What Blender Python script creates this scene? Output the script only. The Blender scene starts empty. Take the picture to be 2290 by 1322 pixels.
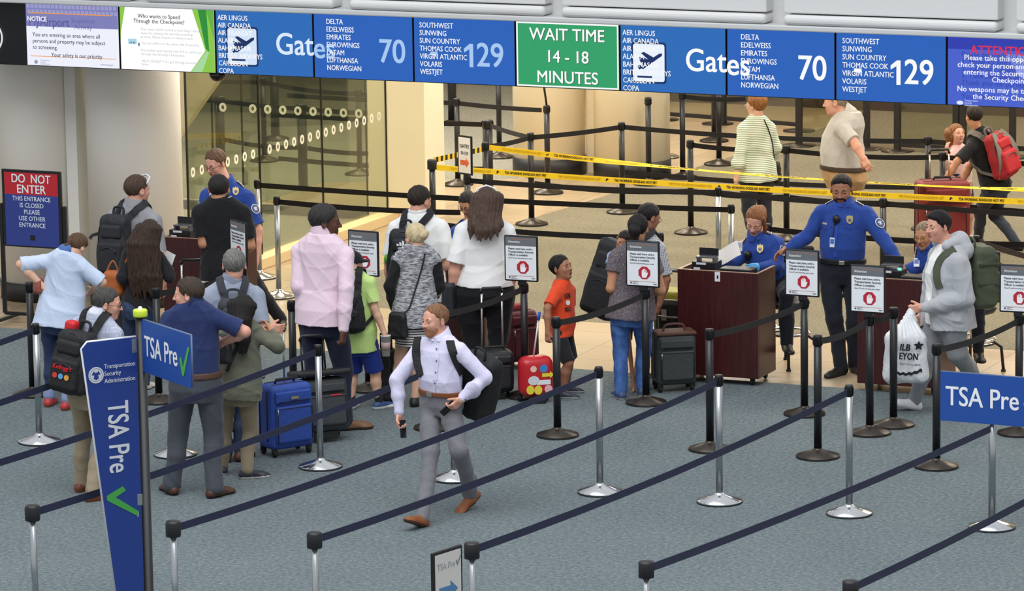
import bpy, bmesh, math, random
import numpy as np
from mathutils import Vector, Matrix
from mathutils.bvhtree import BVHTree

# ------------------------------------------------------------------ camera, world, lights, exposure
SC = bpy.context.scene
COL = SC.collection
IW, IH = 2290, 1322
CF, CH = 9462.5, 7.3812
YAW, PIT, ROL = -0.418873, 0.179098, -0.014519
ORG = np.array([14.0, -33.0, CH])
_cy, _sy, _cp, _sp = math.cos(YAW), math.sin(YAW), math.cos(PIT), math.sin(PIT)
FW = np.array([_sy*_cp, _cy*_cp, -_sp]); RT = np.array([_cy, -_sy, 0.0]); UP = np.cross(RT, FW)
_c, _s = math.cos(ROL), math.sin(ROL)
RT, UP = _c*RT+_s*UP, -_s*RT+_c*UP
HZ = np.array([_sy, _cy, 0.0]); RH = np.array([_cy, -_sy, 0.0])
cam = bpy.data.cameras.new('camera'); camo = bpy.data.objects.new('camera', cam); COL.objects.link(camo)
cam.sensor_width = 36; cam.lens = CF*36/IW; cam.clip_end = 300; cam.clip_start = 1
camo.matrix_world = Matrix(((RT[0], UP[0], -FW[0], ORG[0]), (RT[1], UP[1], -FW[1], ORG[1]), (RT[2], UP[2], -FW[2], ORG[2]), (0, 0, 0, 1)))
SC.camera = camo
w = bpy.data.worlds.new('hall_daylight'); SC.world = w; w.use_nodes = True
nt = w.node_tree; bg = nt.nodes['Background']
tc = nt.nodes.new('ShaderNodeTexCoord'); sx = nt.nodes.new('ShaderNodeSeparateXYZ'); cr = nt.nodes.new('ShaderNodeValToRGB')
nt.links.new(tc.outputs['Generated'], sx.inputs[0]); nt.links.new(sx.outputs['Z'], cr.inputs[0]); nt.links.new(cr.outputs[0], bg.inputs[0])
cr.color_ramp.elements[0].position = 0.0; cr.color_ramp.elements[0].color = (.86, .88, .92, 1)
cr.color_ramp.elements[1].position = 0.9; cr.color_ramp.elements[1].color = (1.0, 1.02, 1.06, 1)
bg.inputs[1].default_value = 0.72
vs = SC.view_settings; vs.view_transform = 'Standard'; vs.look = 'None'; vs.exposure = 0.0; vs.gamma = 1; vs.use_curve_mapping = False

def area(name, loc, size, power, col, rot=(0, 0, 0)):
    l = bpy.data.lights.new(name, 'AREA'); l.shape = 'RECTANGLE'; l.size, l.size_y = size; l.energy = power; l.color = col
    o = bpy.data.objects.new(name, l); COL.objects.link(o); o.location = loc; o.rotation_euler = rot
    return o
area('skylight', (2, -12, 15), (16, 12), 2600, (.93, .97, 1.0), (math.radians(12), 0, 0))
WARM = (1.0, .93, .82)
for k, (lx, ly) in enumerate([(-4.5, 4.2), (-1, 4.2), (2.5, 4.2), (6, 4.2), (-4.5, 8.6), (-1, 8.6), (2.5, 8.6), (6, 8.6), (-8.5, 11), (-4, 13), (0, 13), (4, 13), (-6, 18), (0, 18), (5, 18), (-8.5, 5.5), (-12, 9), (-9, 14.5), (-7.2, 6.8), (-8, 9.5), (-6.6, 11.5)]):  # the last few are fill lamps added to brighten the glass side room
    area('ceiling_and_fill_light', (lx, ly, 4.0), (1.2, 1.2), 118, WARM)

# ------------------------------------------------------------------ pixel rays used for measuring the place
def ray(px, py):
    d = FW+RT*((px-IW/2)/CF)-UP*((py-IH/2)/CF)
    return d/np.linalg.norm(d)
def fl(px, py, z=0.0):
    d = ray(px, py); return ORG+d*((z-CH)/d[2])
def atY(px, py, Y):
    d = ray(px, py); return ORG+d*((Y-ORG[1])/d[1])
def atX(px, py, X):
    d = ray(px, py); return ORG+d*((X-ORG[0])/d[0])
def at_depth(px, py, s):
    d = ray(px, py); return ORG+d*((s-ORG@HZ)/(d@HZ))
def bone(P, px, py, L, sign):
    d = ray(px, py); v = ORG-P; b = v@d; c = v@v-L*L; q = b*b-c
    if q <= 0: return ORG+d*(-b)
    return ORG+d*(-b-sign*math.sqrt(q))
def pixel(P):
    d = np.array(P)-ORG; z = d@FW
    return (IW/2+CF*(d@RT)/z, IH/2-CF*(d@UP)/z)
def nrm(v):
    v = np.asarray(v, float); return v/(np.linalg.norm(v)+1e-12)

# ------------------------------------------------------------------ materials
def lin(c):
    if isinstance(c, str):
        c = [int(c[i:i+2], 16)/255 for i in (0, 2, 4)]
    return tuple(x/12.92 if x <= .04045 else ((x+.055)/1.055)**2.4 for x in c)
_M = {}
def mat(col, rough=.6, metal=0.0, kind='', **kw):
    key = (col, rough, metal, kind, tuple(sorted(kw.items())))
    if key in _M: return _M[key]
    m = bpy.data.materials.new('mat_%s_%s' % (kind or 'plain', col)); m.use_nodes = True
    n = m.node_tree.nodes; L = m.node_tree.links; b = n['Principled BSDF']
    c = (*lin(col), 1)
    b.inputs['Base Color'].default_value = c; b.inputs['Roughness'].default_value = rough; b.inputs['Metallic'].default_value = metal
    m.diffuse_color = c
    def tex(t, **k):
        x = n.new(t)
        for a, v in k.items():
            if a in x.inputs: x.inputs[a].default_value = v
            else: setattr(x, a, v)
        return x
    def coord(which='Object', scale=None):
        t = n.new('ShaderNodeTexCoord'); o = t.outputs[which]
        if scale:
            mp = n.new('ShaderNodeMapping'); mp.inputs['Scale'].default_value = scale; L.new(o, mp.inputs[0]); o = mp.outputs[0]
        return o
    def bump(out, strength, dist):
        bp = n.new('ShaderNodeBump'); bp.inputs['Strength'].default_value = strength; bp.inputs['Distance'].default_value = dist
        L.new(out, bp.inputs['Height']); L.new(bp.outputs[0], b.inputs['Normal'])
    def mix(fac, c1, c2):
        r = n.new('ShaderNodeValToRGB'); r.color_ramp.elements[0].color = (*lin(c1), 1); r.color_ramp.elements[1].color = (*lin(c2), 1)
        r.color_ramp.elements[0].position = kw.get('p0', .35); r.color_ramp.elements[1].position = kw.get('p1', .65)
        L.new(fac, r.inputs[0]); L.new(r.outputs[0], b.inputs['Base Color'])
    if kind == 'cloth':
        b.inputs['Sheen Weight'].default_value = .12; b.inputs['Specular IOR Level'].default_value = .25
        t = tex('ShaderNodeTexNoise', Scale=9.0, Detail=7.0, Roughness=.62, Distortion=1.4); L.new(coord(), t.inputs['Vector'])
        bump(t.outputs['Fac'], kw.get('bs', .18), .03)
    elif kind == 'skin':
        b.inputs['Subsurface Weight'].default_value = .12; b.inputs['Subsurface Radius'].default_value = (.012, .005, .003)
        b.inputs['Specular IOR Level'].default_value = .35
        t = tex('ShaderNodeTexNoise', Scale=14.0, Detail=3.0); L.new(coord(), t.inputs['Vector'])
        mx = n.new('ShaderNodeMix'); mx.data_type = 'RGBA'; L.new(t.outputs['Fac'], mx.inputs[0])
        mx.inputs[6].default_value = (c[0]*.9, c[1]*.84, c[2]*.82, 1); mx.inputs[7].default_value = (min(1, c[0]*1.08), min(1, c[1]*1.06), min(1, c[2]*1.05), 1)
        L.new(mx.outputs[2], b.inputs['Base Color'])
    elif kind == 'hair':
        t = tex('ShaderNodeTexNoise', Scale=9.0, Detail=6.0, Roughness=.7); L.new(coord('Object', (9, 9, 1.2)), t.inputs['Vector'])
        mix(t.outputs['Fac'], kw['dark'], col); bump(t.outputs['Fac'], .7, .01)
        b.inputs['Specular IOR Level'].default_value = .35
    elif kind == 'two':      # speckled or heathered mix of two colours
        t = tex('ShaderNodeTexNoise', Scale=kw.get('sc', 60.0), Detail=kw.get('det', 3.0), Roughness=.7); L.new(coord('Object', kw.get('st')), t.inputs['Vector'])
        mix(t.outputs['Fac'], kw['c2'], col)
        if kw.get('bs'): bump(t.outputs['Fac'], kw['bs'], .01)
    elif kind == 'stripe':   # horizontal stripes along the garment height
        t = tex('ShaderNodeTexWave', Scale=kw['sc'], Distortion=kw.get('dist', 1.2)); t.bands_direction = kw.get('ax', 'Z'); t.inputs['Detail Scale'].default_value = .6
        L.new(coord(), t.inputs['Vector']); mix(t.outputs['Fac'], kw['c2'], col)
    elif kind == 'check':
        o = coord(); t1 = tex('ShaderNodeTexWave', Scale=kw['sc']); t1.bands_direction = 'X'; t2 = tex('ShaderNodeTexWave', Scale=kw['sc']); t2.bands_direction = 'Z'
        L.new(o, t1.inputs[0]); L.new(o, t2.inputs[0]); q = n.new('ShaderNodeMath'); q.operation = 'MINIMUM'
        L.new(t1.outputs['Fac'], q.inputs[0]); L.new(t2.outputs['Fac'], q.inputs[1]); mix(q.outputs[0], kw['c2'], col)
    elif kind == 'wood':
        t = tex('ShaderNodeTexNoise', Scale=6.0, Detail=8.0, Roughness=.65); L.new(coord('Object', (14, 14, .7)), t.inputs['Vector']); mix(t.outputs['Fac'], kw['c2'], col)
    elif kind == 'emit':
        b.inputs['Base Color'].default_value = (0, 0, 0, 1); b.inputs['Emission Color'].default_value = c; b.inputs['Emission Strength'].default_value = kw.get('e', 1.0)
        b.inputs['Specular IOR Level'].default_value = .2
    elif kind == 'glass':
        out = n['Material Output']; tr = n.new('ShaderNodeBsdfTransparent'); gl = n.new('ShaderNodeBsdfGlossy'); ms = n.new('ShaderNodeMixShader')
        tr.inputs[0].default_value = c; gl.inputs['Roughness'].default_value = .03; ms.inputs[0].default_value = kw.get('fac', .10)
        L.new(tr.outputs[0], ms.inputs[1]); L.new(gl.outputs[0], ms.inputs[2]); L.new(ms.outputs[0], out.inputs['Surface'])
    elif kind == 'carpet':
        o = coord()
        t = tex('ShaderNodeTexNoise', Scale=kw.get('sc', 38.0), Detail=6.0, Roughness=.75); L.new(o, t.inputs[0])
        t2 = tex('ShaderNodeTexNoise', Scale=1.1, Detail=3.0); L.new(o, t2.inputs[0])
        t3 = tex('ShaderNodeTexVoronoi', Scale=16.0); L.new(o, t3.inputs[0])
        r = n.new('ShaderNodeValToRGB'); e = r.color_ramp.elements
        e[0].position = .3; e[0].color = (*lin(kw['c2']), 1); e[1].position = .72; e[1].color = (*lin(kw['c3']), 1)
        x = e.new(.5); x.color = c
        L.new(t.outputs['Fac'], r.inputs[0])
        mx = n.new('ShaderNodeMix'); mx.data_type = 'RGBA'; mx.blend_type = 'MULTIPLY'; mx.inputs[0].default_value = .5
        r2 = n.new('ShaderNodeValToRGB'); r2.color_ramp.elements[0].position = .3; r2.color_ramp.elements[1].position = .7
        r2.color_ramp.elements[0].color = (.78, .8, .82, 1); r2.color_ramp.elements[1].color = (1, 1, 1, 1)
        L.new(t2.outputs['Fac'], r2.inputs[0]); L.new(r.outputs[0], mx.inputs[6]); L.new(r2.outputs[0], mx.inputs[7])
        m2 = n.new('ShaderNodeMix'); m2.data_type = 'RGBA'
        r3 = n.new('ShaderNodeValToRGB'); r3.color_ramp.elements[0].position = .06; r3.color_ramp.elements[1].position = .14
        r3.color_ramp.elements[0].color = (.5, .5, .5, 1); r3.color_ramp.elements[1].color = (0, 0, 0, 1)
        L.new(t3.outputs['Distance'], r3.inputs[0]); L.new(r3.outputs[0], m2.inputs[0]); L.new(mx.outputs[2], m2.inputs[6]); m2.inputs[7].default_value = (*lin(kw['c4']), 1)
        L.new(m2.outputs[2], b.inputs['Base Color'])
        bump(t.outputs['Fac'], .5, .01); b.inputs['Specular IOR Level'].default_value = .1
    elif kind == 'tile':
        o = coord()
        t = tex('ShaderNodeTexBrick', Scale=1.0); t.offset = 0.0; t.inputs['Brick Width'].default_value = kw['size']; t.inputs['Row Height'].default_value = kw['size']
        t.inputs['Mortar Size'].default_value = .006; t.inputs['Color1'].default_value = c; t.inputs['Color2'].default_value = (*lin(kw['c2']), 1); t.inputs['Mortar'].default_value = (*lin(kw['c3']), 1)
        L.new(o, t.inputs[0]); L.new(t.outputs[0], b.inputs['Base Color'])
    elif kind == 'plaster':
        t = tex('ShaderNodeTexNoise', Scale=30.0, Detail=4.0); L.new(coord(), t.inputs[0]); bump(t.outputs['Fac'], .15, .01)
    elif kind == 'ribbed':
        t = tex('ShaderNodeTexNoise', Scale=18.0, Detail=4.0, Roughness=.6); L.new(coord(), t.inputs['Vector']); bump(t.outputs['Fac'], .5, .012)
    _M[key] = m
    return m

# ------------------------------------------------------------------ objects, things and parts
def tag(o, label=None, cat=None, group=None, kind=None):
    if label: o['label'] = label
    if cat: o['category'] = cat
    if group: o['group'] = group
    if kind: o['kind'] = kind
    return o
def thing(name, loc, label, cat, group=None, rz=0.0):
    o = bpy.data.objects.new(name, None); COL.objects.link(o); o.empty_display_size = .1
    o.location = loc; o.rotation_euler = (0, 0, rz)
    return tag(o, label, cat, group)
def link(name, me, mats, parent=None, label=None):
    for m in (mats if isinstance(mats, (list, tuple)) else [mats]): me.materials.append(m)
    o = bpy.data.objects.new(name, me); COL.objects.link(o)
    if parent is not None: o.parent = parent
    if label: o['label'] = label
    return o
def struct(name, o): o.name = name; o['kind'] = 'structure'; return o

class MB:
    """collects simple solids and links them as one mesh object"""
    def __init__(s): s.bm = bmesh.new()
    def _add(s, bm2, M=None, mi=0):
        me = bpy.data.meshes.new('t'); 
        for f in bm2.faces: f.material_index = mi
        if M is not None: bm2.transform(M)
        bm2.to_mesh(me); bm2.free(); s.bm.from_mesh(me); bpy.data.meshes.remove(me)
        return s
    def box(s, c, d, bev=0.0, rz=0.0, M=None, mi=0, seg=2):
        b = bmesh.new(); bmesh.ops.create_cube(b, size=1); bmesh.ops.scale(b, vec=d, verts=b.verts)
        if bev: bmesh.ops.bevel(b, geom=b.edges[:], offset=bev, segments=seg, profile=.5, affect='EDGES')
        T = Matrix.Translation(c) @ Matrix.Rotation(rz, 4, 'Z')
        return s._add(b, T if M is None else M @ T, mi)
    def lathe(s, prof, c=(0, 0, 0), n=28, M=None, mi=0):
        b = bmesh.new(); rings = []
        for r, z in prof:
            rings.append([b.verts.new((r*math.cos(2*math.pi*i/n), r*math.sin(2*math.pi*i/n), z)) for i in range(n)] if r > 1e-5 else [b.verts.new((0, 0, z))])
        for a, q in zip(rings, rings[1:]):
            for i in range(n):
                j = (i+1) % n
                vs_ = [a[i % len(a)], a[j % len(a)], q[j % len(q)], q[i % len(q)]]
                u = []
                for v in vs_:
                    if v not in u: u.append(v)
                if len(u) > 2: b.faces.new(u)
        for ring in (rings[0], rings[-1]):
            if len(ring) > 1: b.faces.new(ring)
        bmesh.ops.recalc_face_normals(b, faces=b.faces)
        for f in b.faces: f.smooth = len(f.verts) < 5
        T = Matrix.Translation(c)
        return s._add(b, T if M is None else M @ T, mi)
    def tube(s, pts, r, n=10, mi=0, flat=None):
        pts = [Vector(p) for p in pts]; b = bmesh.new(); rings = []
        up = Vector((0, 0, 1)); prev = None
        for i, p in enumerate(pts):
            t = (pts[min(i+1, len(pts)-1)]-pts[max(i-1, 0)]).normalized()
            if prev is None:
                a = t.cross(up)
                if a.length < .1: a = t.cross(Vector((1, 0, 0)))
            else: a = prev-t*prev.dot(t)
            a.normalize(); prev = a; c = t.cross(a)
            rr = r[i] if isinstance(r, (list, tuple)) else r
            rings.append([b.verts.new(p+a*(rr*math.cos(2*math.pi*k/n))+c*(rr*math.sin(2*math.pi*k/n))) for k in range(n)])
        for x, y in zip(rings, rings[1:]):
            for k in range(n): b.faces.new((x[k], x[(k+1) % n], y[(k+1) % n], y[k]))
        b.faces.new(rings[0]); b.faces.new(rings[-1])
        bmesh.ops.recalc_face_normals(b, faces=b.faces)
        for f in b.faces: f.smooth = len(f.verts) == 4
        return s._add(b, None, mi)
    def ribbon(s, pts, normals, wid, th, mi=0):
        b = bmesh.new(); rings = []; pts = [Vector(p) for p in pts]
        for i, p in enumerate(pts):
            t = (pts[min(i+1, len(pts)-1)]-pts[max(i-1, 0)]).normalized(); nn = Vector(normals[i] if isinstance(normals, list) else normals)
            nn = (nn-t*nn.dot(t)).normalized(); sd = t.cross(nn)
            ww = wid[i] if isinstance(wid, (list, tuple)) else wid
            rings.append([b.verts.new(p+sd*(q*ww/2)+nn*(k*th/2)) for q, k in ((-1, -1), (1, -1), (1, 1), (-1, 1))])
        for x, y in zip(rings, rings[1:]):
            for k in range(4): b.faces.new((x[k], x[(k+1) % 4], y[(k+1) % 4], y[k]))
        b.faces.new(rings[0]); b.faces.new(rings[-1])
        bmesh.ops.recalc_face_normals(b, faces=b.faces)
        return s._add(b, None, mi)
    def poly(s, pts2, M, th=.002, mi=0):
        """flat outline in local xy, extruded to th"""
        b = bmesh.new(); vs_ = [b.verts.new((x, y, 0)) for x, y in pts2]; f = b.faces.new(vs_)
        r = bmesh.ops.extrude_face_region(b, geom=[f]); bmesh.ops.translate(b, vec=(0, 0, th), verts=[v for v in r['geom'] if isinstance(v, bmesh.types.BMVert)])
        bmesh.ops.recalc_face_normals(b, faces=b.faces)
        return s._add(b, M, mi)
    def disc(s, r, M, th=.002, n=20, mi=0, ry=None):
        return s.poly([(r*math.cos(2*math.pi*k/n), (ry or r)*math.sin(2*math.pi*k/n)) for k in range(n)], M, th, mi)
    def build(s, name, mats, parent=None, label=None, loc=None):
        me = bpy.data.meshes.new(name); s.bm.to_mesh(me); s.bm.free()
        o = link(name, me, mats, parent, label)
        if loc is not None: o.location = loc
        return o
def frame_mat(o, x, y, z):
    x, y, z, o = [Vector(v) for v in (x, y, z, o)]
    return Matrix(((x.x, y.x, z.x, o.x), (x.y, y.y, z.y, o.y), (x.z, y.z, z.z, o.z), (0, 0, 0, 1)))

_tc = {}
def text_mesh(txt, size, bold=0.0, sx=1.0, align='CENTER', shear=0.0, space=1.0):
    cu = bpy.data.curves.new('t', 'FONT'); cu.body = txt; cu.size = size; cu.align_x = align; cu.align_y = 'CENTER'
    cu.extrude = .0006; cu.shear = shear; cu.resolution_u = 2 if size < .1 else 6; cu.space_line = space
    o = bpy.data.objects.new('t', cu); COL.objects.link(o)
    me = bpy.data.meshes.new_from_object(o.evaluated_get(bpy.context.evaluated_depsgraph_get()))
    bpy.data.objects.remove(o); bpy.data.curves.remove(cu)
    if sx != 1: me.transform(Matrix.Diagonal((sx, 1, 1, 1)))
    if bold > 0:       # heavier strokes: the same letters laid over themselves a hair apart
        b = bmesh.new(); d = bold*size*.9
        for q, (ox, oy) in enumerate(((-d, -d*.7), (d, -d*.7), (-d, d*.7), (d, d*.7))):
            m2 = me.copy(); m2.transform(Matrix.Translation((ox, oy, q*.0004))); b.from_mesh(m2); bpy.data.meshes.remove(m2)
        b.to_mesh(me); b.free()
    return me
def text(name, txt, M, size, m, parent, bold=.012, sx=1.0, align='CENTER', shear=0.0, label=None, space=1.0):
    me = text_mesh(txt, size, bold, sx, align, shear, space); me.transform(M)
    return link(name, me, m, parent, label)
def texts(name, items, m, parent, label=None):
    """several lines of one printed text as one part; items: (txt, M, size, bold, sx, align)"""
    bm = bmesh.new()
    for t, M, size, bold, sx, al in items:
        me = text_mesh(t, size, bold, sx, al); me.transform(M); bm.from_mesh(me); bpy.data.meshes.remove(me)
    me = bpy.data.meshes.new(name); bm.to_mesh(me); bm.free()
    return link(name, me, m, parent, label)

# common materials
BLACKM = mat('17171a', .45); BLACKP = mat('1c1c1f', .35); CHROME = mat('d8dadc', .16, 1.0); STEEL = mat('b4b8ba', .28, 1.0)
BRONZE = mat('4a443e', .34, .8); NAVY = mat('141c3e', .8, 0, 'cloth', bs=.1); BBELT = mat('1d1a1a', .8, 0, 'cloth', bs=.1)
YELLOW = mat('f2cb1c', .6); WHITE = mat('f2f2f0', .6); RED = mat('c01f30', .5); RUBBER = mat('101011', .7)
# ------------------------------------------------------------------ the setting
def slab(name, x0, x1, y0, y1, z0, z1, m, bev=0.0):
    mb = MB(); c = ((x0+x1)/2, (y0+y1)/2, (z0+z1)/2); mb.box((0, 0, 0), (x1-x0, y1-y0, z1-z0), bev)
    return struct(name, mb.build(name, m, loc=c))
def polyslab(name, pts, z0, z1, m):
    mb = MB(); mb.poly(pts, Matrix.Translation((0, 0, z0)), z1-z0); return struct(name, mb.build(name, m))
CARPET = mat('6f797c', .95, 0, 'carpet', c2='4d575c', c3='8f9996', c4='b6b2a2', sc=30.0)
CARPETB = mat('827b68', .95, 0, 'carpet', c2='605a4a', c3='948c77', c4='aca38c', sc=30.0)
TILE = mat('b09d81', .3, 0, 'tile', size=.61, c2='aa9678', c3='7f6a52')
CREAM = mat('e9e6de', .6, 0, 'plaster')
slab('floor', -22, 18, -30, 1.08, -.2, 0, CARPET)
slab('floor_tile_strip', -22, 18, 1.08, 3.2, -.2, .0, TILE)
polyslab('floor_tile_path', [(-5.75, 3.2), (-4.5, 3.2), (-4.3, 8.4), (-3.66, 16.1), (-3.6, 18), (-7, 18), (-5.6, 11.2), (-7.6, 10.2), (-7.6, 8.05), (-5.75, 8.05)], -.2, .0, TILE)
polyslab('floor_back_carpet', [(-4.5, 3.2), (18, 3.2), (18, 30), (-3.5, 30), (-3.6, 18), (-3.66, 16.1), (-4.3, 8.4)], -.2, .0, CARPETB)
polyslab('floor_side_carpet', [(-22, 3.2), (-5.75, 3.2), (-5.75, 8.05), (-7.6, 8.05), (-7.6, 10.2), (-5.6, 11.2), (-7, 18), (-3.6, 18), (-3.5, 30), (-22, 30)], -.2, .0, mat('8c8a7e', .95, 0, 'carpet', c2='68665c', c3='a09e90', c4='b4b0a0', sc=30.0))
slab('ceiling', -22, 18, 1.9, 30, 4.3, 4.5, mat('e8e0d0', .8))
GREYW = mat('dcdcdb', .6, 0, 'plaster')
slab('wall_back', -22, 18, 1.62, 1.9, 3.10, 14, GREYW)
slab('trim_1', -22, 18, 1.42, 1.64, 3.055, 3.106, mat('cfd0d0', .4), .012)
for k in range(-5, 7):
    x0 = -5.09+2.1*(k+1)
    mb = MB(); mb.box((0, 0, 0), (1.94, .3, .09), .04, seg=4); struct('trim_2', mb.build('trim_2', GREYW, loc=(x0+1.05, 1.56, 3.153)))
    mb = MB(); mb.box((0, 0, 0), (1.94, .26, 3.2), .012); struct('trim_3', mb.build('trim_3', GREYW, loc=(x0+1.05, 1.57, 4.81)))
slab('wall_interior', -7, 18, 18, 18.2, 0, 4.3, mat('d6bda0', .7))
slab('baseboard_interior', -7, 18, 17.95, 18, 0, .16, mat('4c3b31', .6))
slab('wall_far_left', -22, -7, 20, 20.2, 0, 4.3, mat('c9b597', .7))

def column(name, x, y, r, h, m, base=None):
    mb = MB(); mb.lathe([(r, 0), (r, h)], n=64)
    o = struct(name, mb.build(name, m, loc=(x, y, 0)))
    if base:
        mb = MB(); mb.lathe([(r+.01, 0), (r+.012, base), (r, base+.004)], n=64); b = mb.build('column_base', mat('202022', .45), o)
    return o
column('column', -6.96, 2.72, .42, 4.3, CREAM, .18)
column('column', -5.91, 2.74, .46, 4.3, CREAM, .18)
slab('pillar', -6.56, -6.44, 2.55, 2.9, 0, 4.3, CREAM)
CREAMW = mat('f3e6c8', .6, 0, 'plaster')
slab('pillar_corner', -5.94, -5.26, 8.0, 8.5, 0, 4.3, CREAMW)
column('column', -4.42, 11.85, .44, 4.3, CREAMW, .2)
column('column', -5.42, 11.75, .42, 4.3, CREAMW, .2)
slab('pillar_back', -5.02, -4.78, 11.9, 12.2, 0, 4.3, CREAMW)
column('column', .35, 15.9, .42, 4.3, CREAMW, .1)
slab('curb_glass', -5.78, -5.58, 3.3, 8.0, 0, .11, mat('dcc394', .5), .008)

# glass walls of the side room
GLASS = mat('e9ebe0', .03, 0, 'glass')
def glass_wall(name, p0, p1, h, joints, dots):
    p0, p1 = np.array(p0, float), np.array(p1, float); d = p1-p0; L = np.linalg.norm(d); a = math.atan2(d[1], d[0])
    root = thing(name, (*p0, 0), None, None, rz=a); root['kind'] = 'structure'
    cuts = [0]+joints+[L]
    mb = MB()
    for u0, u1 in zip(cuts, cuts[1:]): mb.box(((u0+u1)/2, 0, h/2+.06), (u1-u0-.012, .012, h-.12))
    mb.build('glass_pane', GLASS, root)
    mb = MB(); mb.box((L/2, 0, .05), (L, .05, .1)); mb.build('bottom_rail', mat('8d8c86', .35, .7), root)
    mb = MB()
    for u in cuts: mb.box((u, 0, h/2), (.014, .02, h))
    mb.build('joint_seal', mat('1b1613', .5), root)
    mb = MB(); u = .09
    while u < L:
        if min(abs(u-c) for c in cuts) > .05:
            M = frame_mat((u, -.012, dots), (1, 0, 0), (0, 0, 1), (0, -1, 0)); n_ = 20
            mb.poly([(.045*math.cos(t), .05*math.sin(t)) for t in np.linspace(0, 2*math.pi, n_)]+[(.018*math.cos(t), .024*math.sin(t)) for t in np.linspace(2*math.pi, 0, n_)], M, .002)
        u += .185
    mb.build('manifestation_dots', mat('e9e3d0', .7), root)
    return root
glass_wall('window_1', (-5.72, 3.46), (-5.72, 8.0), 4.2, [1.55, 2.98], 1.17)
glass_wall('window_2', (-10.2, 8.0), (-5.96, 8.0), 4.2, [.75, 2.35, 2.72], 1.16)

# angled cream bulkhead seen through the glass, beside the columns
mb = MB(); mb.poly([(-.15, -.19), (1.6, 2.02), (1.6, 2.9), (-.15, 2.9)], frame_mat((-6.46, 4.8, 1.43), (1, 0, 0), (0, 0, 1), (0, 1, 0)), .12)
struct('wall_bulkhead', mb.build('wall_bulkhead', CREAMW))

# ------------------------------------------------------------------ display board over the checkpoint
BY = 1.6; SX0, SWD, SZ0, SZ1 = -6.40, 1.0144, 2.445, 3.045
bx = thing('display_housing', (-1.3, 1.72, 2.74), 'long black housing that carries the row of screens above the checkpoint', 'sign housing')
mb = MB(); mb.box((0, 0, .019), (12.6, .2, .64), .008); mb.build('case', mat('0b0b0d', .4), bx)
mb = MB(); mb.lathe([(0, 0), (.05, .015), (.075, .05), (.08, .09)], c=(-4.41+1.3, -.04, -.385)); mb.build('camera_dome', mat('18140f', .15), bx)
lg = thing('round_logo_sign', (-6.83, 1.605, 2.7), 'white ring of a round logo on the black board end, cut by the left edge', 'sign')
mb = MB(); n = 40
ring = lambda r0, r1: [(r1*math.cos(t), r1*math.sin(t)) for t in np.linspace(0, 2*math.pi, n)]+[(r0*math.cos(t), r0*math.sin(t)) for t in np.linspace(2*math.pi, 0, n)]
FX = lambda x, z, y=BY: frame_mat((x, y, z), (1, 0, 0), (0, 0, 1), (0, -1, 0))
mb.poly(ring(.15, .165), frame_mat((0, 0, 0), (1, 0, 0), (0, 0, 1), (0, -1, 0)), .004); mb.poly([(.0, .05), (.13, .05), (.13, .065), (0, .065)], frame_mat((0, 0, 0), (1, 0, 0), (0, 0, 1), (0, -1, 0)), .004)
mb.build('ring', mat('f4f4f4', .5, 0, 'emit', e=.9), lg)
EBLUE = mat('2f6cb8', .4, 0, 'emit', e=1.0); EBLUE2 = mat('2d63ba', .4, 0, 'emit'); EW = mat('ffffff', .5, 0, 'emit', e=.95); ELB = mat('a9c8f0', .5, 0, 'emit'); ELB2 = mat('dbe9fb', .5, 0, 'emit')
EGREEN = mat('35a06a', .4, 0, 'emit'); ENAVY = mat('1d3263', .4, 0, 'emit'); EDARK = mat('2a2f52', .4, 0, 'emit'); EPALE = mat('eef0fb', .4, 0, 'emit', e=1.0)
def screen(k, label, back, group=None):
    xc = SX0+SWD*(k+.5); t = thing('display_screen', (xc, BY, (SZ0+SZ1)/2), label, 'screen', group)
    mb = MB(); mb.box((0, .01, 0), (SWD-.006, .05, SZ1-SZ0), .004); mb.build('bezel', mat('0a0a0c', .4), t)
    mb = MB(); mb.box((0, -.016, 0), (SWD-.022, .004, SZ1-SZ0-.014)); mb.build('panel', back, t)
    return t
def SP(u, v, d=.02):     # u,v as fractions of a screen, from its upper left corner
    return frame_mat(((u-.5)*SWD, -d, (.5-v)*(SZ1-SZ0)), (1, 0, 0), (0, 0, 1), (0, -1, 0))
AIR = [['AER LINGUS', 'AIR CANADA', 'AIR TRANSAT', 'ALASKA', 'BAHAMASAIR', 'BRITISH AIRWAYS', 'CARIBBEAN', 'COPA'],
       ['DELTA', 'EDELWEISS', 'EMIRATES', 'EUROWINGS', 'LATAM', 'LUFTHANSA', 'NORWEGIAN'],
       ['SOUTHWEST', 'SUNWING', 'SUN COUNTRY', 'THOMAS COOK', 'VIRGIN ATLANTIC', 'VOLARIS', 'WESTJET']]
def airlines(t, which, u0):
    texts('airline_list', [(s, SP(u0, .125+.118*i, .0225), .068, .003, .84, 'LEFT') for i, s in enumerate(AIR[which])], EW, t)
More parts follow.
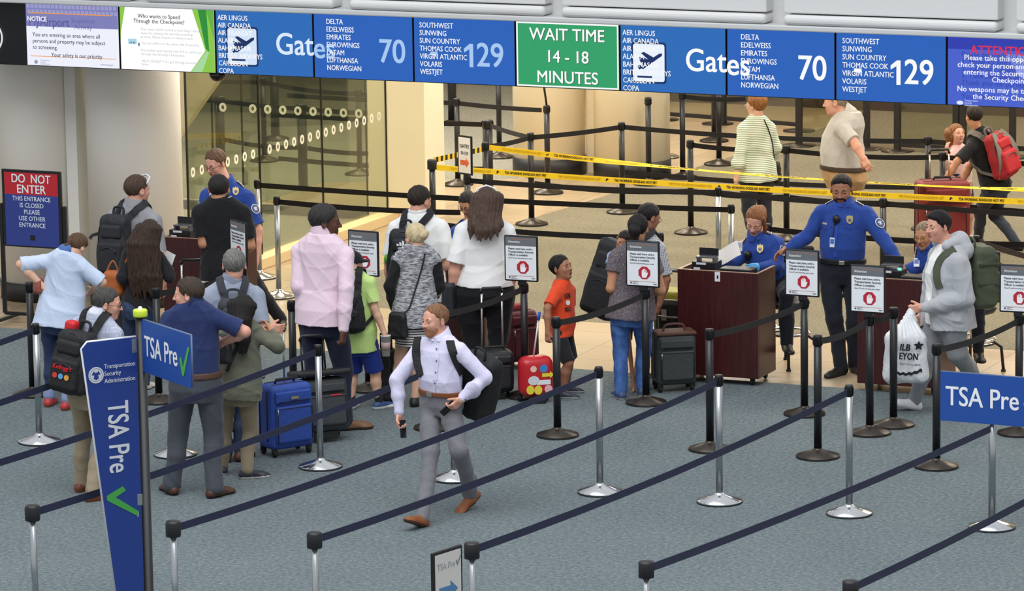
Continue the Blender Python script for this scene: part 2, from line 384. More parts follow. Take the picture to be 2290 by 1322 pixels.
def plane_icon(t, mat_w):
    mb = MB(); M = SP(.275, .56, .0185)
    rr = lambda w_, h_, r: [(sx_*(w_/2-r)+r*math.cos(a), sy_*(h_/2-r)+r*math.sin(a)) for sx_, sy_, a0 in ((1, 1, 0), (-1, 1, 90), (-1, -1, 180), (1, -1, 270)) for a in np.radians(np.linspace(a0, a0+90, 5))]
    mb.poly(rr(.335, .37, .03), M, .001, 0); mb.poly(rr(.30, .335, .022), SP(.275, .56, .0195), .001, 1)
    M2 = SP(.275, .56, .0205)
    mb.poly([(-.10, .045), (-.06, .05), (-.005, .028), (-.075, .085), (-.045, .095), (.045, .05), (.10, .085), (.128, .088), (.125, .065), (-.02, -.035), (-.055, -.06), (-.085, -.045), (-.06, -.03)], M2, .001, 0)
    mb.poly([(-.115, -.03), (-.085, -.02), (-.06, -.045), (-.09, -.065)], M2, .001, 0)
    mb.poly([(-.11, -.135), (.03, -.135), (.03, -.118), (-.11, -.118)], M2, .001, 0)
    return mb.build('departure_symbol', [ENAVY, mat_w], t)
t = screen(0, 'screen with the lilac NOTICE about entering a screening area at the left end', EPALE)
mb = MB(); mb.box((0, -.0185, .185), (SWD-.022, .001, .215)); mb.build('header_band', mat('7e80b8', .4, 0, 'emit'), t)
mb = MB()
for r_ in range(2):
    for q in range(22): mb.box((-.47+q*.0445+r_*.01, -.0195, .27-r_*.05), (.034, .001, .036), 0)
mb.build('header_pattern', mat('9a9bca', .4, 0, 'emit'), t)
mb = MB(); mb.box((-.02, -.0202, .205), (.9, .001, .009)); mb.box((0, -.0202, -.205), (.92, .001, .006)); mb.build('rule_line', mat('e79a4a', .4, 0, 'emit'), t)
text('ghost_heading', 'MyAirport', SP(.255, .30, .0196), .115, mat('5c5f9e', .4, 0, 'emit'), t, .014, .9)
text('ghost_line', 'Suspicious\nActivity', SP(.62, .31, .0196), .062, mat('6468a8', .4, 0, 'emit'), t, .0)
text('heading', 'NOTICE', SP(.13, .255, .022), .064, EW, t, .015, .9)
texts('message', [(s, SP(u, v, .021), .056, .002, .93, 'LEFT') for s, u, v in (('You are entering an area where all', .075, .50), ('persons and property may be subject', .075, .60), ('to screening.', .075, .70), ('Your safety is our priority', .27, .815))], EDARK, t)
mb = MB(); mb.poly(ring(.012, .018), SP(.105, .935, .021), .001); mb.disc(.008, SP(.105, .935, .021)); mb.build('emblem', mat('5d6aa0', .4, 0, 'emit'), t)
texts('small_print', [('www.tsa.gov', SP(.86, .935, .021), .026, .004, 1, 'CENTER'), ('Transportation\nSecurity\nAdministration', SP(.15, .935, .021), .017, 0, 1, 'LEFT')], mat('8a8fb5', .4, 0, 'emit'), t)
t = screen(1, 'white screen with green facets asking Who wants to Speed Through the Checkpoint', mat('fbfcfa', .4, 0, 'emit', e=1.05))
mb = MB(); W2, H2 = SWD/2-.011, (SZ1-SZ0)/2-.007; I4 = frame_mat((0, -.0185, 0), (1, 0, 0), (0, 0, 1), (0, -1, 0)); I5 = frame_mat((0, -.0195, 0), (1, 0, 0), (0, 0, 1), (0, -1, 0))
mb.poly([(.27, H2), (W2, H2), (W2, -H2), (.24, -H2), (.40, -.09)], I4, .001, 0); mb.poly([(-W2, H2), (-.44, H2), (-.49, .05), (-W2, -.05)], I4, .001, 0)
mb.poly([(.33, H2), (.42, H2), (.44, -.1), (.405, -.07)], I5, .001, 1); mb.poly([(.405, -.1), (.44, -.1), (.36, -H2), (.25, -H2)], I5, .001, 2)
mb.poly([(.42, H2), (W2, H2), (W2, .0)], I5, .001, 3)
mb.build('green_facets', [mat('8cc84b', .4, 0, 'emit'), mat('2f8f3c', .4, 0, 'emit'), mat('a8d8a0', .4, 0, 'emit'), mat('63b24a', .4, 0, 'emit')], t)
texts('heading', [('Who wants to Speed', SP(.42, .145, .021), .055, .005, .95, 'CENTER'), ('Through the Checkpoint?', SP(.42, .225, .021), .055, .005, .95, 'CENTER')], mat('3a3a3a', .4, 0, 'emit'), t)
texts('message', [(s, SP(.225, v, .021), .034, 0, 1.0, 'LEFT') for s, v in (('That water bottle tucked in your bag is the #1', .35), ('cause for slowing the security screening', .41), ('process. Please recycle or empty it now.', .47), ('You can refill it on the other side of security.', .57), ('Remember most liquids over 3.4 oz cannot go', .68), ('through the Security Checkpoint.', .74), ('HELP US HELP YOU get through screening', .85), ('faster.', .90))], mat('b9bcc6', .4, 0, 'emit'), t)
mb = MB(); mb.box((-.37, -.0195, -.03), (.09, .001, .05)); mb.build('drop_picture', mat('a8d4e4', .4, 0, 'emit'), t)
mb = MB(); mb.box((-.385, -.0205, -.04), (.012, .001, .012)); mb.box((-.355, -.0205, -.04), (.012, .001, .012)); mb.box((-.30, -.0205, -.055), (.012, .001, .03)); mb.build('drop_face', EDARK, t)
for base, num, tone, lab in ((2, ELB2, EBLUE, 'left of the green wait time screen'), (6, EW, EBLUE, 'right of the green wait time screen')):
    t = screen(base, 'blue screen with white plane symbol, '+lab, EBLUE); plane_icon(t, mat('d4e4f8', .4, 0, 'emit') if base == 2 else mat('e8f1fc', .4, 0, 'emit')); airlines(t, 0, .03)
    text('gates_word', 'Gat', SP(.615, .51, .021), .285, num, t, .010, .92, 'LEFT')
    t = screen(base+1, 'blue screen whose large number is seventy, '+lab, EBLUE2); airlines(t, 1, .135)
    text('gates_word', 'es', SP(.0, .545, .021), .285, num if base == 6 else ELB, t, .012, .92, 'LEFT')
    text('gate_number', '70', SP(.79, .56, .021), .305, num if base == 6 else ELB, t, .012, .90)
    t = screen(base+2, 'blue screen whose large number is above a hundred, '+lab, EBLUE2); airlines(t, 2, .065)
    text('gate_number', '29', SP(.755, .56, .021), .305, num if base == 6 else ELB, t, .012, .90); mb = MB(); mb.poly([(.045, -.105), (.045, .108), (.012, .108), (-.045, .062), (-.045, .026), (.008, .058), (.008, -.105)], SP(.545, .56, .021), .001); mb.build('gate_number', num if base == 6 else ELB, t)
    mb = MB(); mb.box((-.30, -.0205, -.03), (.07, .001, .035)); mb.build('dash', num if base == 6 else ELB, t)
t = screen(5, 'green screen reading WAIT TIME 14 - 18 MINUTES in the middle of the row', EGREEN)
mb = MB(); 
for c_, d_ in (((0, -.019, .284), (.99, .002, .014)), ((0, -.019, -.284), (.99, .002, .014)), ((-.489, -.019, 0), (.014, .002, .58)), ((.489, -.019, 0), (.014, .002, .58))): mb.box(c_, d_)
mb.build('white_border', EW, t)
texts('wait_text', [('WAIT TIME', SP(.5, .20, .024), .155, .007, .95, 'CENTER'), ('14 - 18', SP(.5, .53, .024), .155, .007, .95, 'CENTER'), ('MINUTES', SP(.5, .84, .024), .155, .007, .95, 'CENTER')], mat('fdfdfd', .4, 0, 'emit', e=1.0), t)
texts('text_shadow', [('WAIT TIME', SP(.504, .208, .0215), .155, .012, .95, 'CENTER'), ('14 - 18', SP(.504, .538, .0215), .155, .012, .95, 'CENTER'), ('MINUTES', SP(.504, .848, .0215), .155, .012, .95, 'CENTER')], mat('44584c', .4, 0, 'emit'), t)
t = screen(9, 'blue and lilac screen with red ATTENTION heading, cut by the right edge', mat('4a62cc', .4, 0, 'emit', e=1.0))
mb = MB(); mb.poly([(.02, .16), (.48, .16), (.48, -.25), (.20, -.12)], I4, .001, 0); mb.poly([(-.496, .19), (.496, .19), (.496, .29), (-.496, .29)], I4, .001, 1); mb.build('pale_area', [mat('8a98e4', .4, 0, 'emit'), mat('3340b0', .4, 0, 'emit')], t)
text('heading', 'ATTENTION', SP(.50, .19, .023), .105, mat('e0314f', .4, 0, 'emit'), t, .015, 1.0)
texts('message', [(s, SP(.56, v, .022), .066, .006, 1.0, 'CENTER') for s, v in (('Please take this opportunity to', .30), ('check your person and bags before', .405), ('entering the Security Screening', .51), ('Checkpoint.', .61), ('No weapons may be taken through', .755), ('the Security Checkpoint.', .86))], EW, t)
texts('ghost_message', [(s, SP(.13, v, .0205), .066, .0, 1.0, 'LEFT') for s, v in (('3 Simple Steps to Security', .12), ('Please be ready for security:', .255), ('1. Show ID and boarding pass', .36), ('2. Take out liquids', .46), ('3. Take off shoes and jacket', .56), ('Thank you for participating in', .665), ('Your safety', .86))], mat('3346a8', .4, 0, 'emit'), t)
mb = MB(); mb.disc(.03, SP(.12, .955, .0205), ry=.018); mb.build('emblem', mat('dfe4ff', .4, 0, 'emit'), t)
text('agency_name', 'Transportation\nSecurity\nAdministration', SP(.16, .955, .0205), .02, mat('dfe4ff', .4, 0, 'emit'), t, 0, 1, 'LEFT')

# ------------------------------------------------------------------ stanchions with their retractable belts
def sag_pts(a, b, sag, n=9):
    a, b = Vector(a), Vector(b)
    return [a.lerp(b, i/(n-1))-Vector((0, 0, 4*sag*(i/(n-1))*(1-i/(n-1)))) for i in range(n)]
_mesh = {}
def part_cached(key, name, fn, parent):
    if key not in _mesh:
        o = fn(); _mesh[key] = o.data; o.parent = parent
        return o
    o = bpy.data.objects.new(name, _mesh[key]); COL.objects.link(o); o.parent = parent; return o
def post_base(kind):
    mb = MB(); mb.lathe([(0, .006), (.172, .006), (.176, .014), (.174, .02), (.05, .058), (.034, .072), (.03, .08), (0, .08)], n=36)
    return mb.build('base', CHROME if kind == 'silver' else BRONZE)
def post_foot(kind):
    mb = MB(); mb.lathe([(0, 0), (.177, 0), (.177, .009), (0, .009)], n=36); return mb.build('rubber_ring', RUBBER)
def post_pole(kind, h, r):
    mb = MB(); mb.lathe([(r, .06), (r, h-.03), (r*.98, h-.03)], n=20)
    return mb.build('pole', {'silver': STEEL, 'black': BLACKP, 'wide': BLACKP}[kind])
def post_head(head, h, r):
    mb = MB()
    if head == 'big': mb.lathe([(0, h-.105), (.05, h-.105), (.053, h-.098), (.053, h-.012), (.046, h-.002), (0, h)], n=8)
    else:
        mb.lathe([(0, h-.085), (r*1.12, h-.085), (r*1.14, h-.01), (r*1.05, h), (0, h)], n=20)
        for a in (0, 90, 180, 270): mb.box((0, 0, h-.048), (r*2.55, .022, .062), .003, math.radians(a))
    return mb.build('belt_head', BLACKM)
def stanchion(kind, xy, label, group=None, h=1.0, belts=(), head=None, r=None, name='stanchion', base=True, bw=.052, bm=None):
    x, y = float(xy[0]), float(xy[1]); r = r or {'silver': .027, 'black': .032, 'wide': .055}[kind]
    t = thing(name, (x, y, 0), label, 'barrier post', group)
    if base:
        part_cached(('b', kind), 'base', lambda: post_base(kind), t); part_cached(('f',), 'rubber_ring', lambda: post_foot(kind), t)
    part_cached(('p', kind, h, r), 'pole', lambda: post_pole(kind, h, r), t)
    part_cached(('h', head, h, r), 'belt_head', lambda: post_head(head, h, r), t)
    for bt in belts:
        q = bt[0]; sag = bt[1] if len(bt) > 1 else .03; mm = bt[2] if len(bt) > 2 else (bm or (NAVY if kind == 'silver' else BBELT)); z = bt[3] if len(bt) > 3 else .945
        a = Vector((0, 0, z)); b = Vector((q[0]-x, q[1]-y, bt[4] if len(bt) > 4 else z)); dv = (b-a).normalized()
        a = a+dv*(r*1.2); b = b-dv*.035; side = dv.cross(Vector((0, 0, 1)))
        mb = MB(); mb.ribbon(sag_pts(a, b, sag), side, bw, .003); mb.build('belt', mm, t)
    return t
GS, GB = 'silver stanchions of the queue lanes', 'black stanchions'
# near row of posts whose heads show along the bottom, belts run back to the silver row
SR = {k: (x, -3.35) for k, x in (('a', -3.55), ('b', -2.2), ('c', -.92), ('d', .28), ('e', 1.53), ('f', 2.53), ('g', 3.6), ('h', 4.85))}
SR['c'] = fl(717, 1045)[:2]; SR['a'] = fl(88.5, 989)[:2]; SR['e'] = fl(1342, 1102)[:2]; SR['f'] = fl(1609, 1123.5)[:2]; SR['g'] = fl(1899, 1150)[:2]; SR['h'] = fl(2218, 1180.5)[:2]; SR['b'] = fl(392, 1018)[:2]; SR['d'] = fl(1016, 1072)[:2]
NR = {k: fl(x, y, 1.0)[:2] for k, x, y in (('d', 72, 1130), ('e', 387, 1165), ('f', 703, 1190), ('g', 1055, 1213), ('h', 1445, 1255), ('i', 1902, 1298))}
dx = NR['e']-NR['d']
NR['c'] = NR['d']-dx*1.1; NR['b'] = NR['c']-dx*1.1; NR['a'] = NR['b']-dx*1.15
NL = {'a': 'silver near post out of frame, farthest left', 'b': 'silver near post out of frame, second from left', 'c': 'silver near post just outside the left edge',
      'd': 'silver near post with black square head, leftmost of the bottom row', 'e': 'silver near post with black square head just right of the tall blue sign', 'f': 'silver near post with black square head below the walking man',
      'g': 'silver near post with black square head beside the small arrow sign', 'h': 'silver near post with black square head, second from right in bottom row', 'i': 'near post with black head cut by the bottom edge, rightmost of its row'}
for k in 'abcdefghi':
    q = SR.get(k, (6.1, -3.35)); stanchion('silver', NR[k], NL[k], GS, belts=[(q, .05) if k != 'h' else (q, .03, NAVY, .945, .76)], head='big', r=.022)
SL = {'a': 'silver stanchion on the far left before the woman in pale blue', 'b': 'silver stanchion mostly hidden behind the man in the navy polo', 'c': 'silver stanchion at the right side of the blue suitcase',
      'd': 'silver stanchion hidden behind the walking man', 'e': 'silver stanchion standing alone right of the walking man', 'f': 'silver stanchion in front of the cherry podium, near the black one',
      'g': 'silver stanchion in the middle of the empty lanes at right', 'h': 'silver stanchion under the right blue sign board'}
BR = {'a': fl(74, 883)[:2], 'b': fl(356, 898)[:2], 'c': fl(652, 672, 1.0)[:2], 'd': fl(972, 958)[:2], 'e': fl(1247, 975)[:2], 'f': fl(1588, 1006)[:2], 'g': fl(1829, 1022.5)[:2], 'h': fl(2094, 1045)[:2]}
SG = {'a': fl(548, 845)[:2], 'b': fl(825, 872)[:2], 'c': fl(1175, 887)[:2], 'd': fl(1445, 902)[:2], 'e': fl(1799, 927)[:2], 'f': fl(1945, 970)[:2], 'g': fl(2278, 970)[:2]}
for k in 'abcdefgh': stanchion('silver', SR[k], SL[k], GS)
BL = {'a': 'black stanchion beside the woman in pale blue', 'b': 'black stanchion between the tall blue sign and the brown haired woman', 'c': 'black stanchion right of the man in grey polo', 'd': 'black stanchion hidden behind the walking man',
      'e': 'black stanchion in front of the boy in orange', 'f': 'black stanchion in front of the cherry podium', 'g': 'black stanchion in front of the standing officer', 'h': 'black stanchion left of the right blue sign board'}
BT = {'c': [(SG['b'],)], 'd': [(SG['c'],)], 'e': [(SG['d'],)], 'f': [(SG['e'],)], 'g': [(SG['f'],)], 'h': [(SG['g'],)], 'b': [(SG['a'],)], 'a': []}
for k in 'abcdefgh': stanchion('black', BR[k], BL[k], GB, belts=BT[k])
stanchion('black', fl(1998, 952)[:2], 'black stanchion before the man in the grey hoodie', GB, belts=[(SG['f'], .02)])

# wait-here sign stands
HAND = [(-.42, -.9), (-.5, -.45), (-.52, .0), (-.5, .62), (-.40, .68), (-.31, .62), (-.3, .2), (-.24, .2), (-.24, .85), (-.15, .93), (-.05, .85), (-.04, .22), (.02, .22), (.03, .9), (.12, .98), (.21, .9), (.22, .2), (.27, .2), (.3, .68), (.38, .75), (.46, .66), (.45, -.05), (.62, .18), (.72, .2), (.76, .1), (.62, -.35), (.42, -.75), (.35, -.9)]
GR1, SGW, SGT = mat('6d7076', .5), mat('eef0f4', .45), mat('3b3f4a', .5)
def wait_sign(xy, label, rz, h=1.02, tilt=0.0):
    t = stanchion('black', xy, label, 'wait here signs on black posts', name='wait_sign_stand')
    W_, H_ = .31, .40; R = Matrix.Translation((0, -.045, h+H_/2)) @ Matrix.Rotation(rz, 4, 'Z') @ Matrix.Rotation(math.radians(tilt), 4, 'Y')
    F = lambda u, v, d: R @ frame_mat((u, -d, v), (1, 0, 0), (0, 0, 1), (0, -1, 0))
    mb = MB(); mb.box((0, 0, 0), (W_, .022, H_), .011, M=R, seg=3); mb.box((0, .012, -H_/2-.01), (.07, .04, .05), .006, M=R); fr = mb.build('sign_frame', BLACKM, t)
    mb = MB(); mb.box((0, -.0115, 0), (W_-.03, .002, H_-.03), M=R); pg = mb.build('sign_sheet', SGW, fr)
    mb = MB(); mb.box((0, -.0132, H_/2-.052), (W_-.03, .002, .074), M=R); mb.build('grey_header', GR1, fr)
    mb = MB(); mb.box((.02, -.0146, H_/2-.033), (.2, .001, .0025), M=R); mb.box((0, -.0135, -H_/2+.05), (.24, .001, .0025), M=R); mb.build('orange_rule', mat('c8793d', .5), fr)
    text('header_word', 'Attention', F(-.115, H_/2-.055, .0152), .03, WHITE, fr, .014, .95, 'LEFT')
    texts('message', [(s, F(-.115, v, .0135), sz, b, 1.0, 'LEFT') for s, v, sz, b in (('Please wait here until a', .085, .024, .012), ('Transportation Security', .058, .024, .012), ('Officer is available.', .031, .024, .012), ('Have ID and boarding pass ready.', .004, .0165, 0))], SGT, fr)
    mb = MB(); mb.disc(.058, F(.018, -.075, .0133) @ Matrix.Rotation(math.radians(22.5), 4, 'Z'), .0015, 8); mb.build('red_octagon', mat('bb1f38', .5), fr)
    mb = MB(); mb.poly([(x*.045, y*.042-.002) for x, y in HAND], F(.018, -.077, .0150), .0015); mb.build('white_hand', mat('fafafa', .5), fr)
    mb = MB(); mb.disc(.008, F(-.105, -.165, .0133), .001, 12); mb.build('emblem', mat('3c5c95', .5), fr)
    text('agency_name', 'Transportation\nSecurity\nAdministration', F(-.09, -.165, .0133), .0085, SGT, fr, 0, 1, 'LEFT'); text('site_name', 'tsa.gov', F(.115, -.168, .0133), .012, SGT, fr, .02)
    return t
for k, lab, rz in (('a', 'wait here sign stand before the officer with glasses, leftmost', -.62), ('b', 'wait here sign stand beside the boy in the lime shirt', -.1), ('c', 'wait here sign stand left of the boy in orange', .05),
                   ('d', 'wait here sign stand in front of the mother carrying a baby', .0), ('e', 'wait here sign stand just right of the middle cherry podium', -.03), ('f', 'wait here sign stand before the right cherry podium', -.03), ('g', 'wait here sign stand cut by the right edge', .05)):
    wait_sign(SG[k], lab, rz)

# back area: rows of posts
FB = lambda px, py, z=0.0: tuple(fl(px, py, z)[:2])
P966, P1083 = FB(966, 356, 1.0), FB(1085, 318, 1.0)
YW = YELLOW
stanchion('silver', FB(575, 402, 1.0), 'silver stanchion right behind the officer with glasses at left', GS, belts=[(FB(1635, 457, 1.0), .03, BBELT)])
stanchion('silver', FB(624, 664), 'silver stanchion on the tiles right of the left podium', GS, belts=[((-2.7, 3.4), .02, BBELT)])
stanchion('silver', FB(1635, 457, 1.0), 'silver stanchion behind the seated officer, shorter of two', GS)
stanchion('silver', FB(1606, 419, 1.0), 'silver stanchion under the yellow tape, left of the seated officer', GS, belts=[(FB(1975, 443, 1.0), .02, BBELT)])
stanchion('silver', FB(1716, 500, 1.0), 'silver stanchion just right of the seated officer head', GS, belts=[((3.0, 3.4), .03, BBELT)])
stanchion('silver', FB(1486, 352), 'chrome stanchion beside the round cream column at back', GS)
stanchion('silver', FB(2182, 768), 'chrome stanchion behind the man in the grey hoodie', GS, belts=[((3.9, 2.2), .02, mat('3a2c24', .8))])
t966 = stanchion('black', P966, 'black stanchion with wide head where both yellow tapes start', GB, head='big')
t1083 = stanchion('black', P1083, 'black stanchion behind the gates sign holding the upper yellow tape', GB)
B1189, B1545, B1759, B2108 = FB(1189, 502), FB(1545, 521.5), FB(1759, 536), FB(2108, 340, 1.0)
B1392, B2075 = FB(1392, 475.5), FB(2075, 305, 1.0)
stanchion('black', B1189, 'black stanchion in front of the left round back column', GB, belts=[(P1083, .01), (B1392, .01), ((B1545[0], B1545[1]), .04, BBELT, .45)])
stanchion('black', B1545, 'black stanchion left of the woman in the striped blouse', GB, belts=[(B1759, .02), (B1759, .02, BBELT, .45)])
stanchion('black', B1759, 'black stanchion right of the woman in the striped blouse', GB, belts=[(B2108, .03), (B2108, .03, BBELT, .45)])
stanchion('black', B2108, 'black stanchion by the large red suitcase handle', GB, belts=[((4.2, 8.3), .04), ((4.2, 8.3), .04, BBELT, .45)])
stanchion('black', B1392, 'black stanchion in front of the right round back column', GB, belts=[(B2075, .04), (B2075, .04, BBELT, .45)])
stanchion('black', B2075, 'black stanchion left of the girl in pink', GB, belts=[((3.8, 9.35), .04)])
stanchion('black', FB(1451, 412), 'black stanchion close against the round cream column', GB)
stanchion('black', FB(1527, 398), 'black stanchion right of the round cream column under the screens', GB, belts=[((-3.0, 11.9), .02)])
stanchion('black', FB(1608, 368), 'black stanchion with dome base left of the striped blouse', GB)
stanchion('black', FB(1597, 316), 'black stanchion far back on the tiles', GB)
stanchion('black', FB(1225, 432), 'black stanchion before the left round column with a leaning rod on it', GB)
mbr = MB(); qx = FB(1225, 432); mbr.tube([(0, 0, 0), (-.1, .05, .55)], .012); rod = mbr.build('leaning_rod', BLACKM); rod.location = (qx[0], qx[1], 1.0); tag(rod, 'thin black rod rising from the post before the left round column', 'rod')
P1021 = FB(1021, 220, 1.0); PW = FB(1090, 268, 1.0)
stanchion('black', P1021, 'black stanchion behind the gates sign on the dark carpet', GB, belts=[(FB(1217, 236, 1.0), .01), ((P1021[0]-2.2, P1021[1]), .01)])
stanchion('wide', PW, 'thick black post behind the yellow tape corner', GB, belts=[(B1189, .01), ((-7.6, PW[1]), .01), ((-7.6, PW[1]), .03, BBELT, .45)], base=False)
stanchion('wide', FB(1012, 278), 'thick dark post with dome base far back left of the tape corner', GB)
stanchion('black', FB(1117, 352), 'black stanchion standing behind the thick post at the tape corner', GB, h=1.15)
G1, G3 = FB(490, 215, 1.0), FB(674, 233, 1.0); G2, G4 = FB(592, 360), FB(805, 390)
GG = 'stanchions behind the glass wall'
stanchion('wide', G1, 'thick dark post behind glass, above the officer with glasses', GG, belts=[(G3, .01), ((G1[0]-1.4, G1[1]), .01), (G3, .03, BBELT, .5)], base=False)
stanchion('wide', G3, 'thick dark post behind glass, right one of two', GG, belts=[((-6.4, G3[1]-.05), .01), ((-6.4, G3[1]-.05), .03, BBELT, .5)], base=False)
stanchion('black', G2, 'dark stanchion with dome base behind glass, between the thick posts', GG, belts=[(G4, .03), ((G2[0]-2.5, G2[1]), .02)])
stanchion('black', G4, 'dark stanchion with dome base behind glass, near the corner pillar', GG, belts=[(P1021, .02)])
stanchion('wide', FB(616, 312), 'thick dark post behind glass, farthest back', GG)
stanchion('black', FB(1975, 443, 1.0), 'black stanchion with silver clip right of the standing officer', GB, belts=[((4.4, 5.35), .04)])
stanchion('black', FB(1475, 520, 1.0), 'black stanchion behind the family of travelers', GB, belts=[((-2.95, 2.75), .03)])
# yellow tapes: parts of the posts they are drawn from
def tape(t, a, b, sag, twist, z=.945, word=True):
    o = Vector(t.location); a, b = Vector((*a, z)), Vector((*b, z)); dv = (b-a).normalized(); a = a+dv*.05; pts = sag_pts(a, b, sag, 25); side = dv.cross(Vector((0, 0, 1))); nrm_ = []
    for i in range(25):
        u = i/24; sm_ = lambda q: (lambda c: c*c*(3-2*c))(min(1, max(0, q))); tw = 0 if not twist else 1.45*sm_((u-.08)/.22)*(1-sm_((u-.68)/.2))
        nrm_.append(side*math.cos(tw)+Vector((0, 0, 1))*math.sin(tw))
    mb = MB(); mb.ribbon([p-o for p in pts], nrm_, .058, .003); tp = mb.build('yellow_tape', YW, t)
    L = (b-a).length; its = []
    def ptat(u): 
        f = u*24; i = min(23, int(f)); return pts[i].lerp(pts[i+1], f-i), nrm_[i].lerp(nrm_[i+1], f-i).normalized()
    bm = bmesh.new(); bg_ = bmesh.new(); k = 0; s = .12
    while s+.7 < L:
        for sub, tgt in ((0, bg_), (.62, bm)):
            u = (s+sub+.27)/L
            if u > .985: continue
            p, nn = ptat(u); 
            if nn.y > 0: nn = -nn
            sl = (ptat(min(1, u+.02))[0]-ptat(max(0, u-.02))[0]).normalized(); up = (nn.cross(sl)).normalized()
            if tgt is bg_: me = text_mesh('TSA WORKING DOGS-DO NOT PET', .036, .01, -.80); M = frame_mat(p-o+nn*.003, sl, up, nn)
            else: me = text_mesh('TSA WORKING DOGS-DO NOT PET', .036, .02, .80); M = frame_mat(p-o+nn*.003, sl, up, nn)
            me.transform(M); tgt.from_mesh(me); bpy.data.meshes.remove(me)
            if tgt is bm:
                M2 = frame_mat(p-o+nn*.0025-sl*.31, sl, up, nn); b2 = bmesh.new(); vs_ = [b2.verts.new(M2 @ Vector((x, y, 0))) for x, y in ((-.02, -.013), (-.012, .012), (-.002, .016), (.018, .004), (.002, -.002), (-.006, -.013))]; b2.faces.new(vs_)
                me = bpy.data.meshes.new('t'); b2.to_mesh(me); b2.free(); bm.from_mesh(me); bpy.data.meshes.remove(me)
        s += 1.22
    for b_, m_, n_ in ((bm, mat('2a2216', .6), 'tape_words'), (bg_, mat('d2b024', .6), 'reversed_tape_words')):
        me = bpy.data.meshes.new(n_); b_.to_mesh(me); b_.free(); link(n_, me, m_, tp)
tape(t966, P966, (3.4, 6.05), .04, False, .915)
tape(t1083, P1083, (3.6, 6.8), .11, True)
mb = MB(); a, b = Vector((*P966, .985)), Vector((*P1083, .93)); o966 = Vector((*P966, 0)); dv = (b-a).normalized()
nseg = 22
for i in range(nseg):
    p0, p1 = a.lerp(b, .03+.94*i/nseg)-o966, a.lerp(b, .03+.94*(i+1)/nseg)-o966; mb.ribbon([p0, p1], dv.cross(Vector((0, 0, 1))), .055, .003, mi=i % 2)
mb.build('striped_tape', [YW, BLACKM], t966, 'black and yellow striped tape')
# gates sign on its post
gp = FB(1045, 392, 1.0)
t = stanchion('black', gp, 'black post topped by the small GATES 70-129 sign with orange arrow', name='gates_sign_stand', belts=[(FB(1606, 419, 1.0), .02)])
R = Matrix.Translation((0, -.04, 1.21)) @ Matrix.Rotation(-.35, 4, 'Z'); F = lambda u, v, d: R @ frame_mat((u, -d, v), (1, 0, 0), (0, 0, 1), (0, -1, 0))
mb = MB(); mb.box((0, 0, 0), (.2, .02, .40), .008, M=R); mb.box((0, .01, -.21), (.06, .03, .05), .005, M=R); fr = mb.build('sign_frame', BLACKM, t)
mb = MB(); mb.box((0, -.011, 0), (.165, .002, .36), M=R); mb.build('sign_sheet', mat('efe9e2', .5), fr)
texts('sign_words', [('GATES', F(0, .09, .0125), .05, .012, .9, 'CENTER'), ('70-129', F(0, .02, .0125), .045, .012, .85, 'CENTER')], mat('33302e', .5), fr)
mb = MB(); mb.poly([(-.06, -.025), (.02, -.025), (.02, -.05), (.065, 0), (.02, .05), (.02, .025), (-.06, .025)], F(0, -.075, .0125), .001); mb.build('orange_arrow', mat('e0693a', .5), fr)

# framed glass partitions at the back
def partition(p0, p1, h, label, first=True):
    if not first: q = np.array(p1)-np.array(p0); p0 = tuple(np.array(p0)+q/np.hypot(*q)*.085)
    d = np.array(p1)-np.array(p0); L = float(np.hypot(*d)); t = thing('glass_partition', (p0[0], p0[1], 0), label, 'glass partition', 'framed glass partitions at the back', math.atan2(d[1], d[0]))
    mb = MB(); mb.box((0, 0, h/2), (.075, .06, h), .004); mb.box((L, 0, h/2), (.075, .06, h), .004); mb.box((L/2, 0, .08), (L, .04, .05)); mb.box((L/2, 0, h-.03), (L, .04, .05)); mb.build('frame', mat('1e1b1a', .45), t)
    mb = MB(); mb.box((L/2, 0, h/2), (L-.08, .012, h-.16)); mb.build('glass_pane', GLASS, t)
    mb = MB()
    for u in ((0, L) if first else (L,)): mb.lathe([(0, .0), (.2, .0), (.2, .012), (.05, .03), (0, .03)], c=(u, 0, 0))
    mb.build('foot_plate', BRONZE, t)
X0 = FB(1787, 326); X1 = FB(1938, 333); X2 = FB(2007, 338); X3 = FB(2138, 346); X4 = FB(2264, 352)
partition(X0, X1, 1.7, 'glass partition behind the khaki man, left of three'); partition(X2, X3, 1.7, 'glass partition left of the man with red backpack'); partition(X3, X4, 1.7, 'glass partition behind the head of the man with red backpack', False)
partition(FB(1483, 268), FB(1605, 277), 1.7, 'glass partition far back beside the round cream column'); partition(FB(1605, 277), FB(1787, 293), 1.7, 'glass partition far back behind the striped blouse', False)
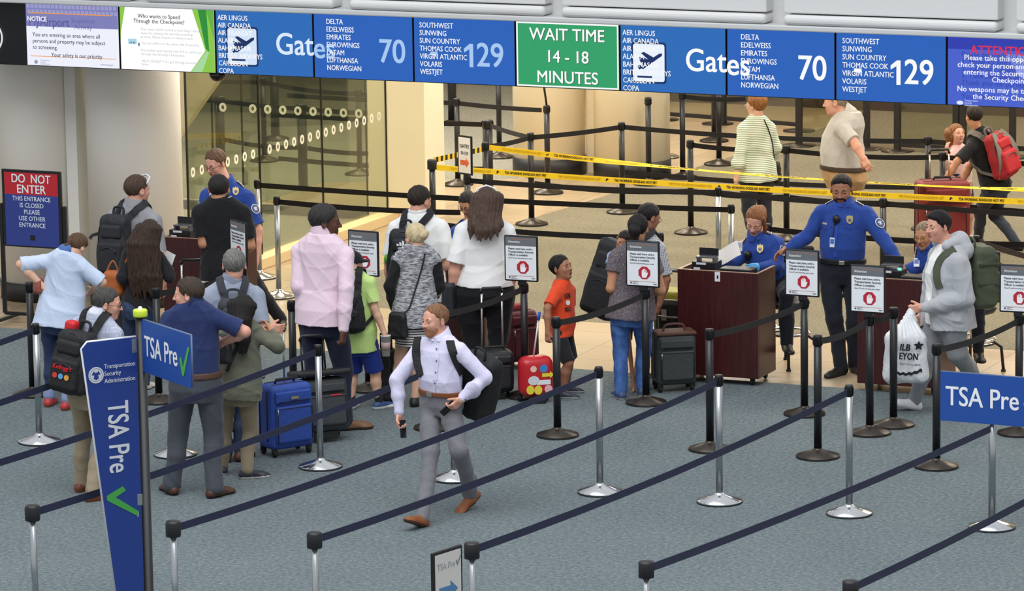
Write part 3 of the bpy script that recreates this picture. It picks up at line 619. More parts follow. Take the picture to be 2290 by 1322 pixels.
# ------------------------------------------------------------------ signed-distance modelling: one continuous skin per solid
class Sdf:
    def __init__(s, h): s.h = h; s.ops = []; s.post = []
    def add(s, lo, hi, fn, k=.02, mode=1):
        s.ops.append((np.array(lo, float), np.array(hi, float), fn, k, mode)); return s
    def cap(s, a, b, ra, rb, k=.02, mode=1, flat=0):
        a, b = np.asarray(a, float), np.asarray(b, float); d = b-a; L2 = d@d+1e-12; R = max(ra, rb)
        def fn(x, y, z):
            px, py, pz = x-a[0], y-a[1], z-a[2]
            t = np.clip((px*d[0]+py*d[1]+pz*d[2])/L2, 0, 1)
            q = np.sqrt((px-t*d[0])**2+(py-t*d[1])**2+(pz-t*d[2])**2)-(ra+(rb-ra)*t)
            return np.maximum(q, ((px-d[0])*d[0]+(py-d[1])*d[1]+(pz-d[2])*d[2])/math.sqrt(L2)) if flat else q
        return s.add(np.minimum(a, b)-R, np.maximum(a, b)+R, fn, k, mode)
    def chain(s, pts, rs, k=.02, mode=1):
        for i in range(len(pts)-1): s.cap(pts[i], pts[i+1], rs[i], rs[i+1], k, mode)
        return s
    def ell(s, c, r, M=None, k=.02, mode=1):
        c = np.asarray(c, float); r = np.asarray(r, float); M = np.eye(3) if M is None else M; R = r.max()
        def fn(x, y, z):
            p = (x-c[0], y-c[1], z-c[2]); q = [M[0, i]*p[0]+M[1, i]*p[1]+M[2, i]*p[2] for i in range(3)]
            k0 = np.sqrt(sum((q[i]/r[i])**2 for i in range(3))); k1 = np.sqrt(sum((q[i]/r[i]**2)**2 for i in range(3)))+1e-9
            return k0*(k0-1)/k1
        return s.add(c-R, c+R, fn, k, mode)
    def box(s, c, half, rad, M=None, k=.01, mode=1, taper=0.0):
        c = np.asarray(c, float); half = np.asarray(half, float); M = np.eye(3) if M is None else M; R = np.linalg.norm(half)
        def fn(x, y, z):
            p = (x-c[0], y-c[1], z-c[2]); q = [M[0, i]*p[0]+M[1, i]*p[1]+M[2, i]*p[2] for i in range(3)]
            f = 1-taper*(q[2]/half[2]+1)/2 if taper else 1.0
            q = [np.abs(q[0])/f-half[0]+rad, np.abs(q[1])/f-half[1]+rad, np.abs(q[2])-half[2]+rad]
            return np.sqrt(np.maximum(q[0], 0)**2+np.maximum(q[1], 0)**2+np.maximum(q[2], 0)**2)+np.minimum(np.maximum(q[0], np.maximum(q[1], q[2])), 0)-rad
        return s.add(c-R, c+R, fn, k, mode)
    def loft(s, P, A, Rv, Fv, secs, k=.02, mode=1, cutp=None):
        """elliptic sections (t, half width, half depth, offset) along axis P + t*A"""
        P = np.asarray(P, float); A = np.asarray(A, float); L = np.linalg.norm(A); a = A/L
        ts = np.array([q[0] for q in secs])*L; W = np.array([q[1] for q in secs]); D = np.array([q[2] for q in secs]); O = np.array([q[3] for q in secs])
        R = max(W.max(), (D+np.abs(O)).max()); e0, e1 = P+a*ts[0], P+a*ts[-1]
        def fn(x, y, z):
            px, py, pz = x-P[0], y-P[1], z-P[2]
            t = px*a[0]+py*a[1]+pz*a[2]; tc_ = np.clip(t, ts[0], ts[-1])
            sh = t.shape; tf = tc_.ravel(); w_ = np.interp(tf, ts, W).reshape(sh); d_ = np.interp(tf, ts, D).reshape(sh); o_ = np.interp(tf, ts, O).reshape(sh)
            u = (px*Rv[0]+py*Rv[1]+pz*Rv[2])/w_; v = (px*Fv[0]+py*Fv[1]+pz*Fv[2]-o_)/d_
            q = np.sqrt(u*u+v*v)+1e-9; m = np.minimum(w_, d_)
            e = (q-1)*np.where(q > 1e-6, 1/np.sqrt((u/q/w_)**2+(v/q/d_)**2), m)
            e = np.where(q < .5, (q-1)*m, e)
            out = np.abs(t-tc_)
            e = np.where(out > 0, np.sqrt(np.maximum(e, 0)**2+out**2)+np.minimum(np.maximum(e, out), 0), e)
            if cutp is not None: cp, cn = cutp; e = np.maximum(e, (x-cp[0])*cn[0]+(y-cp[1])*cn[1]+(z-cp[2])*cn[2])
            return e
        return s.add(np.minimum(e0, e1)-R, np.maximum(e0, e1)+R, fn, k, mode)
    def cut(s, p, n, k=0.0):    # keep the side the normal points away from
        p = np.asarray(p, float); n = nrm(n)
        s.post.append(lambda x, y, z, D: np.maximum(D, (x-p[0])*n[0]+(y-p[1])*n[1]+(z-p[2])*n[2])); return s
    def disp(s, fn): s.post.append(lambda x, y, z, D: D+fn(x, y, z)); return s
    def clipbox(s, lo, hi): s.clip = (np.array(lo, float), np.array(hi, float)); return s
    def mesh(s, name):
        h = s.h; ad = [o for o in s.ops if o[4] == 1]
        lo = np.min([o[0] for o in ad], 0)-3*h; hi = np.max([o[1] for o in ad], 0)+3*h
        if hasattr(s, 'clip'): lo = np.maximum(lo, s.clip[0]); hi = np.minimum(hi, s.clip[1])
        n = np.ceil((hi-lo)/h).astype(int)+1; ax = [(lo[i]+h*np.arange(n[i])).astype(np.float32) for i in range(3)]
        D = np.full(n, .2, np.float32)
        for l, q, fn, k, mode in s.ops:
            m = k+2*h; i0 = np.maximum(np.floor((l-m-lo)/h).astype(int), 0); i1 = np.minimum(np.ceil((q+m-lo)/h).astype(int)+1, n)
            if (i1 <= i0).any(): continue
            sl = tuple(slice(i0[i], i1[i]) for i in range(3))
            d = fn(ax[0][sl[0]][:, None, None], ax[1][sl[1]][None, :, None], ax[2][sl[2]][None, None, :]).astype(np.float32)
            c = D[sl]
            if mode == 1:
                hh = np.maximum(k-np.abs(c-d), 0)/k if k > 0 else 0; D[sl] = np.minimum(c, d)-hh*hh*k*.25
            elif mode == -1:
                hh = np.maximum(k-np.abs(c+d), 0)/k if k > 0 else 0; D[sl] = np.maximum(c, -d)+hh*hh*k*.25
        X, Y, Z = ax[0][:, None, None], ax[1][None, :, None], ax[2][None, None, :]
        for f in s.post: D = f(X, Y, Z, D).astype(np.float32)
        D[0], D[-1] = 1, 1; D[:, 0], D[:, -1] = 1, 1; D[:, :, 0], D[:, :, -1] = 1, 1
        I = D < 0
        C = [(i, j, k) for i in (0, 1) for j in (0, 1) for k in (0, 1)]
        cs = lambda A_, o: A_[o[0]:A_.shape[0]-1+o[0], o[1]:A_.shape[1]-1+o[1], o[2]:A_.shape[2]-1+o[2]]
        cnt = sum(cs(I, o).astype(np.int8) for o in C); mk = (cnt > 0) & (cnt < 8)
        w_ = np.argwhere(mk); idx = np.full(mk.shape, -1, np.int32); idx[mk] = np.arange(len(w_))
        pos = np.zeros((len(w_), 3), np.float32); num = np.zeros((len(w_), 1), np.float32)
        vals = {o: D[w_[:, 0]+o[0], w_[:, 1]+o[1], w_[:, 2]+o[2]] for o in C}
        for o in C:
            for axn in range(3):
                if o[axn] == 0:
                    q = list(o); q[axn] = 1; a, b = vals[o], vals[tuple(q)]; cr_ = (a < 0) != (b < 0)
                    t = np.where(cr_, a/np.where(cr_, a-b, 1), 0); p = np.array(o, np.float32)[None, :].repeat(len(w_), 0); p[:, axn] = t
                    pos += p*cr_[:, None]; num += cr_[:, None]
        V = lo+(w_+pos/np.maximum(num, 1))*h
        Q = []
        for axn in range(3):
            a1, a2 = (axn+1) % 3, (axn+2) % 3
            s0 = [slice(1, -1)]*3; s0[axn] = slice(0, -1); s1 = list(s0); s1[axn] = slice(1, None)
            A_, B_ = I[tuple(s0)], I[tuple(s1)]; e = np.argwhere(A_ != B_); 
            if not len(e): continue
            ins = A_[e[:, 0], e[:, 1], e[:, 2]]
            base = e.copy(); base[:, a1] += 1; base[:, a2] += 1   # vertex index of the edge start
            def cell(d1, d2):
                c = base.copy(); c[:, a1] -= d1; c[:, a2] -= d2; return idx[c[:, 0], c[:, 1], c[:, 2]]
            q = np.stack([cell(1, 1), cell(0, 1), cell(0, 0), cell(1, 0)], 1)
            q[~ins] = q[~ins][:, ::-1]; Q.append(q)
        Q = np.concatenate(Q); Q = Q[(Q >= 0).all(1)]
        return V.astype(np.float32), Q
def quads(name, V, Q, origin, mats, parent, mi=None, label=None):
    me = bpy.data.meshes.new(name); nV, nQ = len(V), len(Q)
    me.vertices.add(nV); me.vertices.foreach_set('co', (V-np.asarray(origin, np.float32)).astype(np.float32).ravel())
    me.loops.add(nQ*4); me.loops.foreach_set('vertex_index', Q.astype(np.int32).ravel())
    me.polygons.add(nQ); me.polygons.foreach_set('loop_start', np.arange(0, nQ*4, 4, dtype=np.int32)); 
    me.polygons.foreach_set('use_smooth', np.ones(nQ, bool))
    if mi is not None: me.polygons.foreach_set('material_index', mi.astype(np.int32))
    me.update(calc_edges=True); me.validate()
    return link(name, me, mats, parent, label)
def sdf_obj(name, S, origin, mats, parent, label=None, mi=None):
    V, Q = S.mesh(name)
    return quads(name, V, Q, origin, mats, parent, mi(V[Q].mean(1)) if mi else None, label)
def folds(seed, amp=.006, f=(14, 34), stretch=(1, 1, .55)):
    r = np.random.RandomState(seed); ws = []
    for lo_, hi_, a_, n_ in ((7, 15, .9, 3), (20, 44, .55, 4)):
        for i in range(n_):
            d = r.normal(size=3)*np.array(stretch); d = d/np.linalg.norm(d); ws.append((d*r.uniform(lo_, hi_), r.uniform(0, 6.28), a_*r.uniform(.6, 1)))
    wr = [(r.normal(size=3)*5, r.uniform(0, 6.28)) for _ in range(2)]
    def fn(x, y, z):
        o = 0; wx = sum(np.sin(x*d[0]+y*d[1]+z*d[2]+p) for d, p in wr)*1.1
        for d, p, a in ws:
            q = 1-np.abs(np.sin((x*d[0]+y*d[1]+z*d[2])*.5+p+wx)); o = o+a*(.33-q*q*q)
        return amp*o*1.3
    return fn

# ------------------------------------------------------------------ people
SKIN = {'fair': ('e0b49a', 'b5776c'), 'pink': ('dca690', 'b0685e'), 'tan': ('c4906e', '96594b'), 'brown': ('a5745a', '7c4a40'), 'dark': ('5c3d30', '482c28')}
def rotm(ax, ang):
    a = nrm(ax); c, s = math.cos(ang), math.sin(ang); K = np.array([[0, -a[2], a[1]], [a[2], 0, -a[0]], [-a[1], a[0], 0]])
    return np.eye(3)+s*K+(1-c)*(K@K)
MALE = [(-.14, .074, .056, -.012), (0, .096, .070, -.012), (.16, .095, .070, -.008), (.38, .088, .062, .004), (.62, .098, .066, .006), (.80, .104, .064, .0), (.91, .088, .052, -.006), (1.0, .050, .042, -.006)]
FEM = [(-.14, .078, .058, -.014), (0, .102, .074, -.014), (.16, .096, .068, -.008), (.38, .078, .056, .002), (.62, .088, .064, .010), (.80, .092, .060, .004), (.91, .078, .048, -.006), (1.0, .044, .038, -.006)]
KID = [(-.14, .070, .056, -.008), (0, .086, .066, -.008), (.16, .086, .066, -.002), (.38, .082, .062, .006), (.62, .088, .064, .004), (.80, .092, .060, .0), (.91, .078, .05, -.004), (1.0, .046, .04, -.004)]
def ik(a, c, l1, l2, pole):
    v = c-a; d = np.linalg.norm(v); u = v/d
    if d >= l1+l2-.004: return a+v*(l1/(l1+l2))
    x = (l1*l1-l2*l2+d*d)/(2*d); hgt = math.sqrt(max(0, l1*l1-x*x)); p = pole-u*(pole@u); return a+u*x+nrm(p)*hgt

class Person: pass
def person(label, root, top=None, H=None, sex='m', fa=0, hf=None, hp=8, hr=0, fat=1.0, depth=1.0, skin='fair', neck=None, lean=0.0, pelvis=None, pz=None, headd=None,
           armL=None, armR=None, feet=None, knees=None, shirt=None, pants=None, shoes=None, hair=None, belt=None, collar=None, face=True, h=.0065, curlL=25, curlR=25,
           headk=.150, hc=None, seed=1, hide=(), shw=None, beard=None, glasses=None, footrot=0, feetz=None, gap=.0, lips=True, look=0, gloves=None, socks=None, armw=1.0, shdrop=0.0, shdy=None):
    P = Person(); R_ = np.radians
    root = np.array(root, float) if len(root) == 3 else fl(*root)
    s0 = root@HZ; P.root = root; P.s0 = s0
    J = lambda px, py, d=0.0: at_depth(px, py, s0-d)
    P.J = J
    if H is None: H = J(top[0], top[1], 0 if headd is None else headd)[2]-root[2]*0
    P.H = H; rh = RH; f = math.cos(R_(fa))*(-HZ)+math.sin(R_(fa))*rh; f = nrm(f); up = np.array([0, 0, 1.]); r = np.cross(f, up); P.f, P.r = f, r
    hh = headk*H; P.hh = hh
    pel = (J(*pelvis) if pelvis else root+up*(.525*H)) if pz is None else root*np.array([1, 1, 0])+up*pz
    if pelvis is None and top is not None and pz is None:   # the body leans a little so that head and feet both meet the photograph
        tp = J(*top); pel = pel+(tp-root)*np.array([1, 1, 0])*.5
    if neck: nk = J(*neck)+up*.034*H
    else:
        tp = J(top[0], top[1]) if top is not None else root+up*H
        nk = np.array([tp[0], tp[1], 0])*.85+np.array([pel[0], pel[1], 0])*.15; nk[2] = .825*H if pz is None else pel[2]+.30*H
        nk = nk-f*.02
    P.pel, P.nk = pel, nk
    A = nk-pel; a = nrm(A); Fv = nrm(f-a*(f@a)); Rv = np.cross(Fv, a); P.Rv, P.Fv, P.a = Rv, Fv, a
    # head
    hfa = fa if hf is None else hf
    hfv = nrm(math.cos(R_(hfa))*(-HZ)+math.sin(R_(hfa))*rh); hrv = np.cross(hfv, up)
    HM = rotm(hrv, -R_(hp))@np.stack([hrv, hfv, up], 1); HM = rotm(HM[:, 1], R_(hr))@HM; P.HM = HM
    if hc: hcen = J(*hc)
    elif top is not None: hcen = J(top[0], top[1], 0 if headd is None else headd)-up*hh*.5
    else: hcen = nk+up*(hh*.80)+hfv*.03
    P.hc = hcen
    hl = lambda x, y, z: hcen+HM@(np.array([x, y, z])*hh)
    P.hl = hl
    sw = shw or {'m': .106, 'f': .094, 'k': .096}[sex]; sw *= 1+(fat-1)*.35
    sd = shdy or (0, 0)
    SH = {+1: nk+Rv*sw*H-a*(.082+shdrop)*H+up*sd[1], -1: nk-Rv*sw*H-a*(.082+shdrop)*H+up*sd[0]}   # +1 = right
    P.SH = SH
    HP = {+1: pel+Rv*.052*H*fat, -1: pel-Rv*.052*H*fat}
    lu, lf, lt, ls = .172*H, .148*H, .245*H, .245*H
    E, W_ = {}, {}
    for sgn, arm in ((+1, armR), (-1, armL)):
        if arm is None:
            E[sgn] = SH[sgn]-up*lu*.98+Rv*sgn*.035*H-Fv*.02*H; W_[sgn] = E[sgn]-up*lf*.98+Fv*.03*H+Rv*sgn*.005
        elif arm == 'front':       # forearms brought forward, upper arm down
            E[sgn] = SH[sgn]-up*lu*.93+Rv*sgn*.05*H-Fv*.01*H; W_[sgn] = E[sgn]+nrm(Fv*.86-Rv*sgn*.35+up*.12)*lf
        elif arm == 'fold':
            E[sgn] = SH[sgn]-up*lu*.9+Rv*sgn*.06*H+Fv*.02*H; W_[sgn] = E[sgn]+nrm(Fv*.45-Rv*sgn*.9+up*.25)*lf
        else:
            (ex, ey, es), (wx, wy, ws) = arm; E[sgn] = bone(SH[sgn], ex, ey, lu, es); W_[sgn] = bone(E[sgn], wx, wy, lf, ws)
    P.E, P.W = E, W_
    AN = {}; FD = {}
    for i, sgn in enumerate((-1, +1)):
        if feet: 
            q = feet[i]; p = fl(q[0], q[1], q[3] if len(q) > 3 else 0.0); AN[sgn] = p+up*.042*H; ang = R_(q[2] if len(q) > 2 else fa)
            FD[sgn] = nrm(math.cos(ang)*(-HZ)+math.sin(ang)*rh)
        else:
            AN[sgn] = root*np.array([1, 1, 0])+Rv*sgn*(.055+gap)*H+up*.042*H-f*.02; FD[sgn] = nrm(f+r*sgn*.25)
    if knees is None and pz is None: lt = ls = .505*max(np.linalg.norm(HP[q]-AN[q]) for q in (1, -1))
    KN = {}
    for i, sgn in enumerate((-1, +1)):
        if knees: KN[sgn] = bone(HP[sgn], knees[i][0], knees[i][1], lt, knees[i][2])
        elif pz is not None: KN[sgn] = HP[sgn]+f*lt*.97+r*sgn*.05; AN[sgn] = np.array([KN[sgn][0], KN[sgn][1], max(.07, pz-ls)])
        else: KN[sgn] = ik(HP[sgn], AN[sgn], lt, ls, f+r*sgn*.12)
    P.AN, P.KN = AN, KN
    secs0 = {'m': MALE, 'f': FEM, 'k': KID}[sex]
    fz = lambda t: 1+(fat-1)*(1.0 if t < .7 else .5)
    secs = [(t, w_*H*fz(t), d*H*fz(t)*depth, o*H+(depth-1)*d*H*.6*(1 if .1 < t < .7 else .3)) for t, w_, d, o in secs0]; P.secs = secs
    g = lambda sc, dl: [(t, w_+dl, d+dl, o) for t, w_, d, o in sc]
    t = thing('person', tuple(root), label, 'person'); P.o = t
    sk, lp = SKIN[skin]; MS = mat(sk, .5, 0, 'skin'); ML = mat(lp, .5, 0, 'skin')
    ar = armw*(.6+.4*fat)
    # ---- body: one continuous surface
    B = Sdf(h)
    def torso(S, dl, k=.03): S.loft(pel, A, Rv, Fv, g(secs, dl), k)
    kl = .80 if pants and pants.get('kind', 'pants') in ('pants', 'crop') else 1.0; kt = .80 if pants else 1.0
    torso(B, -.014 if shirt else 0)
    for sgn in (+1, -1):
        B.cap(nk-a*.016*H, SH[sgn]-a*.008*H, .026*H, .027*H*ar, .04); B.chain([SH[sgn], E[sgn]], [.0315*H*ar, .025*H*ar], .02)
        mid = E[sgn]*.65+W_[sgn]*.35; B.chain([E[sgn], mid, W_[sgn]], [.0245*H*ar, .0255*H*ar, .0165*H], .012)
        B.chain([HP[sgn], KN[sgn]], [.052*H*fat*kt, .033*H*(kl*.5+.5)], .025); cm = KN[sgn]*.68+AN[sgn]*.32-FD[sgn]*.006*H
        B.chain([KN[sgn], cm, AN[sgn]], [.033*H*(kl*.5+.5), .033*H*(.7+.3*fat)*kl, .021*H], .02)
        fq = feet[0 if sgn == -1 else 1] if feet else (); fpt = R_(fq[4]) if len(fq) > 4 else 0; fR = rotm(np.cross(FD[sgn], up), fpt)
        B.chain([AN[sgn]-fR@up*.014*H, AN[sgn]+fR@(FD[sgn]*.085*H-up*.024*H)], [.018*H, .012*H], .015)
    # neck, head
    B.chain([nk-a*.02*H, hl(0, -.10, -.28)], [.034*H*(.8+.2*fat), .0325*H*(.75+.25*fat)], .03)
    e3 = lambda x, y, z, rx, ry, rz, k, m=1: B.ell(hl(x, y, z), np.array([rx, ry, rz])*hh, HM, k*hh, m)
    e3(0, -.055, .13, .335, .415, .365, .1); jw = .9 if sex == 'f' else 1.0
    e3(0, .115, -.17, .255*jw*(.85+.15*fat), .26, .33, .14)
    e3(0, .265, -.395, .10*jw, .09, .085, .10)
    c3 = lambda p, q, ra, rb, k, m=1: B.cap(hl(*p), hl(*q), ra*hh, rb*hh, k*hh, m)
    if face:
        e3(.15, .27, -.10, .10, .08, .10, .10); e3(-.15, .27, -.10, .10, .08, .10, .10)
        c3((-.17, .325, .085), (.17, .325, .085), .038, .038, .07)
        e3(.135, .405, .012, .075, .055, .05, .06, -1); e3(-.135, .405, .012, .075, .055, .05, .06, -1)
        c3((0, .365, .06), (0, .455, -.115), .026, .042, .045); e3(.045, .40, -.125, .034, .04, .03, .03); e3(-.045, .40, -.125, .034, .04, .03, .03)
        c3((-.075, .365, -.232), (.075, .365, -.232), .026, .026, .03); c3((-.065, .36, -.285), (.065, .36, -.285), .03, .03, .03)
    for q in (1, -1):
        B.ell(hl(.345*q, -.04, -.02), np.array([.035, .085, .135])*hh, HM@rotm((0, 0, 1), -.35*q), .03*hh)
        B.ell(hl(.372*q, -.02, .0), np.array([.018, .045, .075])*hh, HM@rotm((0, 0, 1), -.35*q), .02*hh, -1)
    # hands
    P.hand = {}
    for sgn, curl in ((+1, curlR), (-1, curlL)):
        hd = nrm(W_[sgn]-E[sgn]); n = -Rv*sgn; n = nrm(n-hd*(n@hd)) if abs(n@hd) < .95 else nrm(Fv-hd*(Fv@hd))
        lat = np.cross(hd, n)*sgn        # towards the thumb side
        if lat@(Fv+up*.3) < 0: lat = -lat
        L = .104*H; Wp = W_[sgn]; pc = Wp+hd*L*.27; P.hand[sgn] = Wp+hd*L*.55+n*.012
        M = np.stack([lat, hd, n], 1)
        B.cap(Wp-hd*.02*H, Wp+hd*.1*L, .0155*H, .016*H, .012); B.box(pc, (L*.215, L*.27, L*.085), L*.075, M, .010)
        for fi, (off, ln) in enumerate(((.155, .40), (.052, .45), (-.052, .42), (-.15, .33))):
            cu = R_(curl*(1+.12*fi)); p = Wp+hd*L*.50+lat*L*off; ang = cu*.6; rr = .0050*H
            for sgm in (.42, .32, .26):
                d = hd*math.cos(ang)+n*math.sin(ang)+lat*off*.25; q = p+nrm(d)*ln*L*sgm; B.cap(p, q, rr, rr*.93, .0035); p = q; rr *= .93; ang += cu
        p = Wp+hd*L*.14+lat*L*.17+n*L*.03; d1 = nrm(hd*.72+lat*.62+n*.25); q = p+d1*L*.22; B.cap(p, q, .0075*H, .0062*H, .008); d2 = nrm(hd*.9+lat*.2+n*(.3+curl/120)); B.cap(q, q+d2*L*.2, .0062*H, .0052*H, .003)
    def bodymi(C):
        q = (C-hcen)@HM/hh
        return ((np.abs(q[:, 0]) < .095) & (q[:, 1] > .33) & (q[:, 2] < -.212) & (q[:, 2] > -.305)).astype(int) if lips else np.zeros(len(C), int)
    def bodymi2(C):
        m_ = bodymi(C)
        for sgn in (+1, -1): m_[(np.linalg.norm(C-P.hand[sgn], axis=1) < .115) & ((C-W_[sgn])@nrm(W_[sgn]-E[sgn]) > -.01)] = 2
        return m_
    P.body = sdf_obj('body', B, root, [MS, ML]+([mat(gloves, .4)] if gloves else []), t, mi=bodymi2 if gloves else bodymi)
    # ---- face details
    if face:
        for q in (1, -1):
            b = bmesh.new(); bmesh.ops.create_uvsphere(b, u_segments=14, v_segments=10, radius=.056*hh)
            dn = -.45 if hp > 15 else -.05; lk = nrm(np.array([look*.4, 1, dn]))
            for ff in b.faces:
                cc = ff.calc_center_median().normalized(); ff.material_index = 1 if cc.dot(Vector(lk)) > .72 else 0; ff.smooth = True
            M4 = Matrix([list(HM[i])+[0] for i in range(3)]+[[0, 0, 0, 1]]); M4.translation = Vector(hl(.135*q, .308, .012)-root)
            b.transform(M4); me = bpy.data.meshes.new('eye'); b.to_mesh(me); b.free(); link('eye', me, [mat('cfc4ba', .3), mat('2b1f1a', .25)], t)
            S = Sdf(.0028); S.ell(hl(.135*q, .308, .012), np.array([.072, .068, .062])*hh, HM, .002); op = .020 if hp < 15 else .010
            S.ell(hl(.135*q, .385, .006+dn*.03), np.array([.062, .075, op])*hh, HM, .002, -1); sdf_obj('eyelid', S, root, MS, t)
            S = Sdf(.003); S.chain([hl(.06*q, .372, .098), hl(.14*q, .36, .122), hl(.215*q, .305, .092)], [.014*hh, .015*hh, .008*hh], .004)
            ec = (hair or {}).get('brow') or (hair or {}).get('col', '3a2a20'); sdf_obj('eyebrow', S, root, mat(ec, .8), t)
    if beard:
        S = Sdf(.005); col, th = beard
        S.ell(hl(0, .12, -.19), np.array([.262*jw*(.85+.15*fat), .262+th, .325+th])*hh, HM, .03); S.ell(hl(0, .265, -.40), np.array([.115, .10, .10])*hh, HM, .08*hh); S.cap(hl(-.09, .362, -.195), hl(.09, .362, -.195), .022*hh, .022*hh, .02)
        S.ell(hl(0, .36, -.256), np.array([.10, .16, .048])*hh, HM, .006, -1)
        S.cut(hl(0, .36, -.165), nrm(HM[:, 2]*1.0+HM[:, 1]*.42)); S.cut(hl(0, -.05, 0), -HM[:, 1]); S.cut(hl(0, 0, -.50), -HM[:, 2])
        sdf_obj('beard', S, root, mat(col, .85, 0, 'hair', dark=col), t)
    if glasses:
        S = MB(); 
        for q in (1, -1):
            M = frame_mat(hl(.138*q, .415, .0)-root, HM[:, 0], HM[:, 2], HM[:, 1])
            pts = [M @ Vector((.098*hh*math.cos(u), .07*hh*math.sin(u), 0)) for u in np.linspace(0, 2*math.pi, 17)]; S.tube(pts, .0022, 6)
            S.tube([hl(.23*q, .40, .02)-root, hl(.35*q, .25, .03)-root, hl(.365*q, -.02, .03)-root], .0022, 6)
        S.tube([hl(-.04, .43, .015)-root, hl(.04, .43, .015)-root], .0022, 6); S.build('glasses', mat(glasses, .3, .4), t)
    # ---- hair
    if hair:
        hs = hair['style']; HMt = mat(hair['col'], .6, 0, 'hair', dark=hair.get('dark', hair['col'])); th = hair.get('th', .022)*.75+.012
        S = Sdf(.006 if hs in ('short', 'buzz') else .0065); he = lambda x, y, z, rx, ry, rz, k=.04, m=1: S.ell(hl(x, y, z), np.array([rx, ry, rz])*hh, HM, k*hh, m)
        he(0, -.06, .135, .337+th, .417+th, .367+th*1.1)
        if hs == 'crop': he(0, .10, .36, .25, .26, .16, .12)
        fr = hair.get('front', .33)
        S.disp(lambda x, y, z: .0028*np.sin(120*x+3*np.sin(23*z)+2*np.sin(31*y))*np.sin(110*y+3*np.sin(19*z)))
        if hs == 'fluffy': he(0, -.1, .22, .40, .46, .36, .1)
        def line(x, y, z, D):
            px, py, pz_ = x-hcen[0], y-hcen[1], z-hcen[2]
            lx = (px*HM[0, 0]+py*HM[1, 0]+pz_*HM[2, 0])/hh; ly = (px*HM[0, 1]+py*HM[1, 1]+pz_*HM[2, 1])/hh; lz = (px*HM[0, 2]+py*HM[1, 2]+pz_*HM[2, 2])/hh
            wob = .012*np.sin(lx*37)+.012*np.sin(lz*41+1)
            g1 = (.72*(ly-.37-wob)-.70*(lz-fr)-.30*np.maximum(np.abs(lx)-.2, 0)); g2 = np.maximum(ly+.10+wob*.6, -(lz+nape+.10*np.abs(lx)))
            gg = np.minimum(g1, g2)
            if hs == 'bald': gg = np.maximum(gg, lz-.22)
            return np.maximum(D+(th+.012)*hh*np.exp(np.minimum(gg, 0)/.07)*1.0, gg*hh)
        nape = hair.get('nape', .43)
        S.post.append(line)
        tail = Sdf(.0065); tail.disp(lambda x, y, z: .004*np.sin(70*x+3*np.sin(9*z))*np.sin(66*y)); use = False
        bk = -f
        if hs == 'long':
            lo_ = max([q.get('loose', 0)+q.get('d', .013) for q in (shirt if isinstance(shirt, list) else [shirt] if shirt else [])]+[0]); use = True; end = J(*hair['end'], (.066*H*fat*depth+lo_+.018)*max(0, -(f@(-HZ)))); wl = hair.get('w', .09); rr_ = np.random.RandomState(seed); n_ = 9; tail = Sdf(.0065)
            tail.ell(hl(0, -.13, -.02), np.array([.37, .37, .40])*hh, HM, .04)
            Rw = np.cross(nrm(end-hcen), nrm(Fv)); Rw = nrm(Rw)*(1 if Rw@Rv > 0 else -1)
            for i_ in range(n_):
                u = -1+2*i_/(n_-1); st = hl(u*.30, -.22-.12*(1-u*u), .10); md = nk-Fv*((.056*(1-.45*u*u))*H*depth+.022+lo_)+Rw*u*wl*.52+up*.02
                if end[2] > nk[2]: md = st*.5+end*.5+Rw*u*wl*.3
                en = end+Rw*u*wl*.62-Fv*(.022*(1-u*u))+up*rr_.uniform(-.06, .06)+Rw*rr_.uniform(-.015, .015)
                tail.chain([st, md, md*.4+en*.6+Rw*rr_.uniform(-.008, .008), en], [.055*hh/.2, .034+wl*.03, .030+wl*.03, .006], .014)
            tail.disp(lambda x, y, z: .0022*np.sin((x*Rw[0]+y*Rw[1])*210+2.5*np.sin(14*z)))
            tail.cut(hl(0, .10, 0), HM[:, 1])
        if hs == 'bob':
            use = True; wl = hair.get('w', .34); tail.ell(hl(0, -.14, -.10), np.array([.42, .36, .52])*hh, HM, .05); tail.cut(hl(0, .10, 0), HM[:, 1])
            if 'end' in hair: tail.chain([hl(0, -.22, -.2), J(*hair['end'])], [.085, .05], .05)
        if hs == 'tail':
            use = True; tail.chain([hl(0, -.42, .10), hl(0, -.58, -.05), hl(0, -.55, -.45)], [.13*hh, .2*hh, .13*hh], .03)
        if hs == 'bun':
            use = True; b0 = hair.get('bun', (0, -.50, .22)); tail.ell(hl(*b0), np.array([.20, .17, .19])*hh, HM, .02); tail.ell(hl(b0[0]+.1, b0[1]-.06, b0[2]+.06), np.array([.12, .11, .12])*hh, HM, .03)
        if hs == 'braid':
            use = True; e = J(*hair['end']); p = hl(0, -.40, .15)
            for q in range(9): u = q/8; c = p*(1-u)+e*u-f*.03*math.sin(u*3.1); tail.ell(c+Rv*(.010*(-1)**q), np.array([.032, .028, .026])*(1-.45*u), None, .008)
        sdf_obj('hair', S, root, HMt, t)
        if use: sdf_obj({'bun': 'hair_bun', 'tail': 'ponytail', 'braid': 'braid'}.get(hs, 'long_hair'), tail, root, HMt, t)
    # ---- clothes
    def material(c): return c if not isinstance(c, str) else mat(c, .85, 0, 'cloth')
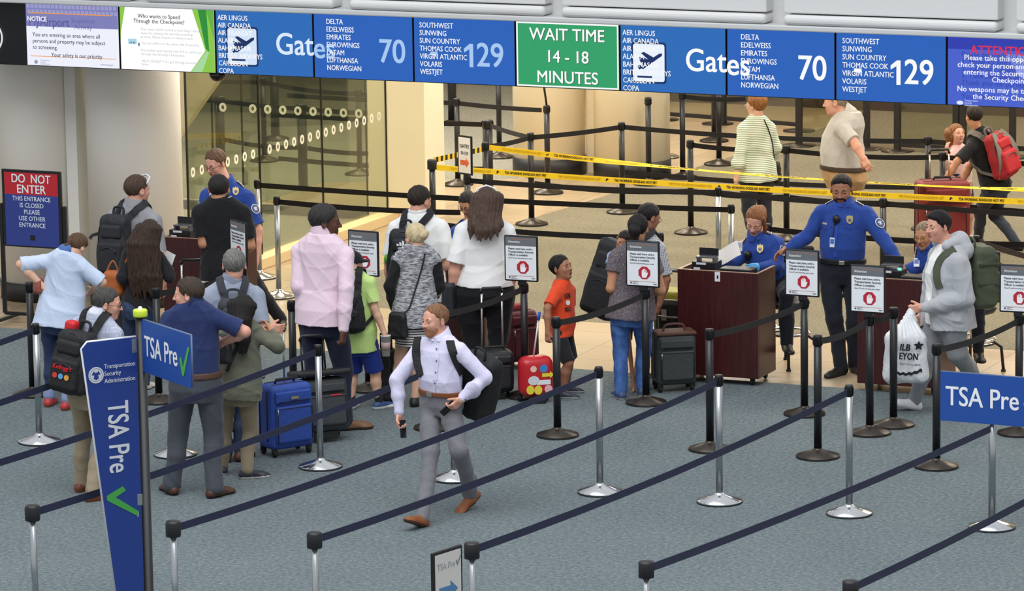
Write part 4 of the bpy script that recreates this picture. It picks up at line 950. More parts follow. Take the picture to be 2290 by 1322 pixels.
    if pants:
        MP = material(pants['m']); kind = pants.get('kind', 'pants'); dl = pants.get('d', .020); wv = pants.get('w', 1.0); wt = pants.get('waist', .24); tucked = any(q.get('hem', -.1) > .1 for q in (shirt if isinstance(shirt, list) else [shirt] if shirt else [])); dl += .006 if tucked else 0; pants['d'] = dl
        S = Sdf(max(h, .0075)); S.loft(pel, A, Rv, Fv, g([q for q in secs if q[0] < .4], dl), .03)
        hem = {'pants': 1.0, 'shorts': .0, 'crop': .55}.get(kind, 1.0)
        if kind == 'skirt':
            S = Sdf(.008); lo = pel-up*pants.get('len', .25)*H; S.loft(lo, pel+A*.3-lo, Rv, Fv, [(0, .108*H*fat, .085*H*fat, -.01), (.5, .112*H*fat, .082*H*fat, -.012), (.8, .10*H*fat, .074*H*fat, -.008), (1, .088*H*fat, .066*H*fat, 0)], .02)
        else:
            for sgn in (+1, -1):
                k_, an = KN[sgn], AN[sgn]
                if kind == 'shorts':
                    e = HP[sgn]*(1-pants.get('to', .85))+k_*pants.get('to', .85); S.cap(HP[sgn], e, .056*H*fat*wv, .050*H*fat*wv, .03, 1, 1)
                else:
                    bot = k_*(1-hem)+an*hem+up*.004; cm = k_*.6+an*.4-FD[sgn]*.01*H*hem
                    S.chain([HP[sgn], k_], [.056*H*fat*wv, .043*H*wv*(.6+.4*fat)], .03); S.chain([k_, cm, bot], [.043*H*wv*(.6+.4*fat), .040*H*wv, pants.get('hem', .034)*H*wv], .02)
        S.cut(pel+A*wt, a)
        if kind == 'pants':
            for sgn in (+1, -1): pass
            S.cut(np.array([0, 0, root[2]+min(AN[1][2], AN[-1][2])-.022*H if feetz is None else feetz]), (0, 0, -1))
        S.disp(folds(seed*7+3, pants.get('fold', .006), (14, 30), (1, 1, .45)))
        P.pants = sdf_obj({'skirt': 'skirt', 'shorts': 'shorts'}.get(kind, 'trousers'), S, root, MP, t)
    if belt:
        S = Sdf(.005); bt = pants.get('waist', .24); S.loft(pel, A, Rv, Fv, g([q for q in secs if q[0] < .5], pants.get('d', .020)+.005), .01); S.cut(pel+A*(bt+.005), a); S.cut(pel+A*(bt-.065), -a)
        sdf_obj('belt', S, root, mat(belt, .5), t)
        mb = MB(); fr_ = np.interp(bt, [q[0] for q in secs], [q[2]+q[3] for q in secs])+pants.get('d', .020)+.006
        mb.box((0, 0, 0), (.05, .006, .036), .003, M=frame_mat(pel+A*(bt-.03)+Fv*fr_-root, Rv, Fv, a)); mb.build('belt_buckle', mat('b8b4a8', .3, .9), t)
    if socks:
        for sgn in (+1, -1):
            S = Sdf(.006); S.chain([AN[sgn]-up*.01, AN[sgn]*(1-socks[1])+KN[sgn]*socks[1]], [.025*H, .026*H], .01); sdf_obj('sock', S, root, mat(socks[0], .9, 0, 'cloth'), t)
    for shirt in ([] if not shirt else shirt if isinstance(shirt, list) else [shirt]):
        MSh = material(shirt['m']); dl = shirt.get('d', .013); sl = shirt.get('sleeve', 'short'); hem = shirt.get('hem', -.12); wv = shirt.get('w', 1.0)
        sc = g(secs, dl); loose = shirt.get('loose', .0)
        sc = [(q[0], q[1]+loose*(1 if q[0] < .6 else .3), q[2]+loose*(1 if q[0] < .6 else .3), q[3]) for q in sc]
        if hem < 0:
            w0, d0, o0 = np.interp(0, [q[0] for q in sc], [q[1] for q in sc]), np.interp(0, [q[0] for q in sc], [q[2] for q in sc]), sc[1][3]
            sc = [(-.6, w0*1.08+.014, d0*1.05+.014, o0), (-.2, w0*1.05+.016, d0*1.04+.016, o0)]+[(q[0], max(q[1], w0*shirt.get('str', .93)) + (.014 if q[0] < .3 else .004) if q[0] < .6 else q[1], q[2]+(.014 if q[0] < .3 else 0), q[3]) for q in sc if q[0] > -.05]
        if 'gather' in shirt: sc = [(q[0], q[1]+.024*(abs(q[0]-.36) < .12), q[2]+.024*(abs(q[0]-.36) < .12), q[3]) for q in sc]
        S = Sdf(h); S.loft(pel, A, Rv, Fv, sc, .02, 1, (pel+A*hem, nrm(-a+Fv*shirt.get('hs', 0))))
        for sgn in (+1, -1):
            S.cap(nk-a*.012*H, SH[sgn]-a*.004*H, .034*H+dl*.7, .032*H*ar+dl, .05)
            if sl == 'none': continue
            u = {'short': shirt.get('sl', .68), 'elbow': 1.0}.get(sl, 1.0); e = SH[sgn]*(1-u)+E[sgn]*u; fl_ = shirt.get('flare', 1.15)
            if sl in ('short', 'elbow'): S.cap(SH[sgn], e, (.036*H*ar+dl)*wv, (.031*H*ar+dl)*fl_*wv, .02, 1, 1)
            else:
                wr = E[sgn]*.06+W_[sgn]*.94 if sl == 'long' else E[sgn]*(1-shirt.get('to', .5))+W_[sgn]*shirt.get('to', .5); mid = E[sgn]*.5+wr*.5
                S.chain([SH[sgn], E[sgn]], [(.035*H*ar+dl)*wv, (.029*H*ar+dl)*wv], .02); S.chain([E[sgn], mid, wr], [(.029*H*ar+dl)*wv, (.027*H*ar+dl)*wv*1.02, shirt.get('cuff', .021)*H+dl*.7], .015)
        if shirt.get('open'):
            S.box(pel+A*.45+Fv*.22, (shirt['open'], .2, .6), .01, np.stack([Rv, Fv, a], 1), .01, -1)
        nr = .038*H*(.85+.15*fat)
        S.cap(nk-a*.012, hl(0, -.10, -.2), nr*.82, nr*.82, .0, -1)
        if shirt.get('vneck'): S.ell(nk+Fv*.06*H*depth-a*.03*H, (.03*H, .05*H, .06*H), np.stack([Rv, Fv, a], 1), .005, -1)
        S.disp(folds(seed, shirt.get('fold', .006), (12, 32)))
        P.shirt = sdf_obj(shirt.get('name', 'shirt'), S, root, MSh, t)
        P.shS = P.shirt
        if shirt.get('under'):
            pass
        if collar and not shirt.get('nocollar'):
            S = Sdf(.005); nd = nrm(hl(0, -.10, -.2)-nk); S.cap(nk-a*.02*H, nk+nd*.034*H, nr*1.38+dl*.6, nr*1.22, .01); S.cap(nk-a*.06*H, nk+nd*.08*H, nr*.98, nr*.95, 0, -1)
            S.cut(nk+nd*.022*H, nd+Fv*.45); S.cut(nk-a*.018*H, -a); S.cap(nk+Fv*nr*1.1+nd*.05*H, nk+Fv*nr*1.4-nd*.05*H, nr*.42, nr*.12, .004, -1)
            sdf_obj('collar', S, root, material(collar), t)
            mb = MB()
            for q in (1, -1):
                p0 = nk+Fv*(nr*1.12)+Rv*q*.022-nd*.002*H; M = frame_mat(p0-root, nrm(Rv*q*.8-a*.15-Fv*.45), nrm(-a+Rv*q*.12+Fv*.25), nrm(Fv+Rv*q*.45+a*.2)); mb.poly([(-.022, 0), (.05, -.012), (.048, .03), (.004, .062)], M, .006)
            mb.build('collar_flap', material(collar), t)
    if shoes:
        for sgn in (+1, -1):
            if sgn in hide: continue
            an = AN[sgn]; d = FD[sgn]; q = feet[0 if sgn == -1 else 1] if feet else (); pitch = R_(q[4]) if len(q) > 4 else 0
            lr = np.cross(d, up); Rp = rotm(lr, pitch); d2, u2 = Rp@d, Rp@up; M = np.stack([lr, d2, u2], 1); L = .150*H; b0 = an-u2*.042*H; lp_ = lambda x, y, z: b0+lr*x*L+d2*y*L+u2*z*L
            S = Sdf(.005); S.chain([lp_(0, -.16, .13), lp_(0, .1, .14)], [.165*L, .17*L], .02); S.chain([lp_(0, .1, .14), lp_(.02*sgn*-1, .55, .085)], [.17*L, .155*L], .03); S.ell(lp_(0, .62, .07), np.array([.185, .24, .11])*L, M, .02); S.cap(lp_(0, -.08, .2), lp_(0, -.06, .30), .155*L, .15*L, .02)
            S.cut(lp_(0, 0, .0), -u2); S.cut(lp_(0, -.06, .33), u2)
            sole = shoes.get('sole', '1a1512')
            sdf_obj('shoe', S, root, [material(shoes['m']) if not isinstance(shoes['m'], str) else mat(shoes['m'], shoes.get('r', .5)), mat(sole, .6)], t, mi=lambda C, b0=b0, u2=u2, L=L: (((C-b0)@u2) < shoes.get('sh', .05)*L*1.6).astype(int))
    bpy.context.view_layer.update()
    return P
def collar_flaps(P): return True
# a small flat thing fixed on the surface that a line of sight meets (badges, patches, logos)
def surf(P, objs, px, py):
    best = None; o = Vector(ORG); d = Vector(ray(px, py))
    for ob in objs:
        org = Vector(P.root) if ob.parent is not None else Vector((0, 0, 0))
        if ob not in _bvh:
            me = ob.data; co = np.empty(len(me.vertices)*3, np.float32); me.vertices.foreach_get('co', co); ix = np.empty(len(me.loops), np.int32); me.loops.foreach_get('vertex_index', ix)
            _bvh[ob] = BVHTree.FromPolygons([tuple(v) for v in co.reshape(-1, 3).tolist()], [tuple(v) for v in ix.reshape(-1, 4).tolist()])
        hit = _bvh[ob].ray_cast(o-org, d)
        if hit[0] is not None and (best is None or hit[3] < best[2]): best = (hit[0]+org, hit[1], hit[3])
    return best
_bvh = {}
def decal_frame(P, objs, px, py, off=.003, updir=(0, 0, 1)):
    q = surf(P, objs, px, py)
    if q is None: p = Vector(P.J(px, py, .12)); n = Vector(-HZ)
    else: p, n = q[0], q[1]
    if n.dot(Vector(ray(px, py))) > 0: n = -n
    u = Vector(updir); u = (u-n*u.dot(n)).normalized(); x = u.cross(n)
    return frame_mat(p+n*off-Vector(P.root), x, u, n)
# ------------------------------------------------------------------ the people
CL = lambda c, **k: mat(c, .85, 0, 'cloth', **k)
JEANS = mat('2c3d5e', .85, 0, 'two', c2='3d5480', sc=26.0, st=(1, 1, .4), bs=.4); DENIM = mat('27344d', .85, 0, 'two', c2='3a4c6c', sc=26.0, st=(1, 1, .4), bs=.4)
UB = '294794'
UNI = dict(m=UB, sleeve='short', hem=.20, fold=.006, gather=1)
SHORTDK = dict(style='short', col='2a211c', dark='15100e', th=.03)
PP = {}
PP['walk'] = person('walking man in pale lavender shirt and grey trousers holding a phone', (990, 1150), (972, 681), sex='m', fa=-38, hf=-52, hp=4, skin='pink', neck=(987, 768, .0), pelvis=(985, 905), shdrop=-.026,
    armR=((888, 850, .3), (893, 925, 1)), armL=((1085, 845, .2), (1032, 893, 1)), feet=((1053, 1125, -45, 0.05, -28), (945, 1178, -35, 0, 22)), knees=((1027, 1008, .4), (962, 1012, 1)),
    shirt=dict(m='d6d2ea', sleeve='long', hem=.18, gather=1, fold=.006, loose=.006), collar='dcd8ee', pants=dict(m='78777c', waist=.22, fold=.006, hem=.036), belt='7a4524', shoes=dict(m='8a4d23', sole='4a2c18'),
    hair=dict(style='short', col='94694a', dark='664630', th=.010, front=.40), beard=('b07a58', .002), h=.0055, seed=11, curlR=55, curlL=50, fat=1.05, socks=('2c3350', .2))
PP['navy'] = person('man in navy polo and charcoal trousers seen from behind, arms crossed', (430, 1107), (420, 622), sex='m', fa=176, hf=-98, hp=4, skin='pink', fat=1.12, neck=(432, 690), pelvis=(438, 868),
    armR=((548, 742, .1), (500, 765, -1)), armL=((372, 780, .1), (420, 770, -1)), feet=((385, 1105, 205), (480, 1112, 140)),
    shirt=dict(m='27335f', sleeve='short', hem=.16, gather=1, fold=.006, sl=.8), collar='232e56', pants=dict(m='4a4d55', waist=.2, hem=.042, w=1.08), belt='4b3122', shoes=dict(m='4c2c20'), hair=dict(style='short', col='4c3c30', dark='2b211a', th=.035, front=.34), h=.006, seed=12)
PP['olive'] = person('black haired woman in olive jacket and khaki trousers seen from behind', (527, 1065), (545, 660), sex='f', fa=172, hf=160, hp=6, skin='tan', pelvis=(530, 880), neck=(545, 728),
    armR=((622, 775, .1), (606, 742, -.2)), armL=((480, 790, .1), (500, 770, -1)), feet=((497, 1060, 200), (553, 1070, 105)),
    shirt=dict(m='6b6c5c', sleeve='long', hem=-.06, name='jacket', fold=.008, loose=.02), pants=dict(m='8a7c66', hem=.036), shoes=dict(m='23252e', sole='e8e4dc'),
    hair=dict(style='long', col='1d1715', dark='0c0908', end=(535, 775), w=.10), h=.0065, seed=13, fat=1.08)
PP['greypolo'] = person('grey haired man in grey polo wearing a dark backpack', (520, 1030), (523, 557), sex='m', fa=186, hf=182, hp=4, skin='pink', neck=(520, 640), pelvis=(520, 830),
    armR=((583, 735, .2), (602, 735, -.1)), armL=None, shirt=dict(m='99a1b3', sleeve='short', hem=-.1, sl=.85, fold=.006), collar='8f97aa', pants=dict(m=DENIM), shoes=dict(m='5b3a26'), feet=((505, 1032, 190), (540, 1030, 160)),
    hair=dict(style='buzz', col='8c8a86', dark='55534f', th=.018, front=.38), h=.0065, seed=14, fat=1.1)
PP['check'] = person('grey haired man with glasses in checkered shirt and khaki trousers behind the tall blue sign', (190, 1108), (240, 645), sex='m', fa=150, hf=88, hp=8, skin='pink', neck=(222, 715), pelvis=(198, 885),
    shirt=dict(m=mat('e6e8f0', .85, 0, 'check', c2='9aa2bc', sc=34.0), sleeve='long', hem=.16), collar='d5d8e4', pants=dict(m='9a8c74', hem=.04), shoes=dict(m='6e3a25', sole='8a4a2a'), feet=((182, 1098, 160), (208, 1120, 130)),
    hair=dict(style='short', col='55524f', dark='2f2d2b', th=.03, front=.36), glasses='3a2a22', h=.0065, seed=15)
PP['paleblue'] = person('woman with braid in pale blue shirt and dark jeans with red sandals', (128, 905), (172, 524), sex='f', fa=165, hf=140, hp=38, skin='fair', neck=(150, 572, .02), pelvis=(135, 720), fat=1.22,
    armL=((46, 592, .0), (95, 640, -.2)), armR=((228, 632, .0), (205, 650, -1)), feet=((110, 908, 170), (150, 916, 150)),
    shirt=dict(m='c9d6ee', sleeve='elbow', hem=-.08, fold=.007, loose=.02, hs=-.15), collar='4f6ea8', pants=dict(m='263354', w=.92, hem=.026), shoes=dict(m='b03033', sole='8a5a3a'), hair=dict(style='braid', col='6e5138', dark='3f2d1e', end=(142, 570), th=.03), face=False, h=.0065, seed=16)
PP['longhair'] = person('woman with very long brown hair in a black top with an orange bag', (305, 870), (335, 492), sex='f', fa=172, hf=165, hp=8, skin='fair', neck=(325, 560), pelvis=(312, 692),
    armR=((378, 620, .1), (372, 585, -1)), armL=((275, 620, .2), (300, 640, -1)), shirt=dict(m='232225', sleeve='long', hem=.0, loose=.006), pants=dict(m=DENIM, w=.95), shoes=dict(m='c9c4bb'),
    hair=dict(style='long', col='4a3427', dark='221712', end=(332, 668), w=.21, th=.03), face=False, h=.0065, seed=17)
PP['greyshirt'] = person('man with sunglasses on his head and large black backpack, before the column', (296, 832), (306, 392), sex='m', fa=158, hf=128, hp=6, skin='pink', neck=(302, 468), pelvis=(295, 640),
    shirt=dict(m='9a9a9e', sleeve='elbow', hem=-.1), collar='a5a5a8', pants=dict(m='3a3a40'), shoes=dict(m='333333'), hair=dict(style='buzz', col='5a4436', dark='3a2b22', th=.018), h=.007, seed=18, fat=1.05)
PP['blacktee'] = person('man in black t-shirt facing the left podium, seen from behind', (498, 822), (489, 391), sex='m', fa=178, hf=176, hp=6, skin='tan', neck=(494, 455), pelvis=(500, 625), fat=1.12,
    armL=((455, 545, .1), (470, 560, -1)), armR=((560, 550, .1), (545, 560, -1)), shirt=[dict(m='e2e2e2', sleeve='none', hem=-.07, d=.010, name='white_undershirt'), dict(m='1b1b1e', sleeve='short', hem=.0, sl=.8, fold=.007, loose=.012)], pants=dict(m='2b2b30'), shoes=dict(m='222222'), hair=dict(style='buzz', col='2c2724', dark='171412', th=.015), h=.007, seed=19)
PP['offleft'] = person('officer with glasses in blue uniform behind the left podium', (-4.05, 1.95, 0), (481, 335), sex='m', fa=-12, hf=-38, hp=22, skin='pink', neck=(508, 422), pelvis=(512, 580), fat=1.15,
    armR=((452, 500, .3), (470, 545, 1)), armL=((577, 515, .1), (572, 585, .6)), shirt=dict(UNI, sl=.85), collar=UB, pants=dict(m='1c1d24', waist=.22), shoes=dict(m='111111'), hair=dict(style='short', col='7a5a44', dark='4f3828', th=.03, front=.38), glasses='2b2b30', h=.0065, seed=20)
PP['pink'] = person('man in pink dress shirt pulling a dark suitcase', (735, 960), (727, 458), sex='m', fa=158, hf=92, hp=4, skin='dark', neck=(722, 538), pelvis=(722, 720), fat=1.08, shdrop=.01,
    armR=((775, 645, .4), (768, 740, .2)), armL=((668, 640, .2), (690, 700, -1)), feet=((700, 958, 160), (772, 962, 105)), shirt=dict(m='e9cfdc', sleeve='long', hem=-.02, loose=.016, fold=.006), collar='e6cad8', pants=dict(m='20243a', hem=.036), shoes=dict(m='7b553a', sole='3a2a20'),
    hair=dict(style='short', col='1c1a1a', dark='3a3838', th=.04, front=.33), h=.006, seed=21, curlR=75)
PP['limeboy'] = person('boy in lime t-shirt and black cap with blue shorts', (818, 915), (785, 562), sex='k', fa=165, hf=120, hp=6, skin='fair', headk=.168, neck=(790, 618), pelvis=(805, 770), fat=1.05,
    armR=((838, 690, .1), (858, 742, .2)), armL=((770, 690, .1), (790, 720, -1)), feet=((785, 915, 165), (848, 915, 130)), shirt=dict(m='c5e28a', sleeve='short', hem=-.1, loose=.012, sl=.8), pants=dict(m='22388c', kind='shorts', to=.95, w=1.15), shoes=dict(m='35507f', sole='e4e4e0', sh=.09), socks=('24262e', .25),
    hair=dict(style='short', col='3a2c22', dark='231a14'), h=.006, seed=22, curlR=60)
PP['whitetee'] = person('man in white t-shirt with black sporty backpack, second from the podium', (930, 850), (938, 416), sex='m', fa=172, hf=140, hp=10, skin='pink', neck=(935, 490), pelvis=(940, 655), fat=1.22,
    armR=((1003, 592, .2), (960, 600, -1)), shirt=dict(m='eeeeec', sleeve='short', hem=-.1, sl=.85, loose=.01), collar='f0f0ee', pants=dict(m='3b3b40'), shoes=dict(m='222222'), hair=dict(style='short', col='33261f', dark='1c1512', th=.02), h=.0065, seed=23)
PP['blonde'] = person('blonde woman with hair bun in heathered grey top and striped skirt', (912, 905), (928, 500), sex='f', fa=184, hf=215, hp=4, skin='fair', neck=(932, 560), pelvis=(928, 718), fat=1.08,
    armL=((872, 640, .1), (880, 690, -1)), armR=((985, 640, -.2), (960, 680, -1)), feet=((890, 905, 180), (928, 908, 170)),
    shirt=[dict(m='1a1a1c', sleeve='long', hem=.1, d=.006, name='black_undershirt'), dict(m=mat('5a5c62', .9, 0, 'two', c2='c4c4c6', sc=30.0, st=(.7, .7, 3.5), p0=.4, p1=.6, bs=.4), sleeve='none', hem=-.06, d=.016, name='vest_top', loose=.012)],
    pants=dict(m=mat('1b1b1d', .85, 0, 'stripe', c2='d8d4d0', sc=14.0, p0=.62, p1=.7), kind='skirt', len=.13), shoes=dict(m='1c1c1e'), hair=dict(style='bun', col='e8d8b4', dark='b89c6c', bun=(.06, -.42, .1), th=.03), glasses='222222', h=.0065, seed=24)
PP['offmid'] = person('officer with glasses in blue uniform half hidden by the long haired woman in white', (-1.62, 1.95, 0), (1045, 430), sex='f', fa=-15, hf=-30, hp=30, skin='tan', neck=(1050, 510), pelvis=(1048, 650), fat=1.15,
    shirt=dict(UNI, sl=.9), collar=UB, pants=dict(m='1c1d24'), shoes=dict(m='111111'), hair=dict(style='short', col='2d2622', dark='15110f', th=.03), glasses='1f1f22', h=.0065, seed=25, armR=((1015, 575, .3), (1030, 600, 1)))
PP['whitewoman'] = person('woman with long brown hair in white t-shirt and black trousers', (1085, 864), (1088, 420), sex='f', fa=178, hf=185, hp=8, skin='pink', neck=(1085, 497), pelvis=(1085, 655), fat=1.36,
    armL=((1019, 590, .1), (1010, 645, -.2)), armR=((1150, 590, .1), (1140, 650, -.6)), shirt=dict(m='f0efed', sleeve='short', hem=.10, sl=1.0, loose=.02, flare=1.3), pants=dict(m='1b1b1e', w=1.12, waist=.22, hem=.04), shoes=dict(m='1a1a1a'),
    hair=dict(style='long', col='5e483c', dark='3a2b24', end=(1085, 530), w=.21, th=.03), face=False, h=.0065, seed=26)
PP['orangeboy'] = person('small boy in orange t-shirt and black shorts looking up', (1263, 888), (1255, 571), sex='k', fa=62, hf=55, hp=-14, skin='brown', headk=.178, neck=(1258, 638), pelvis=(1254, 738),
    armR=((1224, 690, .6), (1225, 745, .3)), armL=((1275, 690, -.3), (1240, 700, -.5)), feet=((1268, 876, 70), (1258, 890, 70)), shirt=dict(m='e04a26', sleeve='short', hem=-.12, loose=.012, sl=.85), pants=dict(m='222226', kind='shorts', to=1.0, w=1.1), shoes=dict(m='2b2f40', sole='b9b9b4'),
    hair=dict(style='short', col='171314', dark='0b0909', th=.035, front=.30), h=.0055, seed=27, curlR=70)
PP['mother'] = person('mother in speckled top and blue jeans carrying a baby', (1408, 888), (1427, 481), sex='f', fa=174, hf=165, hp=8, skin='tan', neck=(1422, 560), pelvis=(1412, 705), fat=1.12,
    armL=((1366, 645, .0), (1385, 655, -1)), armR=((1478, 650, -.2), (1440, 650, -1)), feet=((1388, 892, 195), (1437, 884, 165)), shirt=dict(m=mat('aaa0a4', .9, 0, 'two', c2='52484f', sc=200.0, det=1.0, p0=.52, p1=.70), sleeve='short', hem=-.04, sl=.45, loose=.01), pants=dict(m=mat('30508a', .85, 0, 'two', c2='4a70b0', sc=14.0, st=(1, 1, .5), bs=.4), hem=.036), shoes=dict(m='33456f', sole='c9c6c0'),
    hair=dict(style='tail', col='231c1b', dark='0e0b0b', th=.03), face=False, h=.0065, seed=28)
hz_ = lambda P, d: P.root-np.array([HZ[0], HZ[1], 0])*d
PP['father'] = person('man with glasses and big black backpack next to the mother, bending to the podium', (1405, 846), (1452, 456), sex='m', fa=150, hf=118, hp=18, skin='brown', neck=(1440, 530), pelvis=(1418, 690),
    armR=((1490, 625, .2), (1475, 680, -.6)), shirt=dict(m=mat('5b5e64', .85, 0, 'check', c2='b4b6ba', sc=24.0), sleeve='short', hem=-.1, sl=.9), pants=dict(m='5a5248', kind='shorts', to=1.0), shoes=dict(m='54585e', sole='9a9a98'), feet=((1385, 848, 170), (1425, 850, 140)), hair=dict(style='short', col='1d1817', dark='0d0a0a', th=.03), glasses='8a8078', h=.0065, seed=29)
PP['hood'] = person('man in grey hoodie and sweatpants walking left with a white plastic bag', (2085, 914), (2098, 473), sex='m', fa=-72, hf=-58, hp=4, skin='pink', neck=(2122, 560), pelvis=(2118, 715), fat=1.28, depth=1.15,
    armL=((2160, 668, .6), (2062, 688, .3)), armR=((2095, 660, -.6), (2062, 705, -.3)), feet=((2190, 882, -75, .05, -30), (2045, 916, -75, 0, 16)), knees=((2140, 790, -.2), (2068, 800, .6)),
    shirt=[dict(m='f1f1ef', sleeve='short', hem=-.06, d=.012, name='white_tee', nocollar=1), dict(m='b3b5ba', sleeve='long', hem=-.10, d=.022, name='hoodie', loose=.024, fold=.008, open=.075, w=1.12)], pants=dict(m='8b8d91', hem=.030, w=1.15, d=.012, fold=.008), shoes=dict(m='e6e6e8', sole='cfcfd2'),
    hair=dict(style='crop', col='1e1819', dark='0d0a0b', th=.03, front=.35), h=.006, seed=30, curlL=85, curlR=60, socks=('eeeeee', .2))
PP['offstand'] = person('bearded officer in blue uniform standing between the two right podiums', (1893, 832), (1882, 391), sex='m', fa=-6, hf=-12, hp=12, skin='brown', neck=(1888, 468), shdrop=-.03, pelvis=(1882, 612), fat=1.1,
    armR=((1806, 530, -.2), (1760, 556, .2)), armL=((1975, 535, .5), (2010, 585, .9)), feet=((1912, 832, 20), (1880, 838, -40)), shirt=dict(UNI, sleeve='long', fold=.007), collar=UB, pants=dict(m='1d1f2a', waist=.22, hem=.038), belt='101013', shoes=dict(m='141416'),
    hair=dict(style='crop', col='1d1616', dark='0c0909', th=.012, front=.42), beard=('1f1716', .008), h=.0055, seed=31)
PP['offsit'] = person('red haired officer in blue uniform seated at the middle podium reading', (1.05, 1.85, 0), (1690, 463), sex='f', fa=-8, hf=-22, hp=32, hr=-10, skin='pink', neck=(1690, 540, .05), pz=.68, pelvis=None, H=1.66,
    armR=((1640, 590, .3), (1612, 590, .9)), armL=((1737, 595, .3), (1697, 597, .9)), shirt=dict(UNI, sleeve='long'), collar=UB, pants=dict(m='1c1d26'), shoes=dict(m='111111'), hair=dict(style='tail', col='a06a42', dark='6d4226', th=.04, front=.42), h=.0055, seed=32, gloves='4b9fd6', headd=.10)
PP['offright'] = person('officer with glasses in blue uniform seated at the right podium', (2.76, 2.12, 0), (2068, 497), sex='f', fa=-10, hf=-35, hp=10, skin='tan', neck=(2068, 560, .03), pz=.64, H=1.58, headd=.06, armR=((2022, 612, .3), (1995, 625, .9)), armL=((2095, 600, .2), (2060, 625, .8)),
    shirt=dict(UNI, sl=.9), collar=UB, pants=dict(m='1c1d26'), shoes=dict(m='111111'), hair=dict(style='short', col='9a8468', dark='6b5a44', th=.02, front=.36), glasses='b08a3a', h=.006, seed=33, gloves='2b50b8')
PP['stripe'] = person('woman with short reddish hair in green and white striped blouse', (1700, 548), (1690, 211), sex='f', fa=206, hf=232, hp=2, skin='fair', neck=(1692, 272), pelvis=(1692, 398), fat=1.12,
    armL=((1655, 338, .3), (1648, 388, .1)), armR=((1735, 330, -.3), (1725, 350, -.8)), shirt=dict(m=mat('f2efe2', .85, 0, 'stripe', c2='6f9a62', sc=17.0, p0=.25, p1=.38), sleeve='3q', to=.55, hem=-.04, loose=.02, cuff=.045), pants=dict(m='2e323c', w=1.1, kind='crop', hem=.04), shoes=dict(m='d9833f', sole='7a4a28'),
    hair=dict(style='fluffy', col='a9713a', dark='6f4422', th=.05, front=.36), glasses='bbbbbb', h=.0075, seed=34)
PP['khaki'] = person('large man in light grey short sleeved shirt and khaki trousers, hands behind him', (1900, 592), (1868, 198), sex='m', fa=250, hf=258, hp=6, skin='pink', neck=(1896, 262), pelvis=(1888, 400), fat=1.16, depth=1.42,
    armL=((1910, 318, .5), (1929, 352, .2)), shirt=dict(m='bdb9b3', sleeve='short', hem=.17, sl=.95, loose=.012, gather=1), collar='c2beb8', pants=dict(m='ad8c62', waist=.2, hem=.042), belt='3c2a20', shoes=dict(m='4a3020'),
    hair=dict(style='short', col='a89a8a', dark='7a6a5a', th=.01), h=.0075, seed=35)
PP['girl'] = person('smiling girl in pink t-shirt with wavy hair', (2158, 540), (2140, 278), sex='k', fa=30, hf=28, hp=-12, skin='pink', headk=.168, neck=(2142, 335), armR=((2118, 375, .2), (2118, 340, .5)), armL=((2165, 385, .2), (2168, 420, .1)),
    shirt=dict(m='f0c3c0', sleeve='short', hem=-.1), pants=dict(m='3a3f58', kind='shorts'), shoes=dict(m='cccccc'), hair=dict(style='long', col='9a6a42', dark='6a4428', end=(2122, 350), w=.09, th=.04), h=.007, seed=36)
PP['red'] = person('man in black shirt with red backpack leaning over a large red suitcase', (2232, 562), (2178, 236), sex='m', fa=222, hf=204, hp=4, skin='tan', neck=(2185, 305, .0), pelvis=(2228, 420), fat=1.08,
    armL=((2140, 362, .4), (2108, 412, .1)), armR=((2168, 372, -.3), (2150, 410, -.3)), feet=((2188, 545, 210), (2275, 560, 230)), shirt=dict(m='1d1c1e', sleeve='short', hem=-.02, sl=.85), collar='1d1c1e', pants=dict(m='343a46', hem=.036), shoes=dict(m='1c1c1e'), hair=dict(style='buzz', col='2b201b', dark='171110', th=.02), h=.0075, seed=37)
# baby over the mother's shoulder
PP['baby'] = person('baby in pale blue held over the shoulder of the mother', hz_(PP['mother'], -.24), None, H=.74, sex='k', fa=-20, hf=-18, hp=30, hr=-35, skin='tan', headk=.215, neck=(1387, 566), pelvis=(1378, 640), hc=(1394, 536), armR=((1362, 600, .2), (1368, 640, .6)), armL=((1410, 600, -.5), (1415, 640, -.5)),
    knees=((1395, 668, -.3), (1372, 655, .4)), feet=None, shirt=dict(m='9db4d8', sleeve='short', hem=-.1), pants=dict(m='8fa5c8', kind='shorts', to=.6), hair=dict(style='short', col='2a1f1b', dark='15100e', th=.02), h=.005, seed=38)
print('heights', {k: round(float(v.H), 2) for k, v in PP.items() if v})
